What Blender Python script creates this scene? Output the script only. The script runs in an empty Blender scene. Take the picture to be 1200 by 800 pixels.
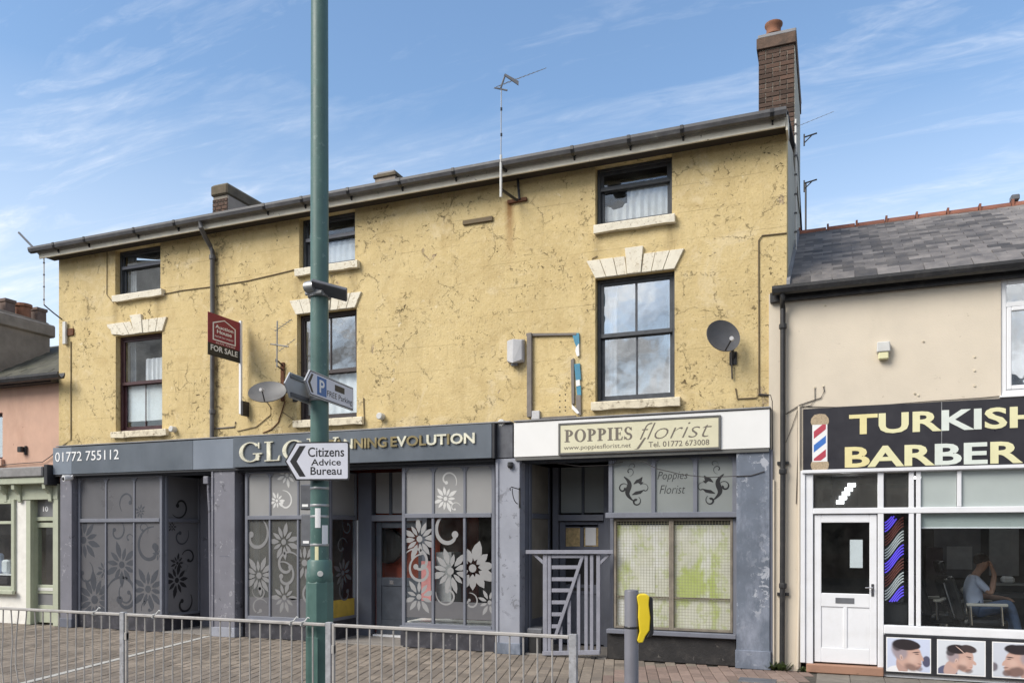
import bpy, bmesh, math, random
from mathutils import Vector, Matrix
random.seed(7)
R = math.radians
scene = bpy.context.scene
C = scene.collection

# ------------------------------------------------------------------ camera, sky, sun, exposure
F, Y0, XV, H = 940.0, 623.0, -1758.0, 1.85          # focal length, horizon and vanishing point in photo pixels; eye height
TH = math.atan2(F, 600 - XV); CT, ST = math.cos(TH), math.sin(TH)
D = F * H / ((734 + .06 * (600 + F * math.tan(TH) - 79) - Y0) * CT)   # metres from the lens to the facade
cam_d = bpy.data.cameras.new('camera'); cam = bpy.data.objects.new('camera', cam_d); C.objects.link(cam)
cam.location = (0, -D, H); cam.rotation_euler = (R(90), 0, TH)
cam_d.sensor_width = 36; cam_d.lens = F / 1200 * 36; cam_d.shift_y = (Y0 - 400) / 1200
cam_d.clip_start = .05; cam_d.clip_end = 3000
scene.camera = cam

SUN_EL, SUN_AZ = 40.0, 218.0        # degrees; azimuth clockwise from +Y, so the sun stands front left of the terrace
world = bpy.data.worlds.new('World'); scene.world = world; world.use_nodes = True
nt = world.node_tree; nt.nodes.clear()
def N(t, tree=None, **kw):
    n = (tree or nt).nodes.new(t)
    for k, v in kw.items():
        if k.startswith('i_'):
            k2 = k[2:]; n.inputs[int(k2) if k2.isdigit() else k2].default_value = v
        else: setattr(n, k, v)
    return n
L = lambda a, b: nt.links.new(a, b)
out = N('ShaderNodeOutputWorld'); bg = N('ShaderNodeBackground'); bg.inputs['Strength'].default_value = .102
sky = N('ShaderNodeTexSky', sky_type='NISHITA', sun_disc=False, sun_elevation=R(SUN_EL), sun_rotation=R(SUN_AZ), air_density=1.35, dust_density=.5, ozone_density=4.0)
tc = N('ShaderNodeTexCoord'); sep = N('ShaderNodeSeparateXYZ'); L(tc.outputs['Generated'], sep.inputs[0])
addz = N('ShaderNodeMath', operation='ADD', i_1=.12); L(sep.outputs['Z'], addz.inputs[0])
mx = N('ShaderNodeMath', operation='MAXIMUM', i_1=.05); L(addz.outputs[0], mx.inputs[0])
dx = N('ShaderNodeMath', operation='DIVIDE'); L(sep.outputs['X'], dx.inputs[0]); L(mx.outputs[0], dx.inputs[1])
dy = N('ShaderNodeMath', operation='DIVIDE'); L(sep.outputs['Y'], dy.inputs[0]); L(mx.outputs[0], dy.inputs[1])
cmb = N('ShaderNodeCombineXYZ'); L(dx.outputs[0], cmb.inputs[0]); L(dy.outputs[0], cmb.inputs[1])
mapc = N('ShaderNodeMapping'); mapc.inputs['Rotation'].default_value = (0, 0, R(-14)); mapc.inputs['Location'].default_value = (3.3, 1.2, 0); mapc.inputs['Scale'].default_value = (.9, 3.6, 1); L(cmb.outputs[0], mapc.inputs[0])
n1 = N('ShaderNodeTexNoise', i_Scale=1.5, i_Detail=9, i_Roughness=.62, i_Distortion=.8); L(mapc.outputs[0], n1.inputs['Vector'])
mapd = N('ShaderNodeMapping'); mapd.inputs['Rotation'].default_value = (0, 0, R(-40)); mapd.inputs['Scale'].default_value = (5.5, 15, 1); L(cmb.outputs[0], mapd.inputs[0])
n2 = N('ShaderNodeTexNoise', i_Scale=1.9, i_Detail=6, i_Roughness=.6, i_Distortion=1.2); L(mapd.outputs[0], n2.inputs['Vector'])
n3 = N('ShaderNodeTexNoise', i_Scale=.55, i_Detail=3, i_Roughness=.5); L(cmb.outputs[0], n3.inputs['Vector'])
r1 = N('ShaderNodeMapRange', i_1=.455, i_2=.79); L(n1.outputs['Fac'], r1.inputs[0])
r2 = N('ShaderNodeMapRange', i_1=.35, i_2=.72); L(n2.outputs['Fac'], r2.inputs[0])
r3 = N('ShaderNodeMapRange', i_1=.34, i_2=.62); L(n3.outputs['Fac'], r3.inputs[0])
m1 = N('ShaderNodeMath', operation='MULTIPLY_ADD', i_1=.75, i_2=.3); L(r2.outputs[0], m1.inputs[0])
m2 = N('ShaderNodeMath', operation='MULTIPLY'); L(r1.outputs[0], m2.inputs[0]); L(m1.outputs[0], m2.inputs[1])
m3 = N('ShaderNodeMath', operation='MULTIPLY'); L(m2.outputs[0], m3.inputs[0]); L(r3.outputs[0], m3.inputs[1])
hz = N('ShaderNodeMapRange', i_1=.07, i_2=.49, i_3=.78, i_4=-.06); L(sep.outputs['Z'], hz.inputs[0])     # thin milky veil that thickens towards the horizon
m4 = N('ShaderNodeMath', operation='MULTIPLY_ADD', i_1=.95); L(m3.outputs[0], m4.inputs[0]); hv = N('ShaderNodeMath', operation='MULTIPLY_ADD', i_1=.7, i_2=.55); L(n3.outputs['Fac'], hv.inputs[0]); hm_ = N('ShaderNodeMath', operation='MULTIPLY'); L(hz.outputs[0], hm_.inputs[0]); L(hv.outputs[0], hm_.inputs[1]); L(hm_.outputs[0], m4.inputs[2])
cl = N('ShaderNodeClamp', i_Max=.95); L(m4.outputs[0], cl.inputs[0])
mixc = N('ShaderNodeMix', data_type='RGBA'); L(cl.outputs[0], mixc.inputs[0]); L(sky.outputs[0], mixc.inputs[6]); mixc.inputs[7].default_value = (5.3, 5.5, 5.9, 1)
# a bank of cumulus stands over the opposite side of the street: the big sash window mirrors it
mapk = N('ShaderNodeMapping'); mapk.inputs['Scale'].default_value = (1.0, 1.0, 1.7); L(tc.outputs['Generated'], mapk.inputs[0])
n4 = N('ShaderNodeTexNoise', i_Scale=3.1, i_Detail=8, i_Roughness=.55, i_Distortion=.35); L(mapk.outputs[0], n4.inputs['Vector'])
r4 = N('ShaderNodeMapRange', i_1=.42, i_2=.50); L(n4.outputs['Fac'], r4.inputs[0])
ry = N('ShaderNodeMapRange', i_1=.05, i_2=-.25); L(sep.outputs['Y'], ry.inputs[0])
m5 = N('ShaderNodeMath', operation='MULTIPLY'); L(r4.outputs[0], m5.inputs[0]); L(ry.outputs[0], m5.inputs[1])
n5 = N('ShaderNodeTexNoise', i_Scale=5.5, i_Detail=6, i_Roughness=.6); L(mapk.outputs[0], n5.inputs['Vector'])
r5 = N('ShaderNodeMapRange', i_1=.38, i_2=.62, i_3=1.5, i_4=7.6); L(n5.outputs['Fac'], r5.inputs[0])
cv = N('ShaderNodeCombineXYZ')
for q in range(3): L(r5.outputs[0], cv.inputs[q])
mixk = N('ShaderNodeMix', data_type='RGBA'); L(m5.outputs[0], mixk.inputs[0]); L(mixc.outputs[2], mixk.inputs[6]); L(cv.outputs[0], mixk.inputs[7])
L(mixk.outputs[2], bg.inputs['Color']); L(bg.outputs[0], out.inputs['Surface'])

sun_d = bpy.data.lights.new('sun', 'SUN'); sun = bpy.data.objects.new('sun', sun_d); C.objects.link(sun)
sun_d.energy = 2.05; sun_d.angle = R(32); sun_d.color = (1, .94, .85)
sv = Vector((math.sin(R(SUN_AZ)) * math.cos(R(SUN_EL)), math.cos(R(SUN_AZ)) * math.cos(R(SUN_EL)), math.sin(R(SUN_EL))))
sun.rotation_euler = sv.to_track_quat('Z', 'Y').to_euler()
sun.location = (-8, -20, 20)
vs = scene.view_settings; vs.view_transform = 'Standard'; vs.look = 'None'; vs.gamma = 1; vs.exposure = 1.0; vs.use_curve_mapping = False
scene.cycles.max_bounces = 8; scene.cycles.transparent_max_bounces = 12
scene.cycles.use_denoising = True

# ------------------------------------------------------------------ pixel helpers: a pixel gives a direction, the plane it lies on gives the distance
def W(x, y, Y=0.0):
    u = (x - 600) / F; v = (Y0 - y) / F; t = (D + Y) / (u * ST + CT)
    return Vector((t * (u * CT - ST), Y, H + t * v))
def X(x, Y=0.0): return W(x, 0, Y).x
def Z(x, y, Y=0.0): return W(x, y, Y).z
def G(x, y, z=0.0):
    u = (x - 600) / F; v = (Y0 - y) / F; t = (z - H) / v
    return Vector((t * (u * CT - ST), -D + t * (u * ST + CT), z))
def YX(x, xw):          # the Y at which a vertical line at world X = xw shows in pixel column x
    u = (x - 600) / F
    return xw * (u * ST + CT) / (u * CT - ST) - D

# ------------------------------------------------------------------ mesh builder
FAC = Matrix(((1, 0, 0, 0), (0, 0, -1, 0), (0, 1, 0, 0), (0, 0, 0, 1)))   # (right, up, out) -> world for anything on the facade
def frame(o, a, b=Vector((0, 0, 1))):
    a = a.normalized(); n = a.cross(b).normalized()
    return Matrix(((a.x, b.x, n.x, o.x), (a.y, b.y, n.y, o.y), (a.z, b.z, n.z, o.z), (0, 0, 0, 1)))
class MB:
    def __init__(s): s.v = []; s.f = []; s.m = []; s.mi = 0
    def add(s, vs, fs):
        k = len(s.v); s.v += [tuple(v) for v in vs]
        s.f += [tuple(i + k for i in f) for f in fs]; s.m += [s.mi] * len(fs); return s
    def box(s, x0, x1, y0, y1, z0, z1, M=None):
        x0, x1 = min(x0, x1), max(x0, x1); y0, y1 = min(y0, y1), max(y0, y1); z0, z1 = min(z0, z1), max(z0, z1)
        vs = [Vector(p) for p in ((x0, y0, z0), (x1, y0, z0), (x1, y1, z0), (x0, y1, z0), (x0, y0, z1), (x1, y0, z1), (x1, y1, z1), (x0, y1, z1))]
        if M: vs = [M @ v for v in vs]
        return s.add(vs, [(3, 2, 1, 0), (4, 5, 6, 7), (0, 1, 5, 4), (1, 2, 6, 5), (2, 3, 7, 6), (3, 0, 4, 7)])
    def prism(s, poly, n0, n1, M=FAC):
        if n0 > n1: n0, n1 = n1, n0
        ar = sum(poly[i][0] * poly[(i + 1) % len(poly)][1] - poly[(i + 1) % len(poly)][0] * poly[i][1] for i in range(len(poly)))
        if ar < 0: poly = poly[::-1]
        k = len(poly)
        vs = [M @ Vector((a, b, n0)) for a, b in poly] + [M @ Vector((a, b, n1)) for a, b in poly]
        return s.add(vs, [tuple(range(k - 1, -1, -1)), tuple(range(k, 2 * k))] + [(i, (i + 1) % k, k + (i + 1) % k, k + i) for i in range(k)])
    def tube(s, pts, r, n=8, cap=True):
        pts = [Vector(p) for p in pts]; rs = r if isinstance(r, (list, tuple)) else [r] * len(pts)
        rings = []; up = Vector((0.13, .21, 1)).normalized()
        for i, p in enumerate(pts):
            d = (pts[min(i + 1, len(pts) - 1)] - pts[max(i - 1, 0)]).normalized()
            u_ = up if abs(d.dot(up)) < .95 else Vector((1, .1, 0)).normalized()
            a = d.cross(u_).normalized(); b = d.cross(a).normalized()
            rings.append([p + (a * math.cos(2 * math.pi * j / n) + b * math.sin(2 * math.pi * j / n)) * rs[i] for j in range(n)])
        vs = [v for rg in rings for v in rg]; fs = []
        for i in range(len(pts) - 1):
            for j in range(n):
                fs.append((i * n + j, i * n + (j + 1) % n, (i + 1) * n + (j + 1) % n, (i + 1) * n + j))
        if cap: fs += [tuple(range(n - 1, -1, -1)), tuple(range((len(pts) - 1) * n, len(pts) * n))]
        return s.add(vs, fs)
    def lathe(s, prof, M, n=20, a0=0):           # prof: (radius, height) about the local third axis
        vs = []; fs = []
        for r, h in prof:
            for j in range(n):
                t = 2 * math.pi * j / n + a0; vs.append(M @ Vector((r * math.cos(t), r * math.sin(t), h)))
        for i in range(len(prof) - 1):
            for j in range(n): fs.append((i * n + j, i * n + (j + 1) % n, (i + 1) * n + (j + 1) % n, (i + 1) * n + j))
        fs += [tuple(range(n - 1, -1, -1)), tuple(range((len(prof) - 1) * n, len(prof) * n))]
        return s.add(vs, fs)
    def mesh(s, name, mats):
        me = bpy.data.meshes.new(name); me.from_pydata(s.v, [], s.f)
        for m in (mats if isinstance(mats, (list, tuple)) else [mats]): me.materials.append(m)
        me.polygons.foreach_set('material_index', s.m); me.validate(); me.update()
        bm = bmesh.new(); bm.from_mesh(me); bmesh.ops.recalc_face_normals(bm, faces=bm.faces[:]); bm.to_mesh(me); bm.free()
        return me
    def build(s, name, mat, parent=None, bevel=0, smooth=False, seg=1):
        return link(name, s.mesh(name, mat), parent, bevel, smooth, seg)
def link(name, me, parent=None, bevel=0, smooth=False, seg=1):
    o = bpy.data.objects.new(name, me); C.objects.link(o)
    if parent is not None:
        o.parent = parent; o.matrix_parent_inverse = Matrix.Translation(-WLOC.get(parent.name, Vector((0, 0, 0))))
    if bevel:
        b = o.modifiers.new('bevel', 'BEVEL'); b.width = bevel; b.segments = seg; b.limit_method = 'ANGLE'; b.angle_limit = R(35)
    if smooth:
        me.polygons.foreach_set('use_smooth', [True] * len(me.polygons))
        try: me.set_sharp_from_angle(angle=R(40))
        except Exception: pass
    return o
WLOC = {}
def thing(name, label, cat, loc=(0, 0, 0), group=None):
    o = bpy.data.objects.new(name, None); C.objects.link(o); o.location = loc; o.empty_display_size = .2
    WLOC[o.name] = Vector(loc)
    return tag(o, label, cat, group)
def tag(o, label, cat, group=None, kind=None):
    o['label'] = label; o['category'] = cat
    if group: o['group'] = group
    if kind: o['kind'] = kind
    return o
def B(name, mat, parent, x0, x1, y0, y1, z0, z1, bevel=0):
    return MB().box(x0, x1, y0, y1, z0, z1).build(name, mat, parent, bevel)
def copy_obj(src, M=None, parent=None):
    c = src.copy(); C.objects.link(c)
    if parent is not None: c.parent = parent
    if M is not None: c.matrix_basis = M
    return c

# ------------------------------------------------------------------ materials
def material(name, col, rough=.6, metal=0., var=.12, scale=6., bump=0., bscale=50., dirt=0., dcol=(.05, .045, .04), dscale=3., spec=.5, streak=0., coord='pos', emit=None, coat=0.):
    m = bpy.data.materials.new(name); m.use_nodes = True; t = m.node_tree; nd = t.nodes; bs = nd['Principled BSDF']
    lk = t.links.new
    bs.inputs['Roughness'].default_value = rough; bs.inputs['Metallic'].default_value = metal
    bs.inputs['Specular IOR Level'].default_value = spec; bs.inputs['Coat Weight'].default_value = coat
    geo = N('ShaderNodeNewGeometry', t)
    src = geo.outputs['Position']
    n = N('ShaderNodeTexNoise', t, i_Scale=scale, i_Detail=6, i_Roughness=.6); lk(src, n.inputs['Vector'])
    mr = N('ShaderNodeMapRange', t, i_1=.3, i_2=.7, i_3=1 - var, i_4=1 + var); lk(n.outputs['Fac'], mr.inputs[0])
    vm = N('ShaderNodeVectorMath', t, operation='SCALE'); vm.inputs[0].default_value = col[:3]; lk(mr.outputs[0], vm.inputs['Scale'])
    c = vm.outputs[0]
    if dirt:
        n2 = N('ShaderNodeTexNoise', t, i_Scale=dscale, i_Detail=8, i_Roughness=.68)
        if streak:
            mp = N('ShaderNodeMapping', t); mp.inputs['Scale'].default_value = (1, 1, 1 / streak); lk(src, mp.inputs[0]); lk(mp.outputs[0], n2.inputs['Vector'])
        else: lk(src, n2.inputs['Vector'])
        r = N('ShaderNodeMapRange', t, i_1=.5, i_2=.78, i_3=0, i_4=dirt); lk(n2.outputs['Fac'], r.inputs[0])
        mx = N('ShaderNodeMix', t, data_type='RGBA'); lk(r.outputs[0], mx.inputs[0]); lk(c, mx.inputs[6]); mx.inputs[7].default_value = (*dcol, 1)
        c = mx.outputs[2]
    lk(c, bs.inputs['Base Color'])
    rr = N('ShaderNodeMapRange', t, i_1=.3, i_2=.7, i_3=max(.03, rough - .08), i_4=min(1, rough + .08)); lk(n.outputs['Fac'], rr.inputs[0]); lk(rr.outputs[0], bs.inputs['Roughness'])
    if bump:
        n3 = N('ShaderNodeTexNoise', t, i_Scale=bscale, i_Detail=5, i_Roughness=.6); lk(src, n3.inputs['Vector'])
        bp = N('ShaderNodeBump', t, i_Strength=bump, i_Distance=.01); lk(n3.outputs['Fac'], bp.inputs['Height']); lk(bp.outputs[0], bs.inputs['Normal'])
    if emit:
        bs.inputs['Emission Color'].default_value = (*emit[0], 1); bs.inputs['Emission Strength'].default_value = emit[1]
    return m
def glass(name, fac, tint=(.9, .93, .93), rough=.0, grime=.08, wob=.0, haze=0.):
    m = bpy.data.materials.new(name); m.use_nodes = True; t = m.node_tree; nd = t.nodes; nd.clear(); lk = t.links.new
    o = N('ShaderNodeOutputMaterial', t); tr = N('ShaderNodeBsdfTransparent', t); tr.inputs[0].default_value = (*tint, 1)
    gl = N('ShaderNodeBsdfGlossy', t); gl.inputs['Roughness'].default_value = rough; gl.inputs[0].default_value = (.95, .97, 1, 1)
    df = N('ShaderNodeBsdfDiffuse', t); df.inputs[0].default_value = (.35, .35, .33, 1)
    lw_ = N('ShaderNodeLayerWeight', t, i_Blend=.5); pw_ = N('ShaderNodeMath', t, operation='POWER', i_1=5.); lk(lw_.outputs['Facing'], pw_.inputs[0]); ad = N('ShaderNodeMath', t, operation='ADD', i_1=fac + .035); lk(pw_.outputs[0], ad.inputs[0]); ad.use_clamp = True
    geo = N('ShaderNodeNewGeometry', t); n = N('ShaderNodeTexNoise', t, i_Scale=2.2, i_Detail=7, i_Roughness=.7); lk(geo.outputs['Position'], n.inputs['Vector'])
    mr = N('ShaderNodeMapRange', t, i_1=.42, i_2=.8, i_3=haze, i_4=grime + haze); lk(n.outputs['Fac'], mr.inputs[0])
    a = N('ShaderNodeMixShader', t); b = N('ShaderNodeMixShader', t)
    lk(ad.outputs[0], a.inputs[0]); lk(tr.outputs[0], a.inputs[1]); lk(gl.outputs[0], a.inputs[2])
    lk(mr.outputs[0], b.inputs[0]); lk(a.outputs[0], b.inputs[1]); lk(df.outputs[0], b.inputs[2]); lk(b.outputs[0], o.inputs[0])
    if wob:
        n3 = N('ShaderNodeTexNoise', t, i_Scale=2.5, i_Detail=2); lk(geo.outputs['Position'], n3.inputs['Vector'])
        bp = N('ShaderNodeBump', t, i_Strength=wob, i_Distance=.02); lk(n3.outputs['Fac'], bp.inputs['Height']); lk(bp.outputs[0], gl.inputs['Normal'])
    return m
def random_tint(m, amount, hue=None):       # neighbouring bricks, slates and pavers differ a little, each by its own object
    t = m.node_tree; bs = t.nodes['Principled BSDF']; lk = t.links.new
    src = bs.inputs['Base Color'].links[0].from_socket
    oi = N('ShaderNodeObjectInfo', t); mr = N('ShaderNodeMapRange', t, i_1=0, i_2=1, i_3=1 - amount, i_4=1 + amount); lk(oi.outputs['Random'], mr.inputs[0])
    vm = N('ShaderNodeVectorMath', t, operation='SCALE'); lk(src, vm.inputs[0]); lk(mr.outputs[0], vm.inputs['Scale'])
    c = vm.outputs[0]
    if hue:
        ml = N('ShaderNodeMath', t, operation='MULTIPLY', i_1=7.31); lk(oi.outputs['Random'], ml.inputs[0])
        fr = N('ShaderNodeMath', t, operation='FRACT'); lk(ml.outputs[0], fr.inputs[0])
        r2 = N('ShaderNodeMapRange', t, i_1=.45, i_2=1, i_3=0, i_4=.6); lk(fr.outputs[0], r2.inputs[0])
        mx = N('ShaderNodeMix', t, data_type='RGBA'); lk(r2.outputs[0], mx.inputs[0]); lk(c, mx.inputs[6]); mx.inputs[7].default_value = (*hue, 1); c = mx.outputs[2]
    lk(c, bs.inputs['Base Color']); return m

def yellow_render():
    m = material('flaking_yellow_render', (.62, .485, .245), .88, var=.09, scale=1.1, spec=.2)
    t = m.node_tree; bs = t.nodes['Principled BSDF']; lk = t.links.new
    geo = [n for n in t.nodes if n.type == 'NEW_GEOMETRY'][0]; pos = geo.outputs['Position']
    c = bs.inputs['Base Color'].links[0].from_socket
    def mix(fac, c, col):
        mx = N('ShaderNodeMix', t, data_type='RGBA'); lk(fac, mx.inputs[0]); lk(c, mx.inputs[6]); mx.inputs[7].default_value = (*col, 1); return mx.outputs[2]
    def noise(scale, det=6, rgh=.6, dist=0, sc=None, off=(0, 0, 0)):
        v = pos
        if sc or off != (0, 0, 0):
            mp = N('ShaderNodeMapping', t); mp.inputs['Scale'].default_value = sc or (1, 1, 1); mp.inputs['Location'].default_value = off; lk(v, mp.inputs[0]); v = mp.outputs[0]
        n = N('ShaderNodeTexNoise', t, i_Scale=scale, i_Detail=det, i_Roughness=rgh, i_Distortion=dist); lk(v, n.inputs['Vector']); return n.outputs['Fac']
    def rng(s, a, b, c0=0., c1=1.):
        r = N('ShaderNodeMapRange', t, i_1=a, i_2=b, i_3=c0, i_4=c1); lk(s, r.inputs[0]); return r.outputs[0]
    def op(k, a, b):
        n = N('ShaderNodeMath', t, operation=k)
        for i, q in enumerate((a, b)):
            if hasattr(q, 'links'): lk(q, n.inputs[i])
            else: n.inputs[i].default_value = q
        return n.outputs[0]
    # broad weathering, vertical rain streaks, sun-bleached areas
    c = mix(rng(noise(.55, 5, .6, .4), .42, .68, 0, .6), c, (.68, .55, .30))
    c = mix(rng(noise(1.6, 7, .65, 0, (1.6, 1, .22)), .52, .78, 0, .5), c, (.42, .31, .145))
    c = mix(rng(noise(9, 4, .6), .5, .75, 0, .4), c, (.76, .62, .37))
    # fine pitting of the render
    c = mix(rng(noise(38, 4, .65), .56, .72, 0, .7), c, (.36, .25, .11)); c = mix(rng(noise(31, 4, .65, 0, None, (2, 8, 3)), .58, .74, 0, .55), c, (.80, .68, .42))
    # flaked patches in clusters with ragged dark edges, bare plaster inside the large ones
    cl = rng(noise(1.0, 5, .65, 0, None, (3.1, 0, 1.7)), .50, .62)
    fl = noise(11.5, 7, .74, .9)
    k = op('MULTIPLY', rng(fl, .592, .616), cl)
    c = mix(op('MULTIPLY', k, .95), c, (.085, .058, .030))
    k2 = op('MULTIPLY', rng(noise(3.4, 7, .7, 1.0, None, (7, 2, 5)), .655, .675), rng(noise(.7, 3, .5, 0, None, (11, 0, 4)), .45, .6))
    c = mix(op('MULTIPLY', k2, .85), c, (.50, .38, .27))
    sp = op('MULTIPLY', rng(noise(15, 5, .7, .6, None, (5, 1, 2)), .635, .665), rng(noise(1.5, 4, .6), .40, .55))
    c = mix(op('MULTIPLY', sp, .9), c, (.06, .045, .03))
    # hairline cracks: network plus the faint joints of the lined-out render
    vo = N('ShaderNodeTexVoronoi', t, feature='DISTANCE_TO_EDGE', i_Scale=2.1)
    nw = N('ShaderNodeTexNoise', t, i_Scale=3.5, i_Detail=6, i_Roughness=.7); lk(pos, nw.inputs['Vector'])
    vv = N('ShaderNodeVectorMath', t, operation='MULTIPLY_ADD'); lk(nw.outputs['Color'], vv.inputs[0]); vv.inputs[1].default_value = (.5, .5, .5); lk(pos, vv.inputs[2]); lk(vv.outputs[0], vo.inputs['Vector'])
    ck = op('MULTIPLY', rng(vo.outputs['Distance'], .0, .014, 1, 0), rng(noise(2.6, 5, .65, 0, None, (1, 9, 3)), .53, .62))
    c = mix(op('MULTIPLY', ck, .5), c, (.13, .095, .05))
    sx = N('ShaderNodeSeparateXYZ', t); lk(pos, sx.inputs[0])
    zz = op('ADD', sx.outputs['Z'], op('MULTIPLY', noise(2, 5, .6), .03))
    fr = op('ABSOLUTE', op('SUBTRACT', op('FRACT', op('DIVIDE', zz, .385), 0), .5), 0)
    jn = op('MULTIPLY', rng(fr, .0, .016, 1, 0), rng(noise(1.7, 5, .65, 0, None, (4, 4, 9)), .44, .60))
    c = mix(op('MULTIPLY', jn, .65), c, (.20, .145, .07))
    rowp = op('MULTIPLY', op('FLOOR', op('DIVIDE', zz, .385), 0), .37)
    xx_ = op('ADD', op('ADD', sx.outputs['X'], rowp), op('MULTIPLY', noise(2.3, 5, .6, 0, None, (6, 6, 1)), .04))
    fx = op('ABSOLUTE', op('SUBTRACT', op('FRACT', op('DIVIDE', xx_, .78), 0), .5), 0)
    jv = op('MULTIPLY', rng(fx, .0, .008, 1, 0), rng(noise(2.1, 5, .65, 0, None, (9, 2, 7)), .5, .62))
    c = mix(op('MULTIPLY', jv, .5), c, (.22, .16, .08))
    # pale scuffs and filled patches, and thin dark runs
    sc_ = op('MULTIPLY', rng(noise(5.5, 6, .7, .3, None, (8, 3, 6)), .63, .69), rng(noise(.9, 4, .6, 0, None, (2, 5, 8)), .44, .6))
    c = mix(op('MULTIPLY', sc_, .75), c, (.80, .70, .50))
    dr_ = op('MULTIPLY', rng(noise(3.2, 5, .6, 0, (5, 1, .35), (3, 3, 3)), .60, .72), rng(noise(.8, 3, .5, 0, None, (7, 7, 1)), .45, .62))
    c = mix(op('MULTIPLY', dr_, .45), c, (.26, .185, .085))
    # rust run below the aerial bracket
    p = W(597, 236)
    ax = op('ABSOLUTE', op('SUBTRACT', op('ADD', sx.outputs['X'], op('MULTIPLY', noise(5, 4), .08)), p.x + .045), 0)
    rs = op('MULTIPLY', op('MULTIPLY', rng(ax, .02, .10, 1, 0), rng(sx.outputs['Z'], p.z - .95, p.z, 0, 1)), rng(sx.outputs['Z'], p.z, p.z + .02, 1, 0))
    c = mix(op('MULTIPLY', rs, .85), c, (.22, .085, .022))
    # grime where the wall meets the shop fascia, splash and leak stains beside the downpipe
    pp = W(252, 380)
    ax2 = op('ABSOLUTE', op('SUBTRACT', sx.outputs['X'], pp.x + .08), 0)
    lk2 = op('MULTIPLY', rng(ax2, .04, .28, 1, 0), rng(noise(8, 7, .75, .8), .5, .6))
    c = mix(op('MULTIPLY', lk2, .8), c, (.10, .07, .04))
    gr = op('MULTIPLY', rng(sx.outputs['Z'], 3.47, 3.72, 1, 0), rng(noise(4, 7, .7, 0, (1, 1, .5)), .40, .66))
    c = mix(op('MULTIPLY', gr, .7), c, (.12, .095, .06))
    # blotchy old paint, bare patches and rain runs below the ends of the sills
    c = mix(rng(noise(2.3, 7, .7, .5, None, (12, 1, 3)), .52, .66, 0, .38), c, (.46, .335, .155))
    c = mix(rng(noise(1.4, 8, .72, .6, None, (1, 14, 5)), .56, .64, 0, .45), c, (.74, .62, .40))
    for a_, b_, zs_ in [(131, 189, 6.19), (345, 418, 6.19), (695, 790, 6.19), (130, 194, 3.62), (343, 424, 3.62), (693, 796, 3.62)]:
        for e_ in (X(a_ + 4), X(b_ - 4)):
            d_ = op('ABSOLUTE', op('SUBTRACT', op('ADD', sx.outputs['X'], op('MULTIPLY', noise(4, 4, .6, 0, (1, 1, .4)), .14)), e_ + .07), 0)
            st_ = op('MULTIPLY', op('MULTIPLY', rng(d_, .01, .11, 1, 0), rng(sx.outputs['Z'], zs_ - .75, zs_, 0, 1)), rng(sx.outputs['Z'], zs_, zs_ + .01, 1, 0))
            c = mix(op('MULTIPLY', st_, op('MULTIPLY', noise(9, 6, .7, 0, (3, 1, .3)), .95)), c, (.20, .145, .07))
    lk(c, bs.inputs['Base Color'])
    h = op('SUBTRACT', op('ADD', op('MULTIPLY', noise(30, 6, .7), .5), op('MULTIPLY', noise(3.0, 5, .6), .9)), op('ADD', op('MULTIPLY', k, .7), op('ADD', op('MULTIPLY', k2, .5), op('MULTIPLY', ck, .8))))
    bp = N('ShaderNodeBump', t, i_Strength=.85, i_Distance=.025); lk(h, bp.inputs['Height']); lk(bp.outputs[0], bs.inputs['Normal'])
    return m
M = {}
M['yellow'] = yellow_render()
M['cream'] = material('cream_painted_render', (.66, .585, .475), .8, var=.05, scale=2, bump=.25, bscale=60, dirt=.35, dcol=(.45, .40, .31), dscale=1.2, streak=3)
M['salmon'] = material('salmon_render', (.56, .36, .27), .85, var=.1, scale=2, bump=.3, bscale=60, dirt=.5, dcol=(.36, .20, .14), dscale=1.6, streak=2)
M['white_masonry'] = material('white_masonry_paint', (.76, .745, .70), .8, var=.06, bump=.3, bscale=40, dirt=.3, dcol=(.45, .41, .35), dscale=4)
M['stone'] = material('painted_stone_white', (.74, .69, .57), .75, var=.06, scale=8, bump=.3, bscale=40, dirt=.5, dcol=(.40, .33, .22), dscale=5)
M['sill'] = material('worn_painted_sill', (.72, .65, .50), .8, var=.08, scale=8, bump=.5, bscale=35, dirt=.75, dcol=(.17, .12, .07), dscale=9)
M['fascia_board'] = material('weathered_cream_eaves_board', (.78, .73, .61), .7, var=.10, dirt=.3, dcol=(.3, .27, .22), dscale=3, streak=.3)
M['gutter'] = material('grey_gutter', (.085, .085, .092), .5, var=.2, dirt=.5, dcol=(.2, .2, .2), dscale=5)
M['soffit'] = material('shade_darkened_soffit', (.045, .036, .028), .85, var=.2)  # colour darkened to paint in the band of shade under the eaves
M['black_iron'] = material('black_iron', (.022, .022, .024), .5, var=.3, bump=.2, dirt=.4, dcol=(.12, .11, .1), dscale=8)
M['black_plastic'] = material('black_plastic', (.02, .02, .022), .42, var=.2)
M['gable'] = material('grey_gable_render', (.46, .44, .37), .9, var=.15, bump=.3, dirt=.5, dcol=(.2, .19, .16), dscale=2, streak=4)
M['slate'] = random_tint(material('grey_slate', (.135, .123, .115), .66, var=.35, scale=5, bump=.35, bscale=25, dirt=.35, dcol=(.21, .195, .18), dscale=9), .5)
M['slate_moss'] = random_tint(material('mossy_slate', (.085, .082, .062), .8, var=.3, scale=5, bump=.4, bscale=25, dirt=.6, dcol=(.075, .085, .035), dscale=3), .3)
M['roof_under'] = material('roof_underlay', (.04, .04, .045), .9)
M['ridge'] = random_tint(material('terracotta_ridge', (.25, .10, .065), .8, var=.2, bump=.3, dirt=.4, dcol=(.10, .07, .055), dscale=5), .2)
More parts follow.
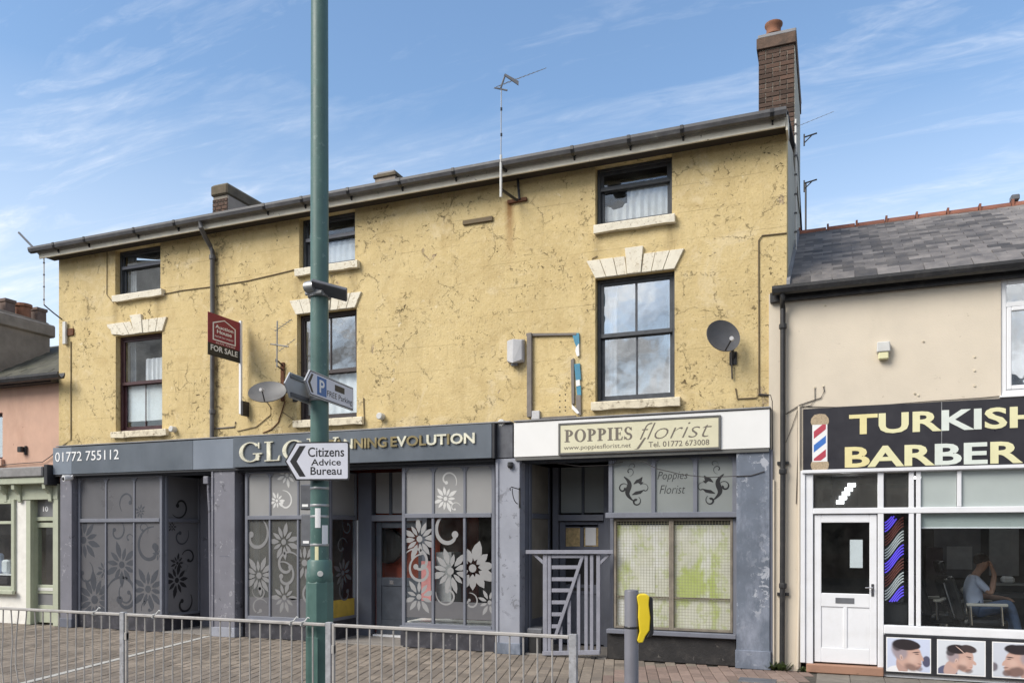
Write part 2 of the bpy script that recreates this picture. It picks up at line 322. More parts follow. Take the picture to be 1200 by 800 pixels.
M['brick'] = random_tint(material('sooty_brick', (.088, .055, .041), .9, var=.35, scale=14, bump=.5, bscale=70, dirt=.5, dcol=(.05, .04, .035), dscale=7), .45, (.15, .085, .06))
M['mortar'] = material('grey_mortar', (.25, .225, .19), .95, var=.2, bump=.4)
M['moss_brick'] = material('mossy_capping', (.13, .105, .075), .95, var=.35, bump=.6, dirt=.6, dcol=(.125, .12, .055), dscale=5)
M['stack_render'] = material('stained_stack_render', (.31, .265, .225), .92, var=.22, scale=3, bump=.4, dirt=.7, dcol=(.13, .12, .105), dscale=1.5, streak=2)
M['pot'] = material('clay_chimney_pot', (.27, .125, .075), .85, var=.25, dirt=.5, dcol=(.08, .06, .05), dscale=8)
M['pot_grey'] = material('sooted_clay_pot', (.18, .13, .11), .9, var=.25, dirt=.5, dcol=(.06, .05, .05), dscale=8)
M['lead'] = material('weathered_lead', (.24, .24, .25), .6, var=.2, bump=.3, bscale=20, dirt=.5, dcol=(.1, .1, .1))
M['shop_grey'] = material('blue_grey_shop_paint', (.120, .130, .165), .55, var=.12, scale=2.5, bump=.15, bscale=80, dirt=.35, dcol=(.2, .21, .24), dscale=3, streak=4)
M['shop_grey_light'] = material('lilac_grey_pilaster_paint', (.165, .165, .195), .6, var=.1, scale=3, bump=.2, bscale=60, dirt=.45, dcol=(.11, .112, .14), dscale=2.2, streak=3)
M['shop_grey_pale'] = material('pale_blue_grey_pilaster_paint', (.29, .305, .355), .6, var=.1, scale=3, bump=.2, bscale=60, dirt=.4, dcol=(.22, .23, .28), dscale=2.2, streak=3)
M['shop_blue'] = material('patched_slate_blue_paint', (.125, .148, .19), .6, var=.2, scale=3, bump=.25, bscale=50, dirt=1, dcol=(.33, .36, .44), dscale=2.6, streak=2.2)
M['shop_dark'] = material('charcoal_blue_door_paint', (.055, .065, .085), .5, var=.15, dirt=.2, dcol=(.12, .13, .15))
M['frame_grey'] = material('blue_grey_frame_paint', (.165, .175, .21), .5, var=.12, scale=5, dirt=.4, dcol=(.10, .105, .13), dscale=5)
M['riser'] = material('dark_stall_riser', (.035, .035, .045), .6, var=.3, bump=.3, dirt=.5, dcol=(.12, .115, .13), dscale=6)
M['riser_black'] = material('black_stall_riser', (.018, .017, .018), .7, var=.3, bump=.5, bscale=40, dirt=.45, dcol=(.08, .072, .065), dscale=6)
M['fascia_slate'] = material('slate_blue_fascia_panel', (.105, .124, .148), .35, var=.12, scale=1.5, dirt=.4, dcol=(.17, .19, .235), dscale=1.6, streak=5)
M['fascia_light'] = material('pale_slate_fascia_panel', (.185, .215, .26), .4, var=.08, scale=1.5, dirt=.3, dcol=(.15, .17, .21), dscale=1.6, streak=5)
M['fascia_dark'] = material('dark_fascia_panel', (.085, .09, .105), .5, var=.25, dirt=.4, dcol=(.16, .165, .18), dscale=3)
M['fascia_edge'] = material('black_fascia_edge', (.02, .021, .026), .5)
M['white_panel'] = material('white_sign_panel', (.78, .78, .77), .4, var=.02, scale=2, dirt=.12, dcol=(.6, .6, .58))
M['cream_panel'] = material('cream_sign_panel', (.64, .61, .44), .5, var=.04)
M['sign_bronze'] = material('bronze_brown_print', (.15, .13, .105), .5, var=.05)
M['sign_frame'] = material('grey_sign_frame', (.11, .11, .105), .5)
M['gold'] = material('polished_gold_letter', (.85, .82, .66), .3, metal=.45, var=.1)
M['gold_edge'] = material('tarnished_gold_return', (.30, .245, .13), .35, metal=.6, var=.2)
M['white'] = material('white_print', (.8, .8, .8), .5, var=.03)
M['black'] = material('black_print', (.014, .014, .016), .5, var=.05)
M['upvc'] = material('white_upvc', (.80, .81, .83), .35, var=.03, scale=3, dirt=.12, dcol=(.55, .54, .5), dscale=4)
M['white_wood'] = material('white_gloss_wood', (.76, .77, .80), .4, var=.04, scale=3, dirt=.2, dcol=(.5, .48, .44), dscale=5)
M['maroon_wood'] = material('dark_maroon_window_paint', (.055, .02, .024), .45, var=.2)
M['slate_wood'] = material('dark_grey_window_paint', (.05, .056, .066), .5, var=.25, dirt=.4, dcol=(.14, .15, .17), dscale=8)
M['brown_wood'] = material('dark_brown_window_paint', (.04, .03, .032), .5, var=.2)
M['net'] = material('net_curtain', (.78, .79, .84), .9, var=.06, scale=12)
M['drape'] = material('grey_drape', (.34, .35, .37), .9, var=.1, scale=12)
M['blind'] = material('white_blind', (.70, .73, .76), .8, var=.04, scale=10)
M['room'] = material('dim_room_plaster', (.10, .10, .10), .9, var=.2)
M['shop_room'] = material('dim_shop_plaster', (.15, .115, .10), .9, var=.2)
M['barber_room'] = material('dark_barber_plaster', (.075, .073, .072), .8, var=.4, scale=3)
M['red_wall'] = material('red_shop_wall', (.42, .075, .035), .8, var=.1)
M['floor_tile'] = material('lobby_floor', (.26, .24, .22), .7, var=.2, dirt=.4)
M['window_glass'] = glass('upper_window_glass', .32, (.93, .96, .97), 0, .08, .12)
M['dim_glass'] = glass('dim_window_glass', .03, (.95, .97, .97), 0, .10, .1)
M['shop_glass'] = glass('shop_glass', .0, (.93, .95, .95), 0, .05)
M['film_glass'] = glass('hazed_shop_glass', .0, (.93, .95, .95), 0, .10, 0, .14)
M['barber_glass'] = glass('barber_glass', .0, (.94, .96, .96), 0, .03)
M['frost_dark'] = material('dark_frosted_film', (.125, .125, .135), .32, var=.08, scale=1.5, spec=.5, coat=.7)
M['frost_deep'] = material('shade_offset_frosted_film', (.19, .19, .20), .32, var=.08, scale=1.5, spec=.5, coat=.7)  # same frosted film, colour lightened to offset the shade in the lobby
M['frost_light'] = material('light_frosted_film', (.29, .29, .29), .35, var=.06, scale=1.2, coat=.7)
M['frost_sage'] = material('grey_painted_sign_pane', (.225, .245, .24), .5, var=.05, scale=2, coat=.7)
M['decal_dark'] = material('charcoal_vinyl', (.05, .055, .068), .45, var=.08)
M['decal_black'] = material('black_vinyl', (.012, .012, .014), .45, var=.08)
M['decal_light'] = material('etched_vinyl', (.265, .265, .27), .6, var=.06)
M['decal_mid'] = material('grey_etched_vinyl', (.20, .20, .205), .6, var=.06)
M['decal_pale'] = material('pale_etched_vinyl', (.58, .58, .57), .6, var=.06)
M['ochre'] = material('ochre_display', (.50, .36, .06), .7, var=.2)
M['pink'] = material('pink_display', (.55, .22, .22), .7, var=.2)
M['galv'] = material('galvanised_steel', (.40, .38, .36), .6, metal=.1, var=.2, scale=9, bump=.15, bscale=90, dirt=.4, dcol=(.20, .19, .18), dscale=9)
M['galv_post'] = material('galvanised_post', (.36, .365, .385), .55, metal=.15, var=.25, scale=14, dirt=.4, dcol=(.24, .24, .25), dscale=12)
M['green_pole'] = material('green_lamp_post_paint', (.066, .135, .120), .48, var=.16, scale=5, bump=.1, bscale=40, dirt=.25, dcol=(.11, .2, .18), dscale=5, streak=4)
M['sign_grey'] = material('grey_sign_back', (.42, .43, .45), .5, metal=.2, var=.08)
M['sign_white'] = material('reflective_sign_white', (.66, .67, .74), .4, var=.03)
M['sign_blue'] = material('parking_blue', (.02, .13, .38), .4, var=.05)
M['solar'] = material('grey_clamp_metal', (.22, .225, .23), .5, metal=.3, var=.15)
M['panel_grey'] = material('slate_grey_panel', (.13, .135, .15), .4, var=.15)
M['for_sale_red'] = material('crimson_board', (.235, .016, .040), .5, var=.05)
M['dish'] = material('dark_grey_dish', (.085, .085, .09), .5, var=.15, dirt=.2, dcol=(.13, .13, .13))
M['dish_pale'] = material('mid_grey_dish', (.15, .15, .152), .5, var=.15, dirt=.3, dcol=(.22, .21, .2))
M['rust'] = material('rusty_iron', (.13, .055, .028), .9, var=.4, scale=20, bump=.4)
M['alloy'] = material('dull_alloy', (.35, .355, .36), .45, metal=.6, var=.15)
M['white_plastic'] = material('aged_white_plastic', (.62, .62, .60), .5, var=.06, dirt=.3, dcol=(.4, .38, .33), dscale=8)
M['grey_box'] = material('grey_alarm_box', (.50, .50, .51), .5, var=.1, dirt=.4, dcol=(.3, .29, .27), dscale=12)
M['blue_strip'] = material('blue_sign_remnant', (.06, .24, .36), .6, var=.2)
M['conduit'] = material('grey_weathered_timber', (.20, .18, .165), .85, var=.2, bump=.3)
M['cable'] = material('wall_cable', (.16, .12, .07), .8)
M['cable_dark'] = material('dark_cable', (.05, .045, .045), .7)
M['gate_wood'] = material('lilac_grey_gate_paint', (.235, .24, .285), .6, var=.1, scale=8, bump=.2, bscale=70, dirt=.4, dcol=(.17, .175, .22), dscale=7)
M['post_grey'] = material('grey_plastic_post', (.165, .165, .19), .45, var=.06, dirt=.2, dcol=(.23, .23, .25), dscale=8)
M['yellow_plastic'] = material('yellow_plastic', (.80, .60, .03), .4, var=.05, dirt=.1, dcol=(.4, .3, .05))
M['mesh_wire'] = material('rusty_guard_wire', (.30, .285, .20), .7, metal=.1, var=.3)
M['guard_frame'] = material('weathered_guard_frame', (.20, .175, .14), .8, var=.3, bump=.3, dirt=.5, dcol=(.09, .08, .07), dscale=8)
M['leaf_poster'] = None
M['sage'] = material('sage_green_paint', (.41, .435, .335), .6, var=.06, bump=.15, dirt=.25, dcol=(.22, .25, .18), dscale=4, streak=3)
M['sage_dark'] = material('shade_toned_sage_paint', (.37, .40, .30), .55, var=.08)  # sage paint with the shade of the door recess mixed into its colour
M['lead_top'] = material('grey_lead_capping', (.24, .235, .235), .7, var=.2, bump=.3, dirt=.5, dcol=(.14, .13, .12), dscale=5)
M['terracotta'] = material('terracotta_step', (.34, .19, .13), .8, var=.15, bump=.3, dirt=.3)
M['sign_black'] = material('charcoal_sign_board', (.030, .029, .036), .35, var=.05)
M['letter_gold'] = material('gold_print', (.74, .66, .34), .45, var=.05)
M['letter_pale'] = material('pale_gold_print', (.74, .71, .44), .45, var=.04)
M['letter_cool'] = material('cool_white_print', (.68, .73, .68), .45, var=.04)
M['print_red'] = material('barber_red', (.45, .06, .09), .45, var=.05)
M['print_blue'] = material('barber_blue', (.05, .17, .52), .45, var=.05)
M['brass_print'] = material('brass_print', (.42, .33, .22), .5, var=.3, scale=60)
M['led_blue'] = material('blue_led_tube', (.05, .04, .3), .4, emit=((.13, .08, .8), .55))
M['led_white'] = material('white_led_tube', (.4, .42, .42), .4, emit=((.75, .85, .9), .12))
M['led_red'] = material('red_led_tube', (.16, .07, .06), .4, emit=((.8, .15, .1), .03))
M['lamp_white'] = material('lit_ceiling_panel', (.8, .8, .8), .5, emit=((1, 1, 1), 5.0))
M['print_bg'] = material('pale_blue_photo_print', (.55, .60, .74), .3, var=.08, scale=3)
M['print_bg2'] = material('pale_grey_photo_print', (.62, .65, .69), .3, var=.08, scale=3)
M['print_skin'] = material('skin_tone_print', (.56, .36, .31), .4, var=.16, scale=18)
M['print_fade'] = material('shaved_hair_print', (.33, .28, .32), .4, var=.15, scale=20)
M['print_hair'] = material('dark_hair_print', (.035, .028, .035), .45, var=.3, scale=30)
M['print_beard'] = material('beard_print', (.20, .13, .12), .45, var=.25, scale=30)
M['print_navy'] = material('navy_print', (.10, .11, .19), .45, var=.1)
M['frost_mint'] = material('pale_mint_film', (.42, .47, .46), .35, var=.06, scale=1.5, coat=.7)
M['leather'] = material('black_leather', (.016, .015, .016), .35, var=.2, bump=.2, bscale=60)
M['chrome'] = material('chrome', (.7, .7, .72), .18, metal=1, var=.05)
M['armrest'] = material('white_armrest_pad', (.62, .60, .55), .5, var=.05)
M['skin'] = material('skin', (.42, .24, .17), .55, var=.08, scale=20)
M['shirt'] = material('pale_blue_shirt', (.50, .56, .72), .85, var=.08, scale=12)
M['jeans'] = material('blue_jeans', (.085, .13, .235), .85, var=.2, scale=15)
M['hair'] = material('dark_brown_hair', (.03, .018, .012), .6, var=.3, scale=40)
M['shoe'] = material('white_trainer', (.55, .55, .53), .6)
M['weed'] = material('weed_leaf', (.055, .085, .022), .7, var=.4, scale=30)
M['asphalt'] = material('asphalt', (.055, .055, .055), .9, var=.2, scale=30, bump=.4, bscale=150)
M['joint'] = material('paving_joint_sand', (.075, .066, .055), .95, var=.3, scale=12, bump=.4)
M['kerb'] = material('concrete_kerb', (.26, .25, .235), .9, var=.15, bump=.3)
M['paint_line'] = material('worn_white_edging', (.46, .45, .42), .85, var=.2, scale=12, dirt=.4, dcol=(.22, .2, .18), dscale=7)
M['paver'] = random_tint(material('buff_block_paver', (.225, .188, .152), .88, var=.16, scale=11, bump=.4, bscale=120, dirt=.35, dcol=(.11, .095, .08), dscale=1.3), .22, (.165, .14, .12))

def chips(m, scale, lo, col, amt=.9, cluster=1.2, bump=True):      # flaked paint, splashes and scabs with ragged outlines
    t = m.node_tree; bs = t.nodes['Principled BSDF']; lk = t.links.new; geo = N('ShaderNodeNewGeometry', t)
    n = N('ShaderNodeTexNoise', t, i_Scale=scale, i_Detail=6, i_Roughness=.68, i_Distortion=.4); lk(geo.outputs['Position'], n.inputs['Vector'])
    a = N('ShaderNodeMapRange', t, i_1=lo, i_2=lo + .025, i_3=0, i_4=amt); lk(n.outputs['Fac'], a.inputs[0])
    n2 = N('ShaderNodeTexNoise', t, i_Scale=cluster, i_Detail=4); lk(geo.outputs['Position'], n2.inputs['Vector'])
    b = N('ShaderNodeMapRange', t, i_1=.42, i_2=.58); lk(n2.outputs['Fac'], b.inputs[0])
    k = N('ShaderNodeMath', t, operation='MULTIPLY'); lk(a.outputs[0], k.inputs[0]); lk(b.outputs[0], k.inputs[1])
    mx = N('ShaderNodeMix', t, data_type='RGBA'); lk(k.outputs[0], mx.inputs[0]); lk(bs.inputs['Base Color'].links[0].from_socket, mx.inputs[6]); mx.inputs[7].default_value = (*col, 1); lk(mx.outputs[2], bs.inputs['Base Color'])
    return m
def spots(m, scale, rad, col, amt=.6):                                # trodden gum and drip spots
    t = m.node_tree; bs = t.nodes['Principled BSDF']; lk = t.links.new; geo = N('ShaderNodeNewGeometry', t)
    v = N('ShaderNodeTexVoronoi', t, i_Scale=scale); lk(geo.outputs['Position'], v.inputs['Vector'])
    a = N('ShaderNodeMapRange', t, i_1=rad, i_2=rad * .8, i_3=0, i_4=amt); lk(v.outputs['Distance'], a.inputs[0])
    mx = N('ShaderNodeMix', t, data_type='RGBA'); lk(a.outputs[0], mx.inputs[0]); lk(bs.inputs['Base Color'].links[0].from_socket, mx.inputs[6]); mx.inputs[7].default_value = (*col, 1); lk(mx.outputs[2], bs.inputs['Base Color'])
    return m
chips(M['shop_grey_light'], 9, .59, (.30, .30, .33)); chips(M['shop_grey_light'], 7, .61, (.07, .07, .085)); chips(M['shop_grey_pale'], 8, .58, (.16, .165, .19)); chips(M['shop_blue'], 7, .57, (.40, .42, .47)); chips(M['shop_blue'], 10, .65, (.07, .075, .09))
chips(M['green_pole'], 14, .61, (.16, .24, .22), .7); chips(M['green_pole'], 20, .67, (.02, .05, .045), .8); chips(M['post_grey'], 22, .66, (.28, .28, .29), .7); chips(M['galv_post'], 30, .56, (.22, .21, .20), .7)
chips(M['cream'], 11, .66, (.40, .34, .26), .7, .8); chips(M['cream'], 3.5, .66, (.58, .52, .42), .6, .7); chips(M['stone'], 14, .57, (.40, .32, .21), .75, 3); chips(M['stone'], 26, .60, (.16, .12, .08), .8, 2); chips(M['sill'], 18, .58, (.14, .10, .06), .85, 3); chips(M['gate_wood'], 12, .64, (.13, .13, .16), .7, 2); chips(M['white_wood'], 16, .69, (.42, .40, .36), .7, 1.5); chips(M['frame_grey'], 14, .64, (.30, .31, .34), .6, 2); chips(M['riser'], 10, .62, (.16, .15, .16), .8, 2); chips(M['riser_black'], 10, .63, (.13, .12, .11), .8, 2); chips(M['salmon'], 9, .66, (.30, .17, .12), .7); chips(M['fascia_board'], 12, .63, (.22, .19, .15), .8, 2); chips(M['gutter'], 10, .63, (.20, .20, .20), .7)
spots(M['paver'], 4.2, .085, (.09, .08, .07), .7); spots(M['paver'], 2.3, .05, (.33, .30, .26), .6)

# ------------------------------------------------------------------ lettering and decals
FONT = None
def text_raw(body, bold=0., shear=0.):
    cu = bpy.data.curves.new('t', 'FONT'); cu.body = body; cu.size = 1; cu.offset = bold; cu.shear = shear; cu.resolution_u = 3
    o = bpy.data.objects.new('t', cu); C.objects.link(o)
    bpy.context.view_layer.update()
    me = bpy.data.meshes.new_from_object(o.evaluated_get(bpy.context.evaluated_depsgraph_get()))
    vs = [(v.co.x, v.co.y) for v in me.vertices]; fs = [tuple(p.vertices) for p in me.polygons]
    bpy.data.meshes.remove(me); bpy.data.objects.remove(o); bpy.data.curves.remove(cu)
    return vs, fs
def bbox(vs): return min(v[0] for v in vs), max(v[0] for v in vs), min(v[1] for v in vs), max(v[1] for v in vs)
def slab(mb, vs, fs, n0, n1, Mx):             # flat outline -> thin solid: front, back and edge walls
    k = len(vs); cnt = {}
    for f in fs:
        for i in range(len(f)):
            e = (f[i], f[(i + 1) % len(f)]); cnt[e] = 1
    walls = [(a, b, b + k, a + k) for a, b in cnt if (b, a) not in cnt]
    mb.add([Mx @ Vector((a, b, n0)) for a, b in vs] + [Mx @ Vector((a, b, n1)) for a, b in vs],
           [f[::-1] for f in fs] + [tuple(i + k for i in f) for f in fs] + walls)
def text(name, body, a0, a1, b0, b1, n0, n1, Mx, mat, parent, bold=0., shear=0., slope=0.):
    vs, fs = text_raw(body, bold, shear); x0, x1, y0, y1 = bbox(vs)
    vs = [(a0 + (x - x0) / (x1 - x0) * (a1 - a0), b0 + (y - y0) / (y1 - y0) * (b1 - b0)) for x, y in vs]
    mb = MB(); slab(mb, vs, fs, n0, n1, Mx); return mb.build(name, mat, parent)
def letters(body, a0, a1, b0, b1, n0, n1, Mx, mats, parent, bold=0.):     # every letter its own piece
    full, _ = text_raw(body, bold); x0, x1, y0, y1 = bbox(full); objs = []
    for i, ch in enumerate(body):
        if ch == ' ': continue
        vs, fs = text_raw(ch, bold); pre, _ = text_raw(body[:i + 1], bold)
        off = bbox(pre)[1] - bbox(vs)[1]
        vs = [(a0 + (x + off - x0) / (x1 - x0) * (a1 - a0), b0 + (y - y0) / (y1 - y0) * (b1 - b0)) for x, y in vs]
        mb = MB(); slab(mb, vs, fs, n0, n1, Mx)
        mt = mats[i % len(mats)] if isinstance(mats, list) else mats
        o = mb.build('letter', mt, parent)
        objs.append(o)
    return objs
def ring_sector(cx, cy, rx, ry, t0, t1, a0, a1, n=22):          # arc whose stroke is t0 thick at the sides and t1 at top and bottom
    o = []; i_ = []
    for k in range(n + 1):
        a = R(a0 + (a1 - a0) * k / n); ca, sa = math.cos(a), math.sin(a)
        o.append((cx + rx * ca, cy + ry * sa)); i_.append((cx + (rx - t0) * ca, cy + (ry - t1) * sa))
    return o + i_[::-1]
def rect(x0, y0, x1, y1): return [(x0, y0), (x1, y0), (x1, y1), (x0, y1)]
def serif_glyph(c, s=.17, h=.055):
    if c == 'P': return [rect(.1, 0, .1 + s, 1), rect(0, 0, .2 + s, h), rect(0, 1 - h, .12, 1), ring_sector(.26, .72, .42, .28, s, h, -90, 90)], .70
    if c == 'I': return [rect(.1, 0, .1 + s, 1), rect(0, 0, .2 + s, h), rect(0, 1 - h, .2 + s, 1)], .2 + s
    if c == 'L': return [rect(.1, 0, .1 + s, 1), rect(0, 0, .62, h), rect(0, 1 - h, .2 + s, 1), [(.54, h), (.62, h), (.64, .27), (.60, .27)]], .64
    if c == 'E': return [rect(.1, 0, .1 + s, 1), rect(0, 0, .62, h), rect(0, 1 - h, .60, 1), rect(.26, .48, .46, .48 + h), [(.54, h), (.62, h), (.64, .27), (.60, .27)], rect(.55, .75, .60, .95), rect(.44, .38, .48, .63)], .64
    if c == 'O': return [ring_sector(.46, .5, .46, .52, s, h, 0, 180), ring_sector(.46, .5, .46, .52, s, h, 180, 360)], .92
    if c == 'G': return [ring_sector(.46, .5, .46, .52, s, h, 38, 338), rect(.70, .06, .70 + s * .9, .42), rect(.58, .38, .96, .43), rect(.80, .68, .85, .98)], .96
    if c == 'W': return [[(.04, 1), (.04 + s, 1), (.42, 0), (.34, 0)], [(.34, 0), (.42, 0), (.64, 1), (.58, 1)], [(.50, 1), (.50 + s, 1), (.88, 0), (.80, 0)], [(.80, 0), (.88, 0), (1.12, 1), (1.06, 1)], rect(-.04, 1, .30, 1 + h), rect(.98, 1, 1.2, 1 + h)], 1.2
    if c == 'S': return [ring_sector(.33, .74, .29, .27, s * .75, h, 10, 250), ring_sector(.33, .26, .31, .28, s * .75, h, -170, 75), rect(.55, .72, .59, .98), rect(.02, .02, .06, .30), [(.10, .60), (.22, .42), (.56, .30), (.50, .44), (.24, .62)]], .66
def serif_word(body, a0, a1, b0, b1, n0, n1, Mx, mat, parent, gap=.1, s=.17, h=.055):
    gl = [serif_glyph(c, s, h) for c in body]; tot = sum(g[1] for g in gl) + gap * (len(gl) - 1); x = 0; sc = (a1 - a0) / tot
    for polys, w in gl:
        mb = MB()
        for q, p in enumerate(polys):
            mb.prism([(a0 + (x + u) * sc, b0 + v * (b1 - b0)) for u, v in p], n0, n1 + .0004 * q, Mx)
        mb.build('letter', mat, parent); x += w + gap
def clip(poly, x0, x1, y0, y1):
    for ax, val, sgn in ((0, x0, 1), (0, x1, -1), (1, y0, 1), (1, y1, -1)):
        res = []
        for i in range(len(poly)):
            p, q = poly[i - 1], poly[i]; ip = (p[ax] - val) * sgn >= 0; iq = (q[ax] - val) * sgn >= 0
            if ip != iq:
                t = (val - p[ax]) / (q[ax] - p[ax]); res.append((p[0] + t * (q[0] - p[0]), p[1] + t * (q[1] - p[1])))
            if iq: res.append(q)
        poly = res
        if len(poly) < 3: return None
    return poly
def flower(cx, cy, r, n=11, rot=0, w=.135, hole=.22, squash=1.):
    ps = []
    for k in range(n):
        a = rot + 2 * math.pi * k / n; rr = r * (1 + .18 * math.sin(k * 2.4 + cx * 9)); ca, sa = math.cos(a), math.sin(a); q = []
        for t, ww in ((hole + .04, .02), (.38, .55), (.58, 1), (.8, .72), (1, 0), (.8, -.72), (.58, -1), (.38, -.55)):
            q.append((cx + (ca * t - sa * ww * w) * rr, cy + (sa * t + ca * ww * w) * rr * squash))
        ps.append(q)
    ps.append([(cx + r * hole * .78 * math.cos(t * .5236), cy + r * hole * .78 * squash * math.sin(t * .5236)) for t in range(12)])
    return ps
def swirl(cx, cy, r, a0, turns, wd=.09, sgn=1, dot=True, r1=.25):
    n = 34; o = []; i_ = []; ps = []
    for k in range(n + 1):
        t = k / n; a = R(a0) + sgn * turns * 2 * math.pi * t; rr = r * (1 - (1 - r1) * t); hw = r * wd * (.25 + 1.5 * t * (1.25 - t))
        o.append((cx + (rr + hw) * math.cos(a), cy + (rr + hw) * math.sin(a))); i_.append((cx + (rr - hw) * math.cos(a), cy + (rr - hw) * math.sin(a)))
    for k in range(0, n):
        ps.append([o[k], o[k + 1], i_[k + 1], i_[k]])
    if dot:
        ex, ey = (o[-1][0] + i_[-1][0]) / 2, (o[-1][1] + i_[-1][1]) / 2
        ps.append([(ex + r * .17 * math.cos(t * .5236), ey + r * .17 * math.sin(t * .5236)) for t in range(12)])
    return ps
def decal(name, shapes, box, n0, Mx, mat, parent):
    mb = MB(); q = 0
    for p in shapes:
        p = clip(p, *box)
        if p and len(p) > 2:
            mb.prism(p, n0, n0 + .0012 + .00004 * (q % 25), Mx); q += 1
    if mb.f: return mb.build(name, mat, parent)
def mbox(mb, Mx, a0, a1, b0, b1, n0, n1): return mb.prism(rect(min(a0, a1), min(b0, b1), max(a0, a1), max(b0, b1)), n0, n1, Mx)

def holed_wall(mb, x0, x1, z0, z1, holes, y0, y1):
    xs = sorted({x0, x1} | {h[0] for h in holes} | {h[1] for h in holes}); zs = sorted({z0, z1} | {h[2] for h in holes} | {h[3] for h in holes})
    xs = [x for x in xs if x0 <= x <= x1]; zs = [z for z in zs if z0 <= z <= z1]
    def solid(i, j):
        if not (0 <= i < len(xs) - 1 and 0 <= j < len(zs) - 1): return False
        cx, cz = (xs[i] + xs[i + 1]) / 2, (zs[j] + zs[j + 1]) / 2
        return not any(h[0] < cx < h[1] and h[2] < cz < h[3] for h in holes)
    for i in range(len(xs) - 1):
        for j in range(len(zs) - 1):
            if not solid(i, j): continue
            a, b, c, d = xs[i], xs[i + 1], zs[j], zs[j + 1]
            mb.add([(a, y0, c), (b, y0, c), (b, y0, d), (a, y0, d)], [(0, 1, 2, 3)]); mb.add([(a, y1, c), (b, y1, c), (b, y1, d), (a, y1, d)], [(3, 2, 1, 0)])
            for di, dj, e in ((-1, 0, ((a, c), (a, d))), (1, 0, ((b, c), (b, d))), (0, -1, ((a, c), (b, c))), (0, 1, ((a, d), (b, d)))):
                if not solid(i + di, j + dj):
                    (p, q), (r, s_) = e; mb.add([(p, y0, q), (r, y0, s_), (r, y1, s_), (p, y1, q)], [(0, 1, 2, 3)])
    return mb
def curtain(name, x0, x1, z0, z1, Y, mat, parent, folds=9, amp=.02, ragged=0., seed=1):
    rnd = random.Random(seed); n = folds * 6; mb = MB(); top = []; bot = []
    for i in range(n + 1):
        t = i / n; y = Y + amp * math.sin(t * folds * 6.283 + .6 * math.sin(t * 9 + seed)) * (1 + .4 * math.sin(t * 5 + seed))
        x = x0 + (x1 - x0) * t; zz = z1 - ragged * (.5 + .5 * math.sin(t * 7 + seed)) * (1 if rnd.random() < .9 else .6)
        top.append((x, y, zz)); bot.append((x, y * .5 + Y * .5, z0))
    k = n + 1
    vs = top + bot + [(x, y + .004, z) for x, y, z in top + bot]
    fs = [(i, i + 1, k + i + 1, k + i) for i in range(n)] + [(2 * k + i + 1, 2 * k + i, 3 * k + i, 3 * k + i + 1) for i in range(n)]
    fs += [(i + 1, i, 2 * k + i, 2 * k + i + 1) for i in range(n)] + [(k + i, k + i + 1, 3 * k + i + 1, 3 * k + i) for i in range(n)] + [(0, k, 3 * k, 2 * k), (n, 2 * k + n, 3 * k + n, k + n)]
    mb.add(vs, fs); return mb.build(name, mat, parent, smooth=True)

# ------------------------------------------------------------------ ground
gd = MB(); gd.add([(-600, -600, -.16), (600, -600, -.16), (600, 600, -.16), (-600, 600, -.16)], [(0, 1, 2, 3)]); g = gd.build('ground', M['asphalt']); g['kind'] = 'structure'
rd = MB().box(-120, 120, -14, -5.75, -.155, -.13).build('road', M['asphalt']); rd['kind'] = 'structure'
pv = MB().box(-30, 14, -5.6, -.001, -.14, -.012); pv.box(-30, 14, -.001, 7, -.14, -.012); pave = pv.build('pavement', M['joint']); pave['kind'] = 'structure'
kb = bpy.data.objects.new('kerb', MB().box(-30, 14, -5.74, -5.605, -.14, .004).mesh('kerb', M['kerb'])); C.objects.link(kb); kb['kind'] = 'structure'

# ------------------------------------------------------------------ the long yellow building
XL, XR = X(69), X(922)
bld = thing('terrace_building', 'long three-storey terrace with flaking yellow render above two grey shopfronts', 'building', ((XL + XR) / 2, 0, 0))
ZTS, ZTH = 6.31, 7.19; ZMS, ZMH = 3.74, 5.56
top_w = [(135, 188), (350.6, 416), (697.5, 787.5)]; mid_w = [(135.6, 190), (348, 418), (697.5, 790.6)]
holes = [(X(a), X(b), ZTS, ZTH) for a, b in top_w] + [(X(a), X(b), ZMS, ZMH) for a, b in mid_w]
w = MB(); holed_wall(w, XL, XR, 3.02, 7.26, holes, 0, .34); w.build('wall', M['yellow'], bld)
# gables, rear wall, floors and roof close the shell
RY, RZ, BY = 3.3, 8.20, 6.6
g2 = MB(); g2.prism([(.341, 0), (BY, 0), (BY, 7.22), (RY, RZ), (.341, 7.30)], -.12, 0, frame(Vector((XR, 0, 0)), Vector((0, 1, 0)))); g2.build('gable_wall', M['gable'], bld)
g3 = MB(); g3.prism([(.341, 0), (BY, 0), (BY, 7.22), (RY, RZ), (.341, 7.30)], 0, .12, frame(Vector((XL, 0, 0)), Vector((0, 1, 0)))); g3.build('gable_wall', M['gable'], bld)
B('rear_wall', M['gable'], bld, XL + .13, XR - .13, BY - .1, BY, 0, 7.3)
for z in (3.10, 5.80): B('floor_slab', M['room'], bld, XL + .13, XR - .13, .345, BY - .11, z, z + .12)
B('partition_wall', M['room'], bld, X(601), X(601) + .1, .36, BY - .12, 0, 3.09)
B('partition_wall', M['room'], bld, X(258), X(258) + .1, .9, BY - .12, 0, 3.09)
rf = MB(); rf.prism([(-.32, 7.325), (-.32, 7.345), (RY, RZ + .06), (BY + .2, 7.26), (BY + .2, 7.22), (RY, RZ)], XL - .12, XR + .03, frame(Vector((0, 0, 0)), Vector((0, 1, 0))))
roof = rf.build('roof', M['roof_under'], bld)
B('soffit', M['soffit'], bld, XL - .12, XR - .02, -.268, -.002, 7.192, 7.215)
B('eaves_board', M['fascia_board'], bld, XL - .17, XR, -.30, -.27, 7.15, 7.322, .004)
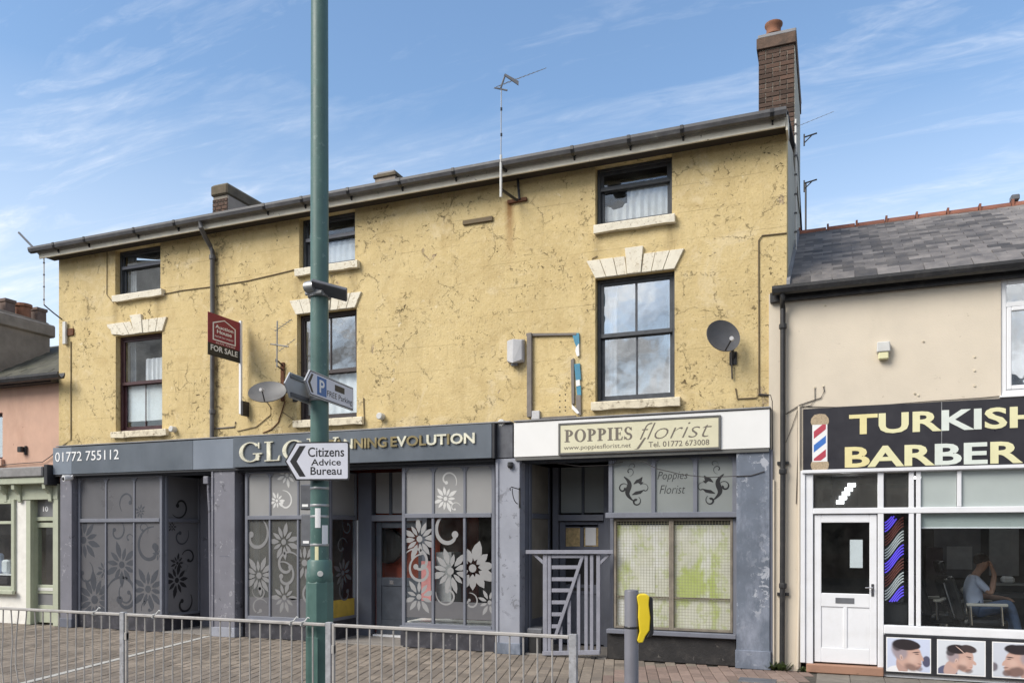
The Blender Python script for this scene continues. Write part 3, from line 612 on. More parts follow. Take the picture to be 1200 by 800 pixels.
B('barge_end', M['fascia_board'], bld, XR + .002, XR + .03, -.29, .02, 7.10, 7.30, .004)
gt = MB(); pts = [(XL - .32, -.365, 7.415), (XR + .02, -.365, 7.415)]
prof = [(-.07, .035), (-.07, 0), (-.05, -.045), (0, -.062), (.05, -.045), (.065, 0), (.065, .035), (.052, .035), (.045, 0), (0, -.045), (-.045, 0), (-.055, .035)]
gt.prism([(p[0] * 1.0 - .368, p[1] * 1.08 + 7.305) for p in prof], XL - .30, XR + .015, frame(Vector((0, 0, 0)), Vector((0, 1, 0))))
gut = gt.build('gutter', M['gutter'], bld, smooth=False)
br = None
for px in (66, 102, 160, 207, 312, 356, 410, 470, 533, 672, 738, 800, 905):
    x = X(px, -.36); pr = [(-.08, .04), (-.08, -.01), (-.055, -.055), (0, -.072), (.055, -.055), (.072, -.01), (.072, .04)]
    k = MB(); k.prism([(p[0] * .98 - .368, p[1] * 1.05 + 7.305) for p in pr], x - .022, x + .022, frame(Vector((0, 0, 0)), Vector((0, 1, 0)))); k.prism([(-.33, 7.26), (-.305, 7.26), (-.305, 7.19), (-.33, 7.21)], x - .012, x + .012, frame(Vector((0, 0, 0)), Vector((0, 1, 0))))
    k.build('gutter_bracket', M['black_plastic'], gut)
# downpipe with a swan neck
dpx = X(249, -.06)
MB().tube([(X(236, -.36), -.375, 7.25), (X(236, -.36), -.375, 7.16), (X(240, -.25), -.25, 7.05), (dpx - .02, -.09, 6.93), (dpx, -.06, 6.85), (dpx, -.06, 5.2), (dpx - .01, -.06, 3.52)], .042, 10).build('downpipe', M['gutter'], bld, smooth=True)
for z in (6.70, 5.1, 3.95): MB().lathe([(.052, z), (.056, z + .01), (.056, z + .07), (.052, z + .08)], Matrix.Translation((dpx, -.06, 0)), 10).build('pipe_collar', M['gutter'], bld)

def bars(mb, x0, x1, z0, z1, t, y0, y1, tb=None):
    tb = tb or t
    mb.box(x0, x0 + t, y0, y1, z0, z1); mb.box(x1 - t, x1, y0, y1, z0, z1); mb.box(x0 + t, x1 - t, y0, y1, z0, z0 + tb); mb.box(x0 + t, x1 - t, y0, y1, z1 - t, z1); return mb
def sash(bldg, h, zr, wood, railmat, vbar=(0, 0), sill=None, silz=.115, silm='sill', yf=.105, tilt=0, glassm='window_glass', lowglass=None):
    x0, x1, z0, z1 = h; e = .004
    wd = bars(MB(), x0 + e, x1 - e, z0 + .003, z1 - e, .045, yf, yf + .10).build('window', M[wood], bldg, .004)
    xa, xb = x0 + .05, x1 - .05
    up = bars(MB(), xa, xb, zr - .005, z1 - .052, .045, yf + .018, yf + .055, .05).build('sash', M[railmat if False else wood], wd, .003)
    if tilt: up.matrix_basis = Matrix.Translation((xa, yf, zr)) @ Matrix.Rotation(tilt, 4, 'Y') @ Matrix.Translation((-xa, -yf, -zr))
    bars(MB(), xa, xb, z0 + .052, zr + .03, .045, yf + .058, yf + .095, .06).build('sash', M[wood], wd, .003)
    MB().box(xa, xb, yf + .004, yf + .017, zr - .01, zr + .05).build('meeting_rail', M[railmat], wd, .003)
    for k, (za, zb, yy) in enumerate(((zr + .045, z1 - .097, yf + .038), (z0 + .112, zr - .015, yf + .078))):
        xs = [xa + .045] + ([(xa + xb) / 2] if vbar[k] else []) + [xb - .045]
        for a, b in zip(xs[:-1], xs[1:]): MB().box(a, b, yy - .002, yy + .002, za, zb).build('pane', M[lowglass if (k and lowglass) else glassm], wd)
        if vbar[k]: MB().box((xa + xb) / 2 - vbar[k], (xa + xb) / 2 + vbar[k], yy - .018, yy - .003, za, zb).build('glazing_bar', M[wood], wd)
    if sill:
        s = MB(); sx0, sx1 = sill; n = 9; rnd = random.Random(int(sx0 * 100)); vs = []; fs = []
        for i in range(n + 1):
            x = sx0 + (sx1 - sx0) * i / n; d = rnd.uniform(-.012, .006)
            vs += [(x, -.085 + rnd.uniform(-.004, .004), z0 - silz + d), (x, -.09, z0 - .012), (x, -.082, z0), (x, yf - .003, z0 + .012), (x, yf - .003, z0 - silz)]
        for i in range(n):
            a = i * 5; b = a + 5; fs += [(a + j, a + (j + 1) % 5, b + (j + 1) % 5, b + j) for j in range(5)]
        fs += [(4, 3, 2, 1, 0), tuple(n * 5 + j for j in range(5))]
        s.add(vs, fs).build('sill', M[silm], wd)
    return wd
def flat_arch(wd, x0, x1, t0, t1, z0, z1, zk, mat, broken=False):
    n = 7
    for i in range(n):
        f0, f1 = i / n, (i + 1) / n; e = .004
        a0, a1 = x0 + (x1 - x0) * f0 + e, x0 + (x1 - x0) * f1 - e; b0, b1 = t0 + (t1 - t0) * f0 + e, t0 + (t1 - t0) * f1 - e
        if i == 3: poly = [(a0 - .02, z0), (a1 + .02, z0), (b1 + .035, zk), (b0 - .035, zk)]; pr = .05
        elif broken and i == 0: poly = [(a0 + .06, z0 + .02), (a1, z0), (b1, z1), (b0, z1), (b0 + .03, z1 - .06), (b0 + .10, z1 - .11), (b0 + .13, z1 - .20)]; pr = .03
        else: poly = [(a0 + (.02 if i == 4 else 0), z0), (a1 - (.02 if i == 2 else 0), z0), (b1 - (.035 if i == 2 else 0), z1), (b0 + (.035 if i == 4 else 0), z1)]; pr = .032 + .003 * (i % 2)
        MB().prism(poly, -.01, pr).build('voussoir', M[mat], wd, .004)
sx = lambda a, b: (X(a, -.085), X(b, -.085))
def zr(px, py): return Z(px, py, .12)
# top floor
h = holes[0]; wd = sash(bld, h, zr(168, 312), 'slate_wood', 'frame_grey', sill=sx(131, 189), glassm='dim_glass', silm='stone'); curtain('curtain', h[0] + .06, h[0] + .30, h[2] + .05, h[3] - .05, .23, M['drape'], wd, 4)
h = holes[1]; wd = sash(bld, h, zr(400, 277), 'slate_wood', 'frame_grey', sill=sx(345, 418.5), silm='stone', glassm='dim_glass'); curtain('curtain', h[0] + .05, h[1] - .05, h[2] + .05, zr(400, 280), .23, M['net'], wd, 8, .015)
h = holes[2]; wd = sash(bld, h, zr(745, 218), 'slate_wood', 'slate_wood', sill=sx(695.5, 790.5), silm='stone', glassm='dim_glass')
curtain('curtain', h[0] + .42, h[1] - .05, h[2] + .05, zr(760, 207), .23, M['net'], wd, 6, .02, .03); curtain('curtain', h[0] + .05, h[0] + .43, h[2] + .05, zr(720, 237), .23, M['net'], wd, 3, .02, .07, 4)
# middle floor
h = holes[3]; wd = sash(bld, h, zr(170, 449), 'maroon_wood', 'maroon_wood', (0, .006), sx(129.5, 194), glassm='dim_glass'); flat_arch(wd, X(138), X(191.5), X(126), X(196.5), ZMH - .005, 5.80, 5.91, 'stone', True)
B('blind', M['blind'], wd, h[0] + .06, h[1] - .06, .215, .22, h[2] + .22, zr(170, 449)); B('window_board', M['white_wood'], wd, h[0] + .05, h[1] - .05, .225, .33, h[2] + .02, h[2] + .05)
curtain('curtain', h[0] + .05, h[0] + .20, zr(170, 449), h[3] - .05, .30, M['drape'], wd, 3); curtain('curtain', h[0] + .42, h[1] - .28, zr(170, 449), h[3] - .4, .31, M['net'], wd, 4)
h = holes[4]; wd = sash(bld, h, zr(385, 437), 'brown_wood', 'brown_wood', (.010, 0), sx(343, 424), tilt=R(-1.2), lowglass='dim_glass'); flat_arch(wd, X(347.5), X(417), X(340), X(424.5), ZMH - .005, 5.80, 5.91, 'stone')
curtain('curtain', h[0] + .06, h[1] - .05, h[2] + .03, zr(385, 435), .23, M['net'], wd, 6, .02)
h = holes[5]; wd = sash(bld, h, zr(745, 392), 'slate_wood', 'slate_wood', (.014, .012), sx(692.5, 796.5)); flat_arch(wd, X(698), X(791), X(687.5), X(802.5), ZMH - .005, 5.82, 5.93, 'stone')
curtain('curtain', h[0] + .05, h[0] + .27, h[2] + .05, h[3] - .05, .23, M['net'], wd, 4, .025); curtain('curtain', h[1] - .13, h[1] - .05, h[2] + .05, h[3] - .05, .23, M['net'], wd, 2, .02)
# small wall features
B('slot_vent', M['cable'], bld, X(543), X(578), -.035, .01, Z(560, 260) - .025, Z(560, 260) + .045, .006)
for px, py in ((205, 503), (448, 488), (590, 496)):
    p = W(px, py); MB().lathe([(.055, 0), (.055, .10), (.045, .11)], frame(Vector((p.x, -.0, p.z)), Vector((1, 0, 0))), 14).build('vent_pipe', M['white_plastic'], bld, smooth=True)
def cable(pts, r=.007, mat='cable', Y=-.012, parent=bld, name='cable'):
    return MB().tube([W(a, b, Y) for a, b in pts], r, 5).build(name, M[mat], parent)
cable([(125.5, 282), (125, 345), (133, 355)]); cable([(189, 345), (215, 340), (247, 336)], .008); cable([(253, 335), (290, 329), (320, 322), (345, 316)], .008)
cable([(83, 400), (83, 515), (76, 520), (70, 524)], .009); cable([(922, 273), (893, 276), (889, 282), (889.5, 462), (886, 466), (864, 467), (862, 455)], .010)
cable([(889, 462), (903, 463), (905, 470), (905.5, 530), (905, 600), (906, 700)], .014, 'cable_dark', -.02)
cable([(312, 470), (317, 477), (317, 486), (300, 500), (278, 505)], .008); cable([(334, 470), (326, 495), (318, 503), (308, 507)], .010, 'rust'); cable([(330, 482), (345, 492), (338, 500)], .006)
cable([(426, 466), (427, 498)], .008); cable([(250, 502), (275, 500), (276, 494)], .012, 'conduit')
cable([(700, 300), (694, 303), (695, 306)], .007)

# chimneys
def brick_stack(bldg, x0, x1, y0, y1, z0, z1, sidemat, cap, name='chimney', lean=0.):
    core = MB().box(x0 + .012, x1 - .004, y0 + .012, y1, z0, z1).build(name, [M['mortar']], bldg)
    B('rendered_side', M[sidemat], core, x1 - .003, x1 + .012, y0 + .02, y1 + .002, z0, z1 - .25)
    bl, bh, jt = .205, .065, .011; protos = {}
    def brick(L_, x, z):
        key = round(L_, 3)
        if key not in protos:
            o = MB().box(0, L_, 0, .05, 0, bh).build('brick', M['brick'], core, .004); protos[key] = o
        else: o = copy_obj(protos[key], None, core)
        o.matrix_basis = Matrix.Translation((x, y0 + random.uniform(-.004, .004), z)); o.rotation_euler = (0, random.uniform(-.01, .01), 0)
    z = z0; r = 0
    while z + bh < z1 - .24:
        seq = [bl, bl, .10] if r % 3 == 0 else ([.10, .10, .10, .10, .10] if r % 3 == 1 else [.10, bl, bl])
        tot = sum(seq) + jt * (len(seq) - 1); sc = ((x1 - x0) - jt * (len(seq) - 1)) / sum(seq); x = x0
        for q in seq:
            brick(q * sc, x, z); x += q * sc + jt
        z += bh + jt; r += 1
    return core
cy = 2.0; zt = Z(909, 38, cy); x0, x1 = X(889, cy), X(930.5, cy)
ch = brick_stack(bld, x0, x1, cy, 4.3, 7.7, zt, 'gable', 'moss_brick')
capm = material('sooty_brick_capping', (.12, .08, .06), .92, var=.35, scale=12, bump=.6, bscale=40, dirt=.6, dcol=(.05, .045, .04), dscale=8)
B('capping', capm, ch, x0 - .03, x1 + .03, cy - .035, 4.33, zt - .235, zt - .06, .006); B('flaunching', M['lead'], ch, x0 - .01, x1 + .035, cy - .02, 4.33, zt - .058, zt + .0, .01)
pp = W(906.5, 38, cy + .25); MB().lathe([(.105, -.02), (.105, .10), (.125, .12), (.125, .15), (.11, .16), (.115, .24), (.14, .27), (.14, .30), (.10, .305)], Matrix.Translation((pp.x, cy + .28, zt)), 16).build('chimney_pot', M['pot'], ch, smooth=True)
for k in (1.0, 1.6): MB().lathe([(.10, -.02), (.11, .24), (.13, .28), (.09, .285)], Matrix.Translation((pp.x, cy + k, zt)), 14).build('chimney_pot', M['pot'], ch, smooth=True)
cy = 1.7; zt = Z(266, 215, cy); x0, x1 = X(249, cy), X(266, cy)
ch = brick_stack(bld, x0, x1, cy, 3.9, 7.85, zt + .02, 'stack_render', 'moss_brick'); B('capping', M['moss_brick'], ch, x0 - .03, x1 + .03, cy - .035, 3.93, zt - .22, zt, .03)
cy = 2.0; zt = Z(455, 202, cy) + .02; x0, x1 = X(439.5, cy), X(463, cy)
ch = B('chimney', M['stack_render'], bld, x0, x1, cy, 3.3, 7.8, zt - .1); B('capping', M['moss_brick'], ch, x0 - .03, x1 + .03, cy - .03, 3.33, zt - .1, zt - .03, .01); B('flaunching', M['lead'], ch, x0 + .02, x1 - .02, cy + .02, 3.3, zt - .03, zt + .03, .02)

# ------------------------------------------------------------------ shopfronts
ZF, ZFT = 2.965, 3.49            # underside and top of the fascia
def pilaster(px0, px1, mat, base='shop_grey', y0=-.09, y1=.14, zb=.17, panel=True, zt=None):
    x0, x1 = X(px0, y0), X(px1, y0); p = B('pilaster', M[mat], bld, x0, x1, y0, y1, 0, (zt or ZF) - .003, .005)
    B('plinth', M[base], p, x0 - .015, x1 + .015, y0 - .02, y1 - .02, 0, zb, .006)
    if panel: B('moulding', M[mat], p, x0 + .004, x0 + .05, y0 - .018, y0 + .01, zb + .002, (zt or ZF) - .01, .004)
    return p
pilaster(70.5, 84, 'shop_grey_light', panel=False); pilaster(248, 275, 'shop_grey_light', 'shop_grey_pale'); p3 = pilaster(581, 609, 'shop_grey_pale', 'shop_blue'); p4 = pilaster(863, 902, 'shop_blue', 'shop_blue', panel=False, zb=.25)
B('pilaster_return', M['shop_grey'], bld, X(902.3, -.06), X(905.5, -.06), -.07, .1, .0, ZF - .01)
B('beam', M['shop_dark'], bld, XL + .13, XR - .13, .0, .33, 2.90, 3.018)
for a, b in ((70, 84), (248, 275)):
    pass
MB().box(X(263, -.09) - .11, X(263, -.09) + .11, -.094, -.088, 1.42, 1.428).build('panel_joint', M['shop_grey'], bld)

def shop_window(Mx, edges, zb, zt, zh, ups, lows, n=0., mull=.036, fm='frame_grey', name='shop_window', tr=.07, sill=.05, brackets=False, upm=True, mw=None):
    a0, a1 = edges[0], edges[-1]; f = MB()
    mbox(f, Mx, a0 - .03, a0 + .03, zb, zh, n - .03, n + .035); mbox(f, Mx, a1 - .03, a1 + .03, zb, zh, n - .03, n + .035)
    mbox(f, Mx, a0 + .03, a1 - .03, zt - tr / 2, zt + tr / 2, n - .03, n + .045); mbox(f, Mx, a0 + .03, a1 - .03, zb, zb + sill, n - .03, n + .04); mbox(f, Mx, a0 + .03, a1 - .03, zh - .03, zh, n - .03, n + .03)
    o = f.build(name, M[fm], bld, .006)
    boxes = []
    for i in range(len(edges) - 1):
        l, r = edges[i] + (.03 if i == 0 else mull / 2), edges[i + 1] - (.03 if i == len(edges) - 2 else mull / 2)
        q = MB(); mbox(q, Mx, l, r, zb + sill, zt - tr / 2, n - .004, n + .004); q.build('pane', M[lows[i]], o)
        q = MB(); mbox(q, Mx, l, r, zt + tr / 2, zh - .03, n - .004, n + .004); q.build('pane', M[ups[i]], o)
        boxes.append(((l, r, zb + sill, zt - tr / 2), (l, r, zt + tr / 2, zh - .03)))
        if brackets:
            for sgn, c0 in ((1, l), (-1, r)):
                q = MB(); q.prism([(c0, zh - .031), (c0 + sgn * .055, zh - .031), (c0 + sgn * .05, zh - .05), (c0 + sgn * .025, zh - .055), (c0 + sgn * .018, zh - .09), (c0, zh - .10)], n + .006, n + .02, Mx); q.build('corner_bracket', M[fm], o)
    for e in edges[1:-1]:
        q = MB(); mbox(q, Mx, e - mull / 2, e + mull / 2, zb + sill, zt - tr / 2, n - .025, n + .03); q.build('mullion', M[fm], o, .004)
        q = MB(); mbox(q, Mx, e - mull / 2, e + mull / 2, zt + tr / 2, zh - .03, n - .025, n + .022); q.build('mullion', M[fm], o, .004)
    return o, boxes
YW = .06
MF = frame(Vector((0, YW, 0)), Vector((1, 0, 0)))
def MR(xw): return frame(Vector((xw, 0, 0)), Vector((0, 1, 0)))
ZTR = 2.10; ZHD = 2.90
# bay 1: tanning shop, left window with a splayed return into the side lobby
e1 = [X(p, YW) for p in (94, 125, 158, 190)]
sw, bx = shop_window(MF, e1, .27, 2.07, ZHD, ['frost_dark'] * 3, ['frost_dark'] * 3, brackets=True)
def put(o, Mx, b, shapes, mat, n=.0045): decal('vinyl_motif', shapes, b, n, Mx, M[mat], o)
def at(b, u, v): return b[0] + u * (b[1] - b[0]), b[2] + v * (b[3] - b[2])
b = bx[0][0]; put(sw, MF, b, flower(*at(b, .1, .80), .42, 11, .3), 'decal_dark'); put(sw, MF, b, flower(*at(b, .55, .13), .50, 13, .2), 'decal_dark'); put(sw, MF, b, flower(*at(b, .95, .46), .20, 9), 'decal_dark'); put(sw, MF, b, swirl(*at(b, .15, .42), .26, 60, -.7), 'decal_dark')
b = bx[1][0]; put(sw, MF, b, flower(*at(b, .55, .53), .40, 11, .15), 'decal_dark'); put(sw, MF, b, swirl(*at(b, .35, .90), .24, 80, -.8), 'decal_dark'); put(sw, MF, b, swirl(*at(b, .62, .17), .46, 170, -.9), 'decal_dark'); put(sw, MF, b, swirl(*at(b, .75, .20), .24, 120, .8), 'decal_dark'); put(sw, MF, b, swirl(*at(b, .82, .82), .13, -60, .8), 'decal_dark')
b = bx[2][0]; put(sw, MF, b, swirl(*at(b, .62, .72), .40, 80, .82, .10), 'decal_dark'); put(sw, MF, b, flower(*at(b, .50, .27), .40, 11, .4), 'decal_dark'); put(sw, MF, b, swirl(*at(b, .30, .93), .14, -40, .8), 'decal_dark'); put(sw, MF, b, flower(*at(b, .88, .66), .15, 8), 'decal_dark'); put(sw, MF, b, swirl(*at(b, .55, .07), .20, 200, -.8), 'decal_dark')
b = bx[1][1]; put(sw, MF, b, swirl(*at(b, .78, .42), .24, 230, -.7), 'decal_dark'); b = bx[2][1]; put(sw, MF, b, flower(*at(b, .2, .18), .13, 9), 'decal_dark')
xr = X(191.5, YW); yb = YX(233, xr)
M1 = MR(xr); sr, br_ = shop_window(M1, [YW + .06, yb], .27, 2.07, ZHD, ['frost_deep'], ['frost_deep'])
b = br_[0][0]; put(sr, M1, b, flower(*at(b, .30, .36), .30, 10, .1), 'decal_black'); put(sr, M1, b, flower(*at(b, .32, .55), .17, 9), 'decal_black'); put(sr, M1, b, swirl(*at(b, .70, .60), .19, 160, -.75, .12), 'decal_black'); put(sr, M1, b, swirl(*at(b, .52, .10), .24, 40, -.75, .12), 'decal_black'); put(sr, M1, b, swirl(*at(b, .42, .85), .22, 30, -.8), 'decal_dark'); put(sr, M1, b, flower(*at(b, .15, .95), .1, 8), 'decal_black')
b = br_[0][1]; put(sr, M1, b, swirl(*at(b, .40, .30), .24, 220, .85, .1), 'decal_black')
B('stall_riser', M['riser'], bld, X(92, YW), xr + .03, YW - .02, YW + .1, 0, .268); B('stall_riser', M['riser'], bld, xr - .06, xr + .028, YW + .101, yb, 0, .268)
dx1 = X(247, .142)
B('shop_door', M['shop_grey_light'], bld, xr + .07, dx1, yb - .02, yb + .03, .02, ZTR - .05, .01); B('door_jamb', M['frame_grey'], bld, xr + .0, xr + .065, yb + .002, yb + .07, 0, ZHD); B('side_panel', M['shop_grey_light'], bld, xr + .068, xr + .42, yb - .03, yb - .021, 0, ZHD); B('fanlight', M['frost_deep'], bld, xr + .07, dx1, yb, yb + .02, ZTR + .02, ZHD)
B('lobby_wall', M['shop_grey'], bld, dx1 + .003, X(277, .05), .142, yb + .1, 0, ZHD); B('lobby_floor', M['floor_tile'], bld, xr + .03, dx1 + .1, .0, yb, -.008, .016)
MB().tube([W(244.5, 562, -.02), W(244.5, 575, -.02), W(246, 600, -.02), W(247.5, 742, -.02)], .028, 8).build('waste_pipe', M['shop_grey_light'], bld, smooth=True)
B('pipe_head', M['shop_grey_light'], bld, X(240, -.03), X(246, -.03), -.08, .0, Z(244, 567), Z(244, 558), .01)
# bay 2: tanning shop front with the recessed door
e2 = [X(p, YW) for p in (290, 317, 350, 383)]
sw, bx = shop_window(MF, e2, .33, ZTR, ZHD, ['frost_light'] * 3, ['film_glass'] * 3, brackets=True)
NV = .0045
b = bx[0][0]; put(sw, MF, b, swirl(*at(b, .30, .83), .33, 60, -.72, .12), 'decal_mid'); put(sw, MF, b, flower(*at(b, .5, .42), .33, 12, .1), 'decal_mid'); put(sw, MF, b, swirl(*at(b, .55, .26), .17, 170, .8), 'decal_mid'); put(sw, MF, b, swirl(*at(b, .5, .08), .2, 20, .8), 'decal_mid')
b = bx[1][0]; put(sw, MF, b, flower(*at(b, .48, .77), .30, 11, .25), 'decal_mid'); put(sw, MF, b, swirl(*at(b, .62, .53), .27, 30, .85, .12), 'decal_mid'); put(sw, MF, b, swirl(*at(b, .50, .42), .26, 110, -.8, .12), 'decal_mid'); put(sw, MF, b, flower(*at(b, .5, .20), .26, 10, .0), 'decal_mid')
b = bx[2][0]; put(sw, MF, b, flower(*at(b, .2, .56), .34, 11, .4), 'decal_mid'); put(sw, MF, b, swirl(*at(b, .5, .22), .30, 20, .8), 'decal_mid'); put(sw, MF, b, flower(*at(b, .8, .8), .28, 11, .4), 'decal_mid')
b = bx[1][1]; put(sw, MF, b, swirl(*at(b, .5, .32), .20, 100, -.75), 'decal_pale'); put(sw, MF, b, flower(*at(b, .22, .35), .15, 9), 'decal_pale'); put(sw, MF, b, flower(*at(b, .6, .95), .2, 9), 'decal_pale')
for bb in bx:
    b = bb[0]; put(sw, MF, (b[0], b[1], b[2], b[2] + .33), [rect(b[0], b[2], b[1], b[2] + .33)], 'frost_dark')
xr2 = X(384, YW); yb2 = YX(416, xr2)
M2 = MR(xr2); sr, br_ = shop_window(M2, [YW + .06, yb2], .33, ZTR, ZHD, ['frost_light'], ['shop_glass'])
b = br_[0][0]; put(sr, M2, b, flower(*at(b, .5, .45), .26, 10, .2), 'frost_dark'); put(sr, M2, b, swirl(*at(b, .45, .72), .18, 20, .8), 'frost_dark'); put(sr, M2, b, swirl(*at(b, .62, .25), .24, 100, .75), 'frost_dark'); put(sr, M2, b, swirl(*at(b, .7, .93), .16, 150, .8), 'frost_dark'); put(sr, M2, (b[0], b[1], b[2], b[2] + .3), [rect(b[0], b[2], b[1], b[2] + .3)], 'ochre')
B('stall_riser', M['riser'], bld, X(288, YW), xr2 + .03, YW - .02, YW + .1, 0, .328); B('stall_riser', M['riser'], bld, xr2 - .06, xr2 + .028, YW + .101, yb2, 0, .328)
B('window_sill', M['frame_grey'], bld, X(288, 0), xr2 + .05, YW - .09, YW - .031, .29, .335, .006)
B('door_jamb', M['white_wood'], bld, xr2 + .0, xr2 + .06, yb2 + .002, yb2 + .05, .0, ZTR - .04)
dl, dr = X(424, yb2 + .05), X(478, .35)
yd = yb2 + .06
B('door_jamb', M['shop_grey'], bld, xr2 + .062, X(437, yd), yd - .05, yd + .1, 0, ZHD); B('door_jamb', M['shop_grey'], bld, dr - .03, dr + .06, yd - .05, yd + .1, 0, ZHD); B('door_head', M['frame_grey'], bld, X(437, yd), dr - .032, yd - .05, yd + .1, ZTR - .06, ZTR + .05, .005)
d0, d1 = X(440, yd), dr - .035
dm = MB(); bars(dm, d0, d1, .05, 2.03, .11, yd + .02, yd + .06, .25); dm.box(d0 + .11, d1 - .11, yd + .02, yd + .06, .90, 1.05); dm.box(d0 + .11, d1 - .11, yd + .035, yd + .055, .30, .90); door = dm.build('shop_door', M['shop_dark'], bld, .006); d0_, d1_ = d0, d1
B('pane', M['shop_glass'], door, d0 + .11, d1 - .11, yd + .036, yd + .042, 1.05, 1.92); B('letter_plate', M['chrome'], door, d0 + .28, d0 + .36, yd + .012, yd + .02, .93, 1.0); B('threshold', M['white_wood'], bld, d0 - .02, d1 + .02, yd - .06, yd + .06, .0, .045)
for a, b_ in ((X(440, yd), X(456, yd)), (X(459, yd), d1)): B('fanlight', M['frost_light'], bld, a, b_, yd + .02, yd + .03, ZTR + .08, ZHD)
B('fanlight_bar', M['shop_dark'], bld, X(456, yd), X(459, yd), yd, yd + .04, ZTR + .06, ZHD); B('lobby_floor', M['floor_tile'], bld, xr2 + .031, dr + .1, .0, yd + .06, -.008, .014)
e3 = [X(p, YW) for p in (474, 508, 545, 579)]
sw, bx = shop_window(MF, e3, .34, ZTR + .01, ZHD, ['frost_light'] * 3, ['shop_glass'] * 3, brackets=True, mull=.042)
b = bx[0][0]; put(sw, MF, b, flower(*at(b, .52, .80), .31, 12, .1), 'decal_light'); put(sw, MF, b, swirl(*at(b, .45, .57), .27, 150, -.75, .11), 'decal_light'); put(sw, MF, b, swirl(*at(b, .60, .50), .27, 80, .95, .11), 'decal_light'); put(sw, MF, b, flower(*at(b, .5, .25), .27, 10, .3), 'decal_light')
b = bx[1][0]; put(sw, MF, b, swirl(*at(b, .55, .86), .34, 80, .72, .12), 'decal_light'); put(sw, MF, b, flower(*at(b, .55, .50), .34, 12, .3), 'decal_light'); put(sw, MF, b, swirl(*at(b, .45, .28), .21, 170, .8, .1), 'decal_light')
b = bx[2][0]; put(sw, MF, b, flower(*at(b, .25, .53), .38, 11, .15, .2), 'decal_light'); put(sw, MF, b, swirl(*at(b, .18, .22), .14, 100, -.9, .13), 'decal_light'); put(sw, MF, b, flower(*at(b, .9, .22), .20, 9), 'decal_light')
b = bx[1][1]; put(sw, MF, b, swirl(*at(b, .45, .72), .17, -30, .75, .1), 'decal_pale'); put(sw, MF, b, flower(*at(b, .38, .32), .20, 11), 'decal_pale'); put(sw, MF, b, swirl(*at(b, .70, .12), .10, 20, .7), 'decal_pale')
for bb in bx:
    b = bb[0]; put(sw, MF, (b[0], b[1], b[2], b[2] + .36), [rect(b[0], b[2] + .09, b[1], b[2] + .36)], 'frost_dark')
B('stall_riser', M['riser'], bld, X(470, YW), X(581, YW), YW - .02, YW + .1, 0, .338); B('window_sill', M['frame_grey'], bld, X(469, 0), X(581, 0), YW - .09, YW - .031, .30, .345, .006)
B('window_bed', M['white_panel'], bld, X(470, YW) + .05, X(581, YW), YW + .12, YW + .6, .36, .40)
# inside of the tanning shop
B('shop_floor', M['shop_room'], bld, X(280, .1), X(601) - .01, yd + .1, BY - .12, -.01, .03)
B('interior_wall', M['red_wall'], bld, X(400, 2.2), X(560, 2.2), 2.2, 2.25, .03, 3.09); B('interior_wall', M['shop_room'], bld, X(280, 1.6), X(400, 1.6), 1.6, 1.65, .03, 3.09); B('interior_screen', M['red_wall'], bld, d0_ - .3, d1_ + .15, 1.30, 1.33, .03, 2.6); B('interior_screen', M['drape'], bld, X(291, .5), X(303, .5), .5, .53, .4, 2.4)
B('display_unit', M['pink'], bld, X(497, 1.0), X(508, 1.0), .9, 1.2, .4, 1.35); B('display_unit', M['drape'], bld, X(514, 1.2), X(532, 1.2), 1.1, 1.5, .03, 1.5)
MB().lathe([(.30, 0), (.32, .04), (.30, .08)], frame(Vector((X(455, 1.2), 1.24, 1.60)), Vector((1, 0, 0))), 20).build('wall_mirror', M['black'], bld, smooth=True)

# florist: recessed door, boarded window, wooden half gate
YR = 1.1; xf0 = X(619, .0)
B('lobby_wall', M['shop_grey'], bld, X(609.5, .14), X(618.5, .14), .141, YR + .1, 0, ZHD)
dirty = material('dirty_cream_lobby_glazing', (.235, .215, .180), .55, var=.25, scale=3, dirt=.6, dcol=(.09, .085, .075), dscale=2.2, streak=5)
M3 = MR(X(618.5, .14) + .005); fr = MB(); mbox(fr, M3, .15, .24, .0, ZHD, -.0, .03); mbox(fr, M3, YR - .06, YR + .02, 0, ZHD, -.0, .03); mbox(fr, M3, .24, YR - .06, 2.06, 2.14, 0, .035); mbox(fr, M3, .24, YR - .06, .0, .5, 0, .025); lw = fr.build('lobby_window', M['shop_grey'], bld, .004)
q = MB(); mbox(q, M3, .24, YR - .06, .5, 2.06, .002, .010); q.build('pane', dirty, lw); q = MB(); mbox(q, M3, .24, YR - .06, 2.14, ZHD, .002, .010); q.build('pane', dirty, lw)
xa, xb = X(655, YR), X(722, .9)
B('door_jamb', M['shop_grey'], bld, xa - .10, xa, YR - .03, YR + .1, 0, ZHD); B('door_jamb', M['shop_grey'], bld, X(708, YR), X(708, YR) + .12, YR - .03, YR + .1, 0, ZHD); B('door_head', M['frame_grey'], bld, xa, X(708, YR), YR - .05, YR + .08, 2.03, 2.13, .005)
for a, b_ in ((657, 681.5), (684.5, 707)): B('fanlight', M['frost_sage'], bld, X(a, YR), X(b_, YR), YR + .02, YR + .03, 2.16, ZHD)
B('fanlight_bar', M['shop_dark'], bld, X(681.5, YR), X(684.5, YR), YR, YR + .04, 2.131, ZHD)
dm = MB(); y0 = YR + .02; d0, d1 = xa + .005, X(708, YR) - .005
zc0, zc1 = Z(683, 640, YR), Z(683, 614, YR)
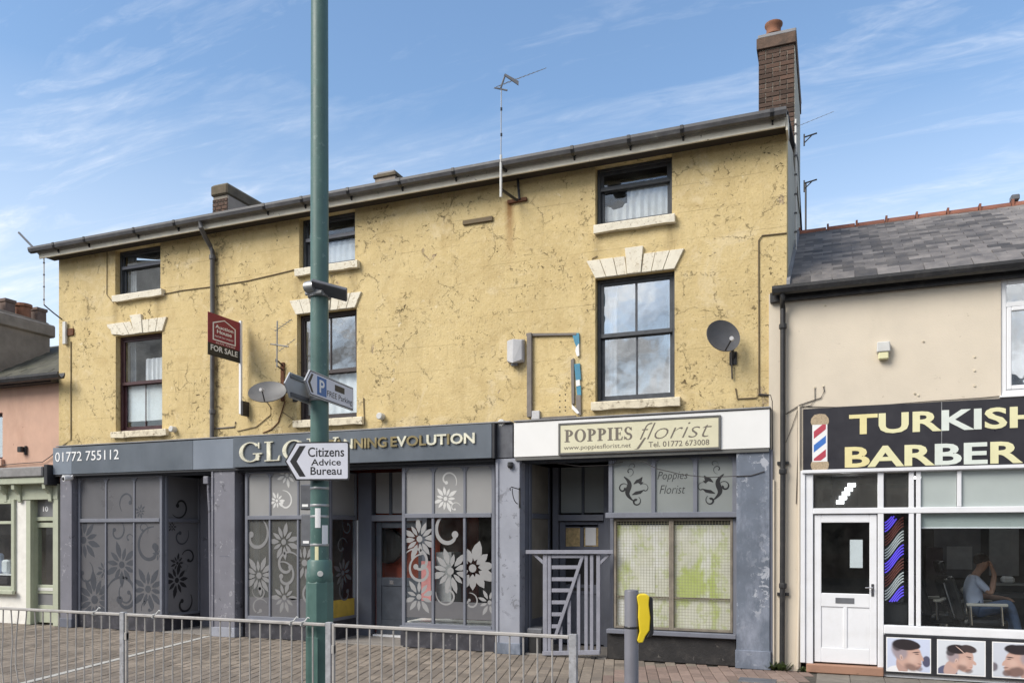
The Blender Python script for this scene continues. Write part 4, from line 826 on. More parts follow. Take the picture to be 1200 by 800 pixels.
bars(dm, d0, d1, .04, 2.02, .10, y0, y0 + .045, .22); dm.box(d0 + .10, d1 - .10, y0, y0 + .045, zc0 - .10, zc0); dm.box((d0 + d1) / 2 - .03, (d0 + d1) / 2 + .03, y0, y0 + .045, zc0, zc1); dm.box(d0 + .1, d1 - .1, y0, y0 + .045, .85, 1.0); dm.box(d0 + .10, d1 - .10, y0 + .015, y0 + .03, .26, .85); dm.box(d0 + .1, d1 - .1, y0, y0 + .045, zc1, 1.93)
fd = dm.build('shop_door', M['shop_grey'], bld, .006)
B('pane', M['decal_black'], fd, d0 + .10, d1 - .10, y0 + .02, y0 + .03, 1.0, zc0 - .1)
gild = material('gilded_glass_panel', (.45, .33, .16), .4, var=.5, scale=14)
B('pane', gild, fd, d0 + .10, (d0 + d1) / 2 - .03, y0 + .02, y0 + .028, zc0, zc1); B('pane', gild, fd, (d0 + d1) / 2 + .03, d1 - .1, y0 + .02, y0 + .028, zc0, zc1)
B('notice', M['white'], fd, (d0 + d1) / 2 + .06, d1 - .14, y0 + .008, y0 + .018, zc0 + .02, zc1 - .04); B('letter_plate', M['black_iron'], fd, d0 + .22, d1 - .22, y0 - .008, y0 + .001, .90, .95); B('door_mat', M['floor_tile'], bld, X(618.5, .14) + .01, X(716, .3), .0, YR, -.008, .02)
B('lobby_wall', M['shop_grey'], bld, X(713, YW), X(713, YW) + .05, YW + .1, YR + .1, 0, ZHD)
e4 = [X(p, YW) for p in (716, 766, 815, 861)]
f = MB()
for i, e in enumerate(e4): mbox(f, MF, e - .03, e + .03, ZTR + .03, ZHD, -.03, .03)
mbox(f, MF, e4[0] - .03, e4[-1] + .03, ZHD, ZHD + .05, -.03, .03); sg = f.build('sign_window', M['frame_grey'], bld, .005)
B('sill_rail', M['frame_grey'], sg, e4[0] - .06, e4[-1] + .05, YW - .10, YW + .03, ZTR - .05, ZTR + .03, .008)
for i in range(3):
    l, r = e4[i] + .03, e4[i + 1] - .03; B('pane', M['frost_sage'], sg, l, r, YW, YW + .01, ZTR + .031, ZHD)
    for sgn, c0 in ((1, l), (-1, r)):
        q = MB(); q.prism([(c0, ZHD), (c0 + sgn * .06, ZHD), (c0 + sgn * .05, ZHD - .03), (c0 + sgn * .02, ZHD - .04), (c0, ZHD - .09)], .001, .02, MF); q.build('corner_bracket', M['frame_grey'], sg)
def scroll(cx, cz, s, m):
    g = lambda u, v: (cx + m * u * s, cz + v * s); P_ = []
    def ribbon(pts, ws):
        o = []; i_ = []
        for k in range(len(pts)):
            a = pts[max(k - 1, 0)]; b = pts[min(k + 1, len(pts) - 1)]; dx_, dz_ = b[0] - a[0], b[1] - a[1]; l_ = math.hypot(dx_, dz_) or 1
            o.append((pts[k][0] - dz_ / l_ * ws[k], pts[k][1] + dx_ / l_ * ws[k])); i_.append((pts[k][0] + dz_ / l_ * ws[k], pts[k][1] - dx_ / l_ * ws[k]))
        for k in range(len(pts) - 1): P_.append([g(*o[k]), g(*o[k + 1]), g(*i_[k + 1]), g(*i_[k])])
    S = [(-.5 + .55 * t + .18 * math.sin(t * 6.3), .55 - 1.45 * t) for t in [k / 18 for k in range(19)]]; ribbon(S, [.03 + .12 * math.sin(3.1416 * k / 18) for k in range(19)])
    def curl(x, z, r, a0, turns, sg, wd=.16):
        ribbon([(x + r * (1 - .75 * k / 22) * math.cos(R(a0) + sg * turns * 6.283 * k / 22), z + r * (1 - .75 * k / 22) * math.sin(R(a0) + sg * turns * 6.283 * k / 22)) for k in range(23)], [r * wd * (.25 + k / 22) for k in range(23)])
    curl(-.15, .85, .28, -90, .9, 1, .1); curl(.05, 1.15, .25, 200, .7, -1, .07); curl(-.55, -.15, .33, 20, 1.0, 1); curl(.25, -.95, .30, 60, 1.0, -1, .2); curl(.75, -.2, .35, 140, .7, -1, .07)
    ribbon([(0, -.55), (.25, -.45), (.5, -.4), (.75, -.25)], [.02, .1, .09, .0]); ribbon([(.1, .1), (.3, .25), (.5, .3), (.62, .5)], [.02, .1, .12, .02]); ribbon([(.35, .2), (.55, .12), (.7, .2)], [.02, .08, .0])
    return P_
for i, m in ((0, 1), (2, -1)):
    cx = (e4[i] + e4[i + 1]) / 2; decal('scroll_motif', scroll(cx, (ZTR + ZHD) / 2 + .02, .24, m), (e4[i] + .03, e4[i + 1] - .03, ZTR, ZHD), .001, MF, M['decal_black'], sg)
cl_, cr_ = e4[1] + .09, e4[2] - .08
text('lettering', 'Poppies', X(770.5, YW), X(806, YW), Z(790, 564, YW), Z(790, 552, YW), .0005, .002, MF, M['decal_black'], sg, -.012, .28); text('lettering', 'Florist', X(773, YW), X(803, YW), Z(790, 578, YW), Z(790, 568, YW), .0005, .002, MF, M['decal_black'], sg, -.012, .28)
# the meshed display window below
zwb, zwt = Z(790, 738, YW), ZTR - .06
f = MB(); x0, x1 = X(720, YW), X(859, YW); xm = X(787, YW)
for a, b_ in ((x0, xm - .0), (xm + .0, x1)): bars(f, a, b_, zwb, zwt, .035, YW - .03, YW + .02)
gw = f.build('display_window', M['guard_frame'], bld, .004); B('frame_post', M['frame_grey'], bld, x1 + .002, X(868, YW), YW - .02, YW + .08, 0, ZTR - .06)
def leaf_poster():
    m = material('faded_leaf_backing', (.62, .63, .54), .8, var=.08, scale=3); t = m.node_tree; bs = t.nodes['Principled BSDF']; lk = t.links.new
    c = bs.inputs['Base Color'].links[0].from_socket; geo = [n for n in t.nodes if n.type == 'NEW_GEOMETRY'][0]
    for sc, lo, hi, col, amt, str_ in ((1.9, .50, .60, (.43, .52, .12), .85, (1, 1, .6)), (9, .52, .60, (.40, .48, .12), .5, (1, 1, 1)), (3.1, .52, .62, (.72, .73, .72), .85, (1, 1, .4))):
        mp = N('ShaderNodeMapping', t); mp.inputs['Scale'].default_value = str_; mp.inputs['Location'].default_value = (sc, 0, sc * 2); lk(geo.outputs['Position'], mp.inputs[0])
        n = N('ShaderNodeTexNoise', t, i_Scale=sc, i_Detail=6, i_Roughness=.62); lk(mp.outputs[0], n.inputs['Vector'])
        r = N('ShaderNodeMapRange', t, i_1=lo, i_2=hi, i_3=0, i_4=amt); lk(n.outputs['Fac'], r.inputs[0])
        mx = N('ShaderNodeMix', t, data_type='RGBA'); lk(r.outputs[0], mx.inputs[0]); lk(c, mx.inputs[6]); mx.inputs[7].default_value = (*col, 1); c = mx.outputs[2]
    lk(c, bs.inputs['Base Color']); return m
lp = leaf_poster(); lp2 = material('faded_notice', (.66, .67, .60), .8, var=.05)
B('backing_sheet', lp, gw, x0 + .036, xm - .036, YW + .028, YW + .034, zwb + .01, zwt - .09); B('backing_sheet', lp, gw, xm + .036, x1 - .036, YW + .028, YW + .034, zwb + .01, zwt - .09)
B('notice', lp2, gw, X(749, YW), X(767, YW), YW + .022, YW + .027, Z(758, 694, YW), Z(758, 663, YW)); B('head_gap', M['black'], gw, x0 + .03, x1 - .03, YW + .05, YW + .06, zwt - .12, zwt)
B('cross_bar', M['guard_frame'], gw, x0 + .036, x1 - .036, YW - .012, YW + .0, Z(790, 700, YW) - .012, Z(790, 700, YW) + .012)
wm = MB(); r = .0018
zz = zwb + .05
while zz < zwt - .03: wm.box(x0 + .03, x1 - .03, YW - .018 - r, YW - .018 + r, zz - r, zz + r); zz += .042
xx = x0 + .06
while xx < x1 - .03: wm.box(xx - r, xx + r, YW - .023 - r, YW - .023 + r, zwb + .03, zwt - .03); xx += .042
wmo = wm.build('wire_guard', M['mesh_wire'], gw); wmo['kind'] = 'stuff'
B('window_sill', M['frame_grey'], bld, X(711, -.02), X(863, -.02), YW - .11, YW + .05, zwb - .075, zwb - .01, .008); B('stall_riser', M['riser_black'], bld, X(712, YW), X(863, YW), YW - .03, YW + .09, 0, zwb - .077, .01)
B('interior_wall', M['shop_room'], bld, X(718, 1), X(900, 1), .9, .95, 0, 3.0)
# dark flashing along the top of the fascia
for a, b_ in ((66, 598), (602, 903)): B('flashing', M['lead'], bld, X(a, -.13), X(b_, -.13), -.15, -.002, ZFT + .012, ZFT + .035, .006)
B('fascia_backing', M['fascia_edge'], bld, XL + .01, X(903, -.05), -.06, -.003, ZF, ZFT + .01); B('fascia_backing', M['fascia_edge'], bld, XL + .13, X(903, -.05), -.002, .0, ZF, 3.015)
cable([(640, 541), (680, 546), (710, 545), (730, 541)], .006, 'cable_dark', .0); cable([(752, 540), (770, 549), (800, 556), (830, 559), (880, 557), (896, 552)], .006, 'cable_dark', -.10)

# ------------------------------------------------------------------ fascia signs (things of their own)
sgn = thing('shop_sign', 'slate-blue tanning shop fascia sign with raised gold letters and white phone number', 'shop sign', (X(320, -.2), -.13, ZF))
ya = -.135
B('panel', M['fascia_light'], sgn, X(62, ya), X(84, ya), ya, -.065, ZF, ZFT, .004); B('panel', M['fascia_slate'], sgn, X(84, ya) + .002, X(226, ya), ya, -.065, ZF, ZFT, .004); B('panel', M['fascia_light'], sgn, X(226, ya) + .002, X(276, ya), ya, -.065, ZF, ZFT, .004)
yb_ = -.205
B('panel', M['fascia_slate'], sgn, X(276, ya) + .002, X(576, yb_), yb_, -.065, ZF + .005, ZFT - .003, .005); B('end_cap', M['fascia_edge'], sgn, X(576, yb_) + .001, X(576, yb_) + .045, yb_ + .01, -.065, ZF, ZFT, .004); B('panel', M['fascia_dark'], sgn, X(576, yb_) + .047, X(601, -.09), -.10, -.065, ZF + .01, ZFT - .01, .004)
B('lower_trim', M['fascia_edge'], sgn, X(62, ya), X(576, yb_), -.12, -.065, ZF - .035, ZF - .001)
MS = frame(Vector((0, ya, 0)), Vector((1, 0, 0))); MS2 = frame(Vector((0, yb_, 0)), Vector((1, 0, 0)))
letters('01772 755112', X(65, ya), X(139.5, ya), Z(66, 541, ya), Z(66, 530, ya) + .0, .0005, .008, MS, M['white'], sgn, .0)
serif_word('GLOW', X(281.5, yb_), X(398, yb_), 3.055, 3.385, .0005, .030, MS2, M['gold'], sgn, .10, .15, .05)
ge, gg = M['gold_edge'], M['gold']; letters('TANNING', X(384, yb_), X(454, yb_), 3.20, 3.365, .0005, .028, MS2, [ge, ge, gg, ge, ge, ge, ge], sgn, .022); letters('EVOLUTION', X(458.5, yb_), X(557, yb_), 3.20, 3.365, .0005, .028, MS2, [ge, gg, ge, ge, gg, gg, ge, gg, gg], sgn, .022)
sgn = thing('shop_sign', 'white florist fascia sign with cream framed panel reading POPPIES florist', 'shop sign', (X(752, -.13), -.13, ZF))
yc = -.13
B('panel', M['white_panel'], sgn, X(601.5, yc) + .01, X(902, yc), yc, -.065, ZF + .01, ZFT + .0, .004); B('lower_trim', M['sign_frame'], sgn, X(602, yc) + .02, X(901, yc), -.12, -.065, ZF - .04, ZF + .005)
px0, px1 = X(656, yc), X(843.5, yc); pz0, pz1 = Z(656, 531, yc) , Z(843, 488, yc) - .0
pz0, pz1 = 3.00, 3.43
B('panel', M['cream_panel'], sgn, px0, px1, yc - .02, yc - .001, pz0, pz1)
f = MB(); MC = frame(Vector((0, yc - .02, 0)), Vector((1, 0, 0)))
for a, b_, c_, d_ in ((px0, px1, pz1 - .02, pz1 + .015), (px0, px1, pz0 - .02, pz0 + .015), (px0 - .02, px0 + .015, pz0 - .02, pz1 + .015), (px1 - .015, px1 + .02, pz0 - .02, pz1 + .015)): pass
bars(f, px0 - .015, px1 + .015, pz0 - .02, pz1 + .015, .03, yc - .028, yc - .0015); f.build('sign_frame', M['sign_frame'], sgn, .003)
pw = px1 - px0; ph = pz1 - pz0; A = lambda u: px0 + u * pw; Bz = lambda v: pz0 + v * ph
serif_word('POPPIES', A(.035), A(.475), Bz(.38), Bz(.80), .0005, .002, MC, M['sign_bronze'], sgn, .10, .22, .07)
if False: serif_word('POPPIES', A(.035) - .006, A(.475) - .006, Bz(.38) + .008, Bz(.80) + .006, .0055, .0065, MC, M['cream_panel'], sgn, .10 + .075, .145, .012)
text('lettering', 'www.poppiesflorist.net', A(.03), A(.465), Bz(.08), Bz(.27), .0005, .002, MC, M['sign_bronze'], sgn, 0)
text('lettering', 'florist', A(.52), A(.955), Bz(.36), Bz(.90), .0005, .002, MC, M['sign_bronze'], sgn, -.018, .38)
q = MB(); q.prism([(A(.548), Bz(.42)), (A(.56), Bz(.42)), (A(.515), Bz(.06)), (A(.495), Bz(.0) + .02), (A(.485), Bz(.05)), (A(.50), Bz(.07))], .0005, .0022, MC); q.build('lettering', M['sign_bronze'], sgn)
text('lettering', 'Tel. 01772 673008', A(.575), A(.94), Bz(.10), Bz(.28), .0005, .002, MC, M['sign_bronze'], sgn, .006)

# ------------------------------------------------------------------ barber's building on the right
NX0, NX1 = X(901, -.03), 4.3
YN = -.03
nb = thing('shop_building', 'cream painted two-storey building with slate roof and white barber shopfront', 'building', ((NX0 + NX1) / 2, YN, 0))
nwx, nwz0, nwz1 = X(1173, YN), Z(1190, 463, YN), Z(1185, 326, YN)
sx0, sx1, sz1 = X(938, YN), 4.0, 3.50
w = MB(); holed_wall(w, NX0, NX1, 0, 5.05, [(nwx, nwx + 1.05, nwz0, nwz1), (sx0, sx1, -.1, 2.62)], YN, .26); w.build('wall', M['cream'], nb)
B('party_wall', M['cream'], nb, XR + .01, XR + .05, .3, 6.4, 0, 5.0); B('end_wall', M['cream'], nb, NX1 - .1, NX1, .262, 6.4, 0, 4.9); B('rear_wall', M['cream'], nb, XR + .06, NX1 - .11, 6.3, 6.4, 0, 4.9)
eY, eZ, rY, rZ = -.17, 5.10, 3.5, 7.05
sl = math.atan2(rZ - eZ, rY - eY); slen = math.hypot(rZ - eZ, rY - eY)
rf = MB(); rf.prism([(eY + .02, eZ - .05), (rY, rZ - .05), (rY + 3.2, eZ - .05 + .25), (rY + 3.2, eZ - .09 + .25), (rY, rZ - .10), (eY + .02, eZ - .10)], XR + .02, NX1 + .1, frame(Vector((0, 0, 0)), Vector((0, 1, 0)))); nroof = rf.build('roof', M['roof_under'], nb)
B('eaves_board', M['black_iron'], nb, NX0 + .02, NX1 + .08, -.10, YN - .002, 4.925, 5.05)
gt = MB(); gt.prism([(p[0] - .205, p[1] * 1.1 + 5.05) for p in prof], X(905, -.2), NX1 + .1, frame(Vector((0, 0, 0)), Vector((0, 1, 0)))); ng = gt.build('gutter', M['black_iron'], nb)
# slates, each its own piece
Rm = Matrix.Rotation(sl, 4, 'X'); gauge = .168; sw_ = .27; rows = int(slen / gauge); proto = []
for k in range(3):
    rnd = random.Random(k); e = .004 * k
    me = MB(); me.prism([(0, 0), (sw_ - .006, 0 + e), (sw_ - .006, .42), (0, .42), (0, .01), (.004, .004)], 0, .013, Matrix.Identity(4)); proto.append(me.mesh('slate', M['slate']))
far = MB()
for r_ in range(rows + 1):
    x = XR + .03 - (r_ % 2) * sw_ / 2
    while x < NX1 + .1:
        me = random.choice(proto)
        xx = max(x, XR + .025); wsc = min(1., max(.2, (x + sw_ - xx) / sw_))
        dz = r_ * gauge - .02 + random.uniform(-.012, .012) - (.05 if random.random() < .04 else 0)
        mt = Matrix.Translation((xx, eY, eZ)) @ Rm @ Matrix.Translation((0, dz, -.016)) @ Matrix.Rotation(R(3.4) + random.uniform(-.006, .010), 4, 'X') @ Matrix.Rotation(random.uniform(-.012, .012), 4, 'Z') @ Matrix.Diagonal((wsc * random.uniform(.985, 1.0), min(1, (slen - dz + .02) / .42), 1, 1))
        if x < 2.30:
            o = bpy.data.objects.new('slate', me); C.objects.link(o); o.parent = nroof; o.matrix_basis = mt
        else: far.add([mt @ v.co for v in me.vertices], [tuple(p.vertices) for p in me.polygons])
        x += sw_
fo = far.build('slate_field', M['slate'], nroof); fo['kind'] = 'stuff'
rt = MB()
n = 9; vs = []; fs = []
for a in (0, .43):
    for rr in (.125, .095):
        for k in range(n): t = math.pi * (-.08 + 1.16 * k / (n - 1)); vs.append((a, rr * math.cos(t) * 1.05, rr * math.sin(t) * .85))
for k in range(n - 1): fs += [(k, k + 1, 2 * n + k + 1, 2 * n + k), (n + k + 1, n + k, 3 * n + k, 3 * n + k + 1), (k + 1, k, n + k, n + k + 1), (2 * n + k, 2 * n + k + 1, 3 * n + k + 1, 3 * n + k)]
fs += [(0, 2 * n, 3 * n, n), (n - 1, 2 * n - 1, 4 * n - 1, 3 * n - 1)]
rt.add(vs, fs); rt.box(-.012, .02, -.138, .138, .0, .118); rme = rt.mesh('ridge_tile', M['ridge']); x = XR + .04
while x < NX1:
    o = bpy.data.objects.new('ridge_tile', rme); C.objects.link(o); o.parent = nroof; o.location = (x, rY, rZ - .055 + random.uniform(-.006, .006)); o.rotation_euler = (0, random.uniform(-.01, .01), 0); x += .455
p = W(1189, 246, rY); B('roof_vent', M['panel_grey'], nroof, p.x - .06, p.x + .06, rY - .08, rY + .08, rZ + .07, rZ + .16, .015)
# mortar fillet against the taller gable
MB().prism([(eY + .05, eZ + .0), (rY, rZ), (rY, rZ + .08), (eY + .05, eZ + .09)], XR + .001, XR + .045, frame(Vector((0, 0, 0)), Vector((0, 1, 0)))).build('flashing', M['lead'], nroof)
# downpipes
dx_ = X(917.5, -.09); MB().tube([(dx_, -.2, 5.0), (dx_, -.2, 4.93), (dx_, -.1, 4.82), (dx_, -.1, 2.6), (dx_ - .01, -.1, .10)], .036, 10).build('downpipe', M['black_iron'], nb, smooth=True)
for z in (4.55, 2.62, 1.1): MB().lathe([(.044, z), (.05, z + .01), (.05, z + .06), (.044, z + .07)], Matrix.Translation((dx_, -.1, 0)), 10).build('pipe_collar', M['black_iron'], nb)
for z in (2.75, 1.0): MB().box(dx_ - .075, dx_ + .075, -.075, -.032, z, z + .04).build('pipe_bracket', M['black_iron'], nb)
pc = X(906.5, -.05); MB().tube([(pc, -.055, 2.55), (pc, -.055, .03)], .014, 8).build('conduit', M['cream'], nb, smooth=True)
pc = X(936.5, -.05); MB().tube([(pc, -.055, 3.52), (pc, -.055, 1.2), (pc - .02, -.055, .03)], .016, 8).build('conduit', M['cream'], nb, smooth=True)
def ncable(pts, r=.006, m='cable_dark'): MB().tube([W(a, b, YN - .012) for a, b in pts], r, 5).build('cable', M[m], nb)
ncable([(921, 485), (930, 479), (938, 474), (950, 470), (962, 466), (966, 458), (965, 453)]); ncable([(938, 477), (950, 475), (955, 468), (955, 455)], .005); ncable([(921, 518), (928, 500), (935, 480), (940, 476)], .004)
ncable([(940, 476), (980, 477), (1040, 474), (1090, 470), (1150, 466), (1172, 464)], .005); ncable([(935, 480), (935, 530), (933, 590)], .005)
for px, py in ((955, 454), (965, 452), (967, 358), (1072, 461), (1076, 463), (1082, 400), (1142, 418), (1142, 434), (1142, 452)): 
    p = W(px, py, YN); MB().lathe([(.014, 0), (.012, .012)], frame(p, Vector((1, 0, 0))), 8).build('wall_plug', M['sill'], nb)
# upper window
uw = bars(MB(), nwx + .003, nwx + 1.047, nwz0 + .003, nwz1 - .003, .06, YN + .02, YN + .10, .07); zt_ = Z(1185, 356, YN); uw.box(nwx + .063, nwx + .987, YN + .02, YN + .1, zt_ - .03, zt_ + .03); uwo = uw.build('window', M['upvc'], nb, .008)
bars(MB(), nwx + .066, nwx + .984, nwz0 + .076, zt_ - .033, .05, YN + .01, YN + .07).build('casement', M['upvc'], uwo, .008)
B('pane', M['window_glass'], uwo, nwx + .116, nwx + .934, YN + .035, YN + .04, nwz0 + .126, zt_ - .083); B('pane', M['window_glass'], uwo, nwx + .063, nwx + .987, YN + .035, YN + .04, zt_ + .03, nwz1 - .066); curtain('curtain', nwx + .05, nwx + .6, nwz0 + .08, zt_ + .1, .24, M['net'], uwo, 5, .02); B('room_back', M['room'], nb, nwx - .4, nwx + 1.4, 1.6, 1.65, 2.75, 4.9)
B('window_sill', M['upvc'], uwo, nwx - .02, nwx + 1.07, YN - .05, YN + .02, nwz0 - .025, nwz0 + .002, .005)
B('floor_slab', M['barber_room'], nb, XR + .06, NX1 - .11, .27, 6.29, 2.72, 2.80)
# flood light on the wall
ap = W(1035, 411, YN); lt = thing('wall_light', 'small white boxed floodlight high on the cream wall', 'wall light', ap)
MB().prism([(-.075, .10), (.075, .10), (.08, -.03), (-.08, -.03)], .0, .10, FAC @ Matrix.Translation((ap.x, ap.z, -ap.y))).build('housing', M['white_plastic'], lt, .01); B('lens', M['letter_pale'], lt, ap.x - .06, ap.x + .06, ap.y - .09, ap.y - .01, ap.z - .12, ap.z - .032, .01)

# barber shopfront
M['fan_glass'] = glass('reflection_hazed_fanlight_glass', .06, (.93, .95, .95), 0, .08, 0, .07)  # diffuse haze in the glass stands in for grey reflections
YB = -.005; zb0 = .12
def xb(p): return X(p, YB)
front = MB(); yf, yk = YB - .03, YB + .06; zT = Z(1000, 598, YB); zTop = 2.615
def post(a, b, z0=zb0 + .0, z1=zTop): return MB().box(xb(a), xb(b), yf, yk, z0, z1).build('frame_post', M['white_wood'], nb, .006)
post(944, 953, .11); post(1028.5, 1035.5, .11); 
B('corner_board', M['white_wood'], nb, xb(938), xb(943.8), YN - .03, .02, .12, 2.66, .006)
B('transom', M['white_wood'], nb, xb(953), sx1, yf - .008, yk, zT - .04, zT + .035, .006); B('head_board', M['white_wood'], nb, xb(944), sx1, yf - .005, yk, zTop + .002, zTop + .06, .006)
zsill = Z(1110, 740, YB)
B('window_sill', M['white_wood'], nb, xb(1035.5) + .002, sx1, yf - .02, yk, zsill - .05, zsill + .06, .008)
for a, b_ in ((1065, 1071), (1073.5, 1079)): B('frame_post', M['white_wood'], nb, xb(a), xb(b_), yf, yk - .01 * (a > 1070), zsill + .062, zTop, .006)
B('frame_post', M['white_wood'], nb, xb(1121.5), xb(1126.5), yf, yk, zT + .037, zTop, .005); B('frame_post', M['white_wood'], nb, X(1260, YB), X(1260, YB) + .06, yf, yk, zsill + .062, zTop, .005)
for a, b_, m in ((953.5, 1028, 'fan_glass'), (1036, 1064.5, 'fan_glass'), (1079.5, 1121, 'frost_mint'), (1127, 1259, 'frost_mint')): B('fanlight', M[m], nb, xb(a), xb(b_), YB + .015, YB + .021, zT + .036, zTop)
B('pane', M['barber_glass'], nb, xb(1036), xb(1064.5), YB + .015, YB + .021, zsill + .062, zT - .042); B('pane', M['barber_glass'], nb, xb(1079.5), X(1260, YB), YB + .015, YB + .021, zsill + .062, zT - .042); B('pane', M['barber_glass'], nb, X(1260, YB) + .062, sx1, YB + .015, YB + .021, zsill + .062, zTop)
B('roller_blind', M['frost_mint'], nb, xb(1080), X(1260, YB), YB + .05, YB + .058, Z(1140, 617, YB), zT - .043); B('blind_rail', M['white_wood'], nb, xb(1080), X(1260, YB), YB + .045, YB + .065, Z(1140, 619, YB), Z(1140, 617, YB), .004)
# door
dl, dr = xb(954.5), xb(1027.5); dz0, dz1 = .135, zT - .05; yd0, yd1 = YB - .005, YB + .04
gx0, gx1, gz0, gz1 = xb(962.5), xb(1019), Z(990, 695, YB), Z(990, 612, YB)
dm = MB(); dm.box(dl, gx0, yd0, yd1, dz0, dz1); dm.box(gx1, dr, yd0, yd1, dz0, dz1); dm.box(gx0, gx1, yd0, yd1, gz1, dz1); dm.box(gx0, gx1, yd0, yd1, Z(990, 711, YB), gz0); dm.box(gx0, gx1, yd0, yd1, dz0, Z(990, 759, YB)); pm = (gx0 + gx1) / 2; dm.box(pm - .025, pm + .025, yd0, yd1, Z(990, 759, YB), Z(990, 711, YB)); dm.box(gx0, gx1, yd0 + .014, yd1 - .005, Z(990, 759, YB) - .001, Z(990, 711, YB) + .001)
dr_ = dm.build('shop_door', M['white_wood'], nb, .006)
B('pane', M['barber_glass'], dr_, gx0, gx1, YB + .015, YB + .02, gz0, gz1); B('letter_plate', M['panel_grey'], dr_, xb(979), xb(1001), yd0 - .008, yd0 + .001, Z(990, 706.5, YB), Z(990, 700, YB), .003)
hp = W(1022.5, 690, YB); h_ = MB().box(hp.x - .016, hp.x + .016, yd0 - .008, yd0, hp.z - .09, hp.z + .07); h_.tube([(hp.x, yd0 - .005, hp.z + .02), (hp.x, yd0 - .05, hp.z + .02), (hp.x - .09, yd0 - .05, hp.z + .02)], .008, 6); h_.build('handle', M['chrome'], dr_)
B('notice', M['blind'], dr_, xb(996), xb(1011), YB + .022, YB + .024, Z(1003, 665, YB), Z(1003, 632, YB))
B('doorstep', M['terracotta'], nb, xb(945), xb(1035.3), YN - .06, .05, 0, .115, .012)
B('stall_riser', M['white_wood'], nb, xb(1035.6), sx1, YN + .0, yk, 0, zsill - .052)
# twisted LED display in the narrow side window
led = thing('barber_light', 'lit blue and white striped barber pole panel in narrow side window', 'light sign', (xb(1050), .2, .8))
lx0, lx1 = xb(1037.5), xb(1060); z0_, z1_ = Z(1049, 707, YB), Z(1049, 603, YB)
B('backing', M['black'], led, lx0, lx1, .14, .16, z0_, z1_); k = 0; z = z0_ - .12; seq = ['led_blue', 'led_white', 'led_red']
while z < z1_:
    mb = MB()
    for q in range(4):
        pts = [(lx0 + (lx1 - lx0) * t, .125, z + q * .038 + .17 * (t - .5) + .045 * math.sin((t - .5) * 4) + .1) for t in [i / 8 for i in range(9)]]
        pts = [p for p in pts if z0_ + .01 < p[2] < z1_ - .01]
        if len(pts) > 2: mb.tube(pts, .0085, 5)
    if mb.f: mb.build('light_tube', M[seq[k % 3]], led)
    k += 1; z += .178
B('side_board', M['black_plastic'], nb, xb(1036), xb(1064), .17, .18, zsill + .06, z0_ - .01)
# sign board
bs = thing('shop_sign', 'charcoal TURKISH BARBER sign with gold lettering and printed barber pole', 'shop sign', (xb(1070), YN, 2.6))
ys = -.075; s0, s1 = Z(940, 560, ys) , Z(940, 481, ys); s0, s1 = 2.67, 3.475
MSB = frame(Vector((0, ys, 0)), Vector((1, 0, 0)))
xj = X(1103.5, ys); B('panel', M['sign_black'], bs, X(941, ys), xj - .002, ys, YN - .002, s0, s1, .003); B('panel', M['sign_black'], bs, xj + .002, sx1, ys, YN - .002, s0, s1, .003)
B('joint_strip', M['alloy'], bs, xj - .004, xj + .004, ys - .002, ys, s0, s1); B('lower_trim', M['white_wood'], bs, X(940, ys), sx1, ys - .012, YN - .002, s0 - .045, s0 - .002, .004)
lm = [M['letter_gold'], M['letter_pale'], M['letter_pale'], M['letter_cool'], M['letter_cool'], M['letter_pale'], M['letter_pale']]
zc = lambda px, py: Z(px, py, ys)
letters('TURKISH', X(995, ys), X(1222, ys), zc(1090, 505.5), zc(1090, 481), .0005, .006, MSB, lm, bs, .028)
letters('BARBER', X(990, ys), X(1199, ys), zc(1090, 545), zc(1090, 520), .0005, .006, MSB, lm, bs, .028)
px0, px1 = X(950, ys), X(971.5, ys); zb_, zt2 = zc(960, 553), zc(960, 485); cx = (px0 + px1) / 2; hw = (px1 - px0) / 2; hh = zt2 - zb_
q = MB(); mbox(q, MSB, cx - hw * .82, cx + hw * .82, zb_ + hh * .18, zb_ + hh * .84, .0005, .003); q.build('pole_print', M['white'], bs)
bxp = (cx - hw * .66, cx + hw * .66, zb_ + hh * .2, zb_ + hh * .82)
for k, m in ((-1, 'print_blue'), (0, 'print_red'), (1, 'print_blue'), (2, 'print_red'), (-2, 'print_red')):
    zz = zb_ + hh * .49 + (k - 1) * hh * .235; s_ = hh * .21; decal('stripe_print', [[(cx - hw, zz - s_ * .9), (cx + hw, zz + s_ * .25), (cx + hw, zz + s_ * .85), (cx - hw, zz - s_ * .3)]], bxp, .0032, MSB, M[m], bs)
for z_, sg_ in ((zb_ + hh * .10, -1), (zb_ + hh * .90, 1)):
    q = MB(); q.prism([(cx + hw * ca, z_ + hh * .10 * sa) for ca, sa in ((-.9, -.8 * sg_), (.9, -.8 * sg_), (1, -.3 * sg_), (.92, .3 * sg_), (.6, .9 * sg_), (0, 1.05 * sg_), (-.6, .9 * sg_), (-.92, .3 * sg_), (-1, -.3 * sg_))], .0005, .0045, MSB); q.build('pole_cap_print', M['brass_print'], bs)
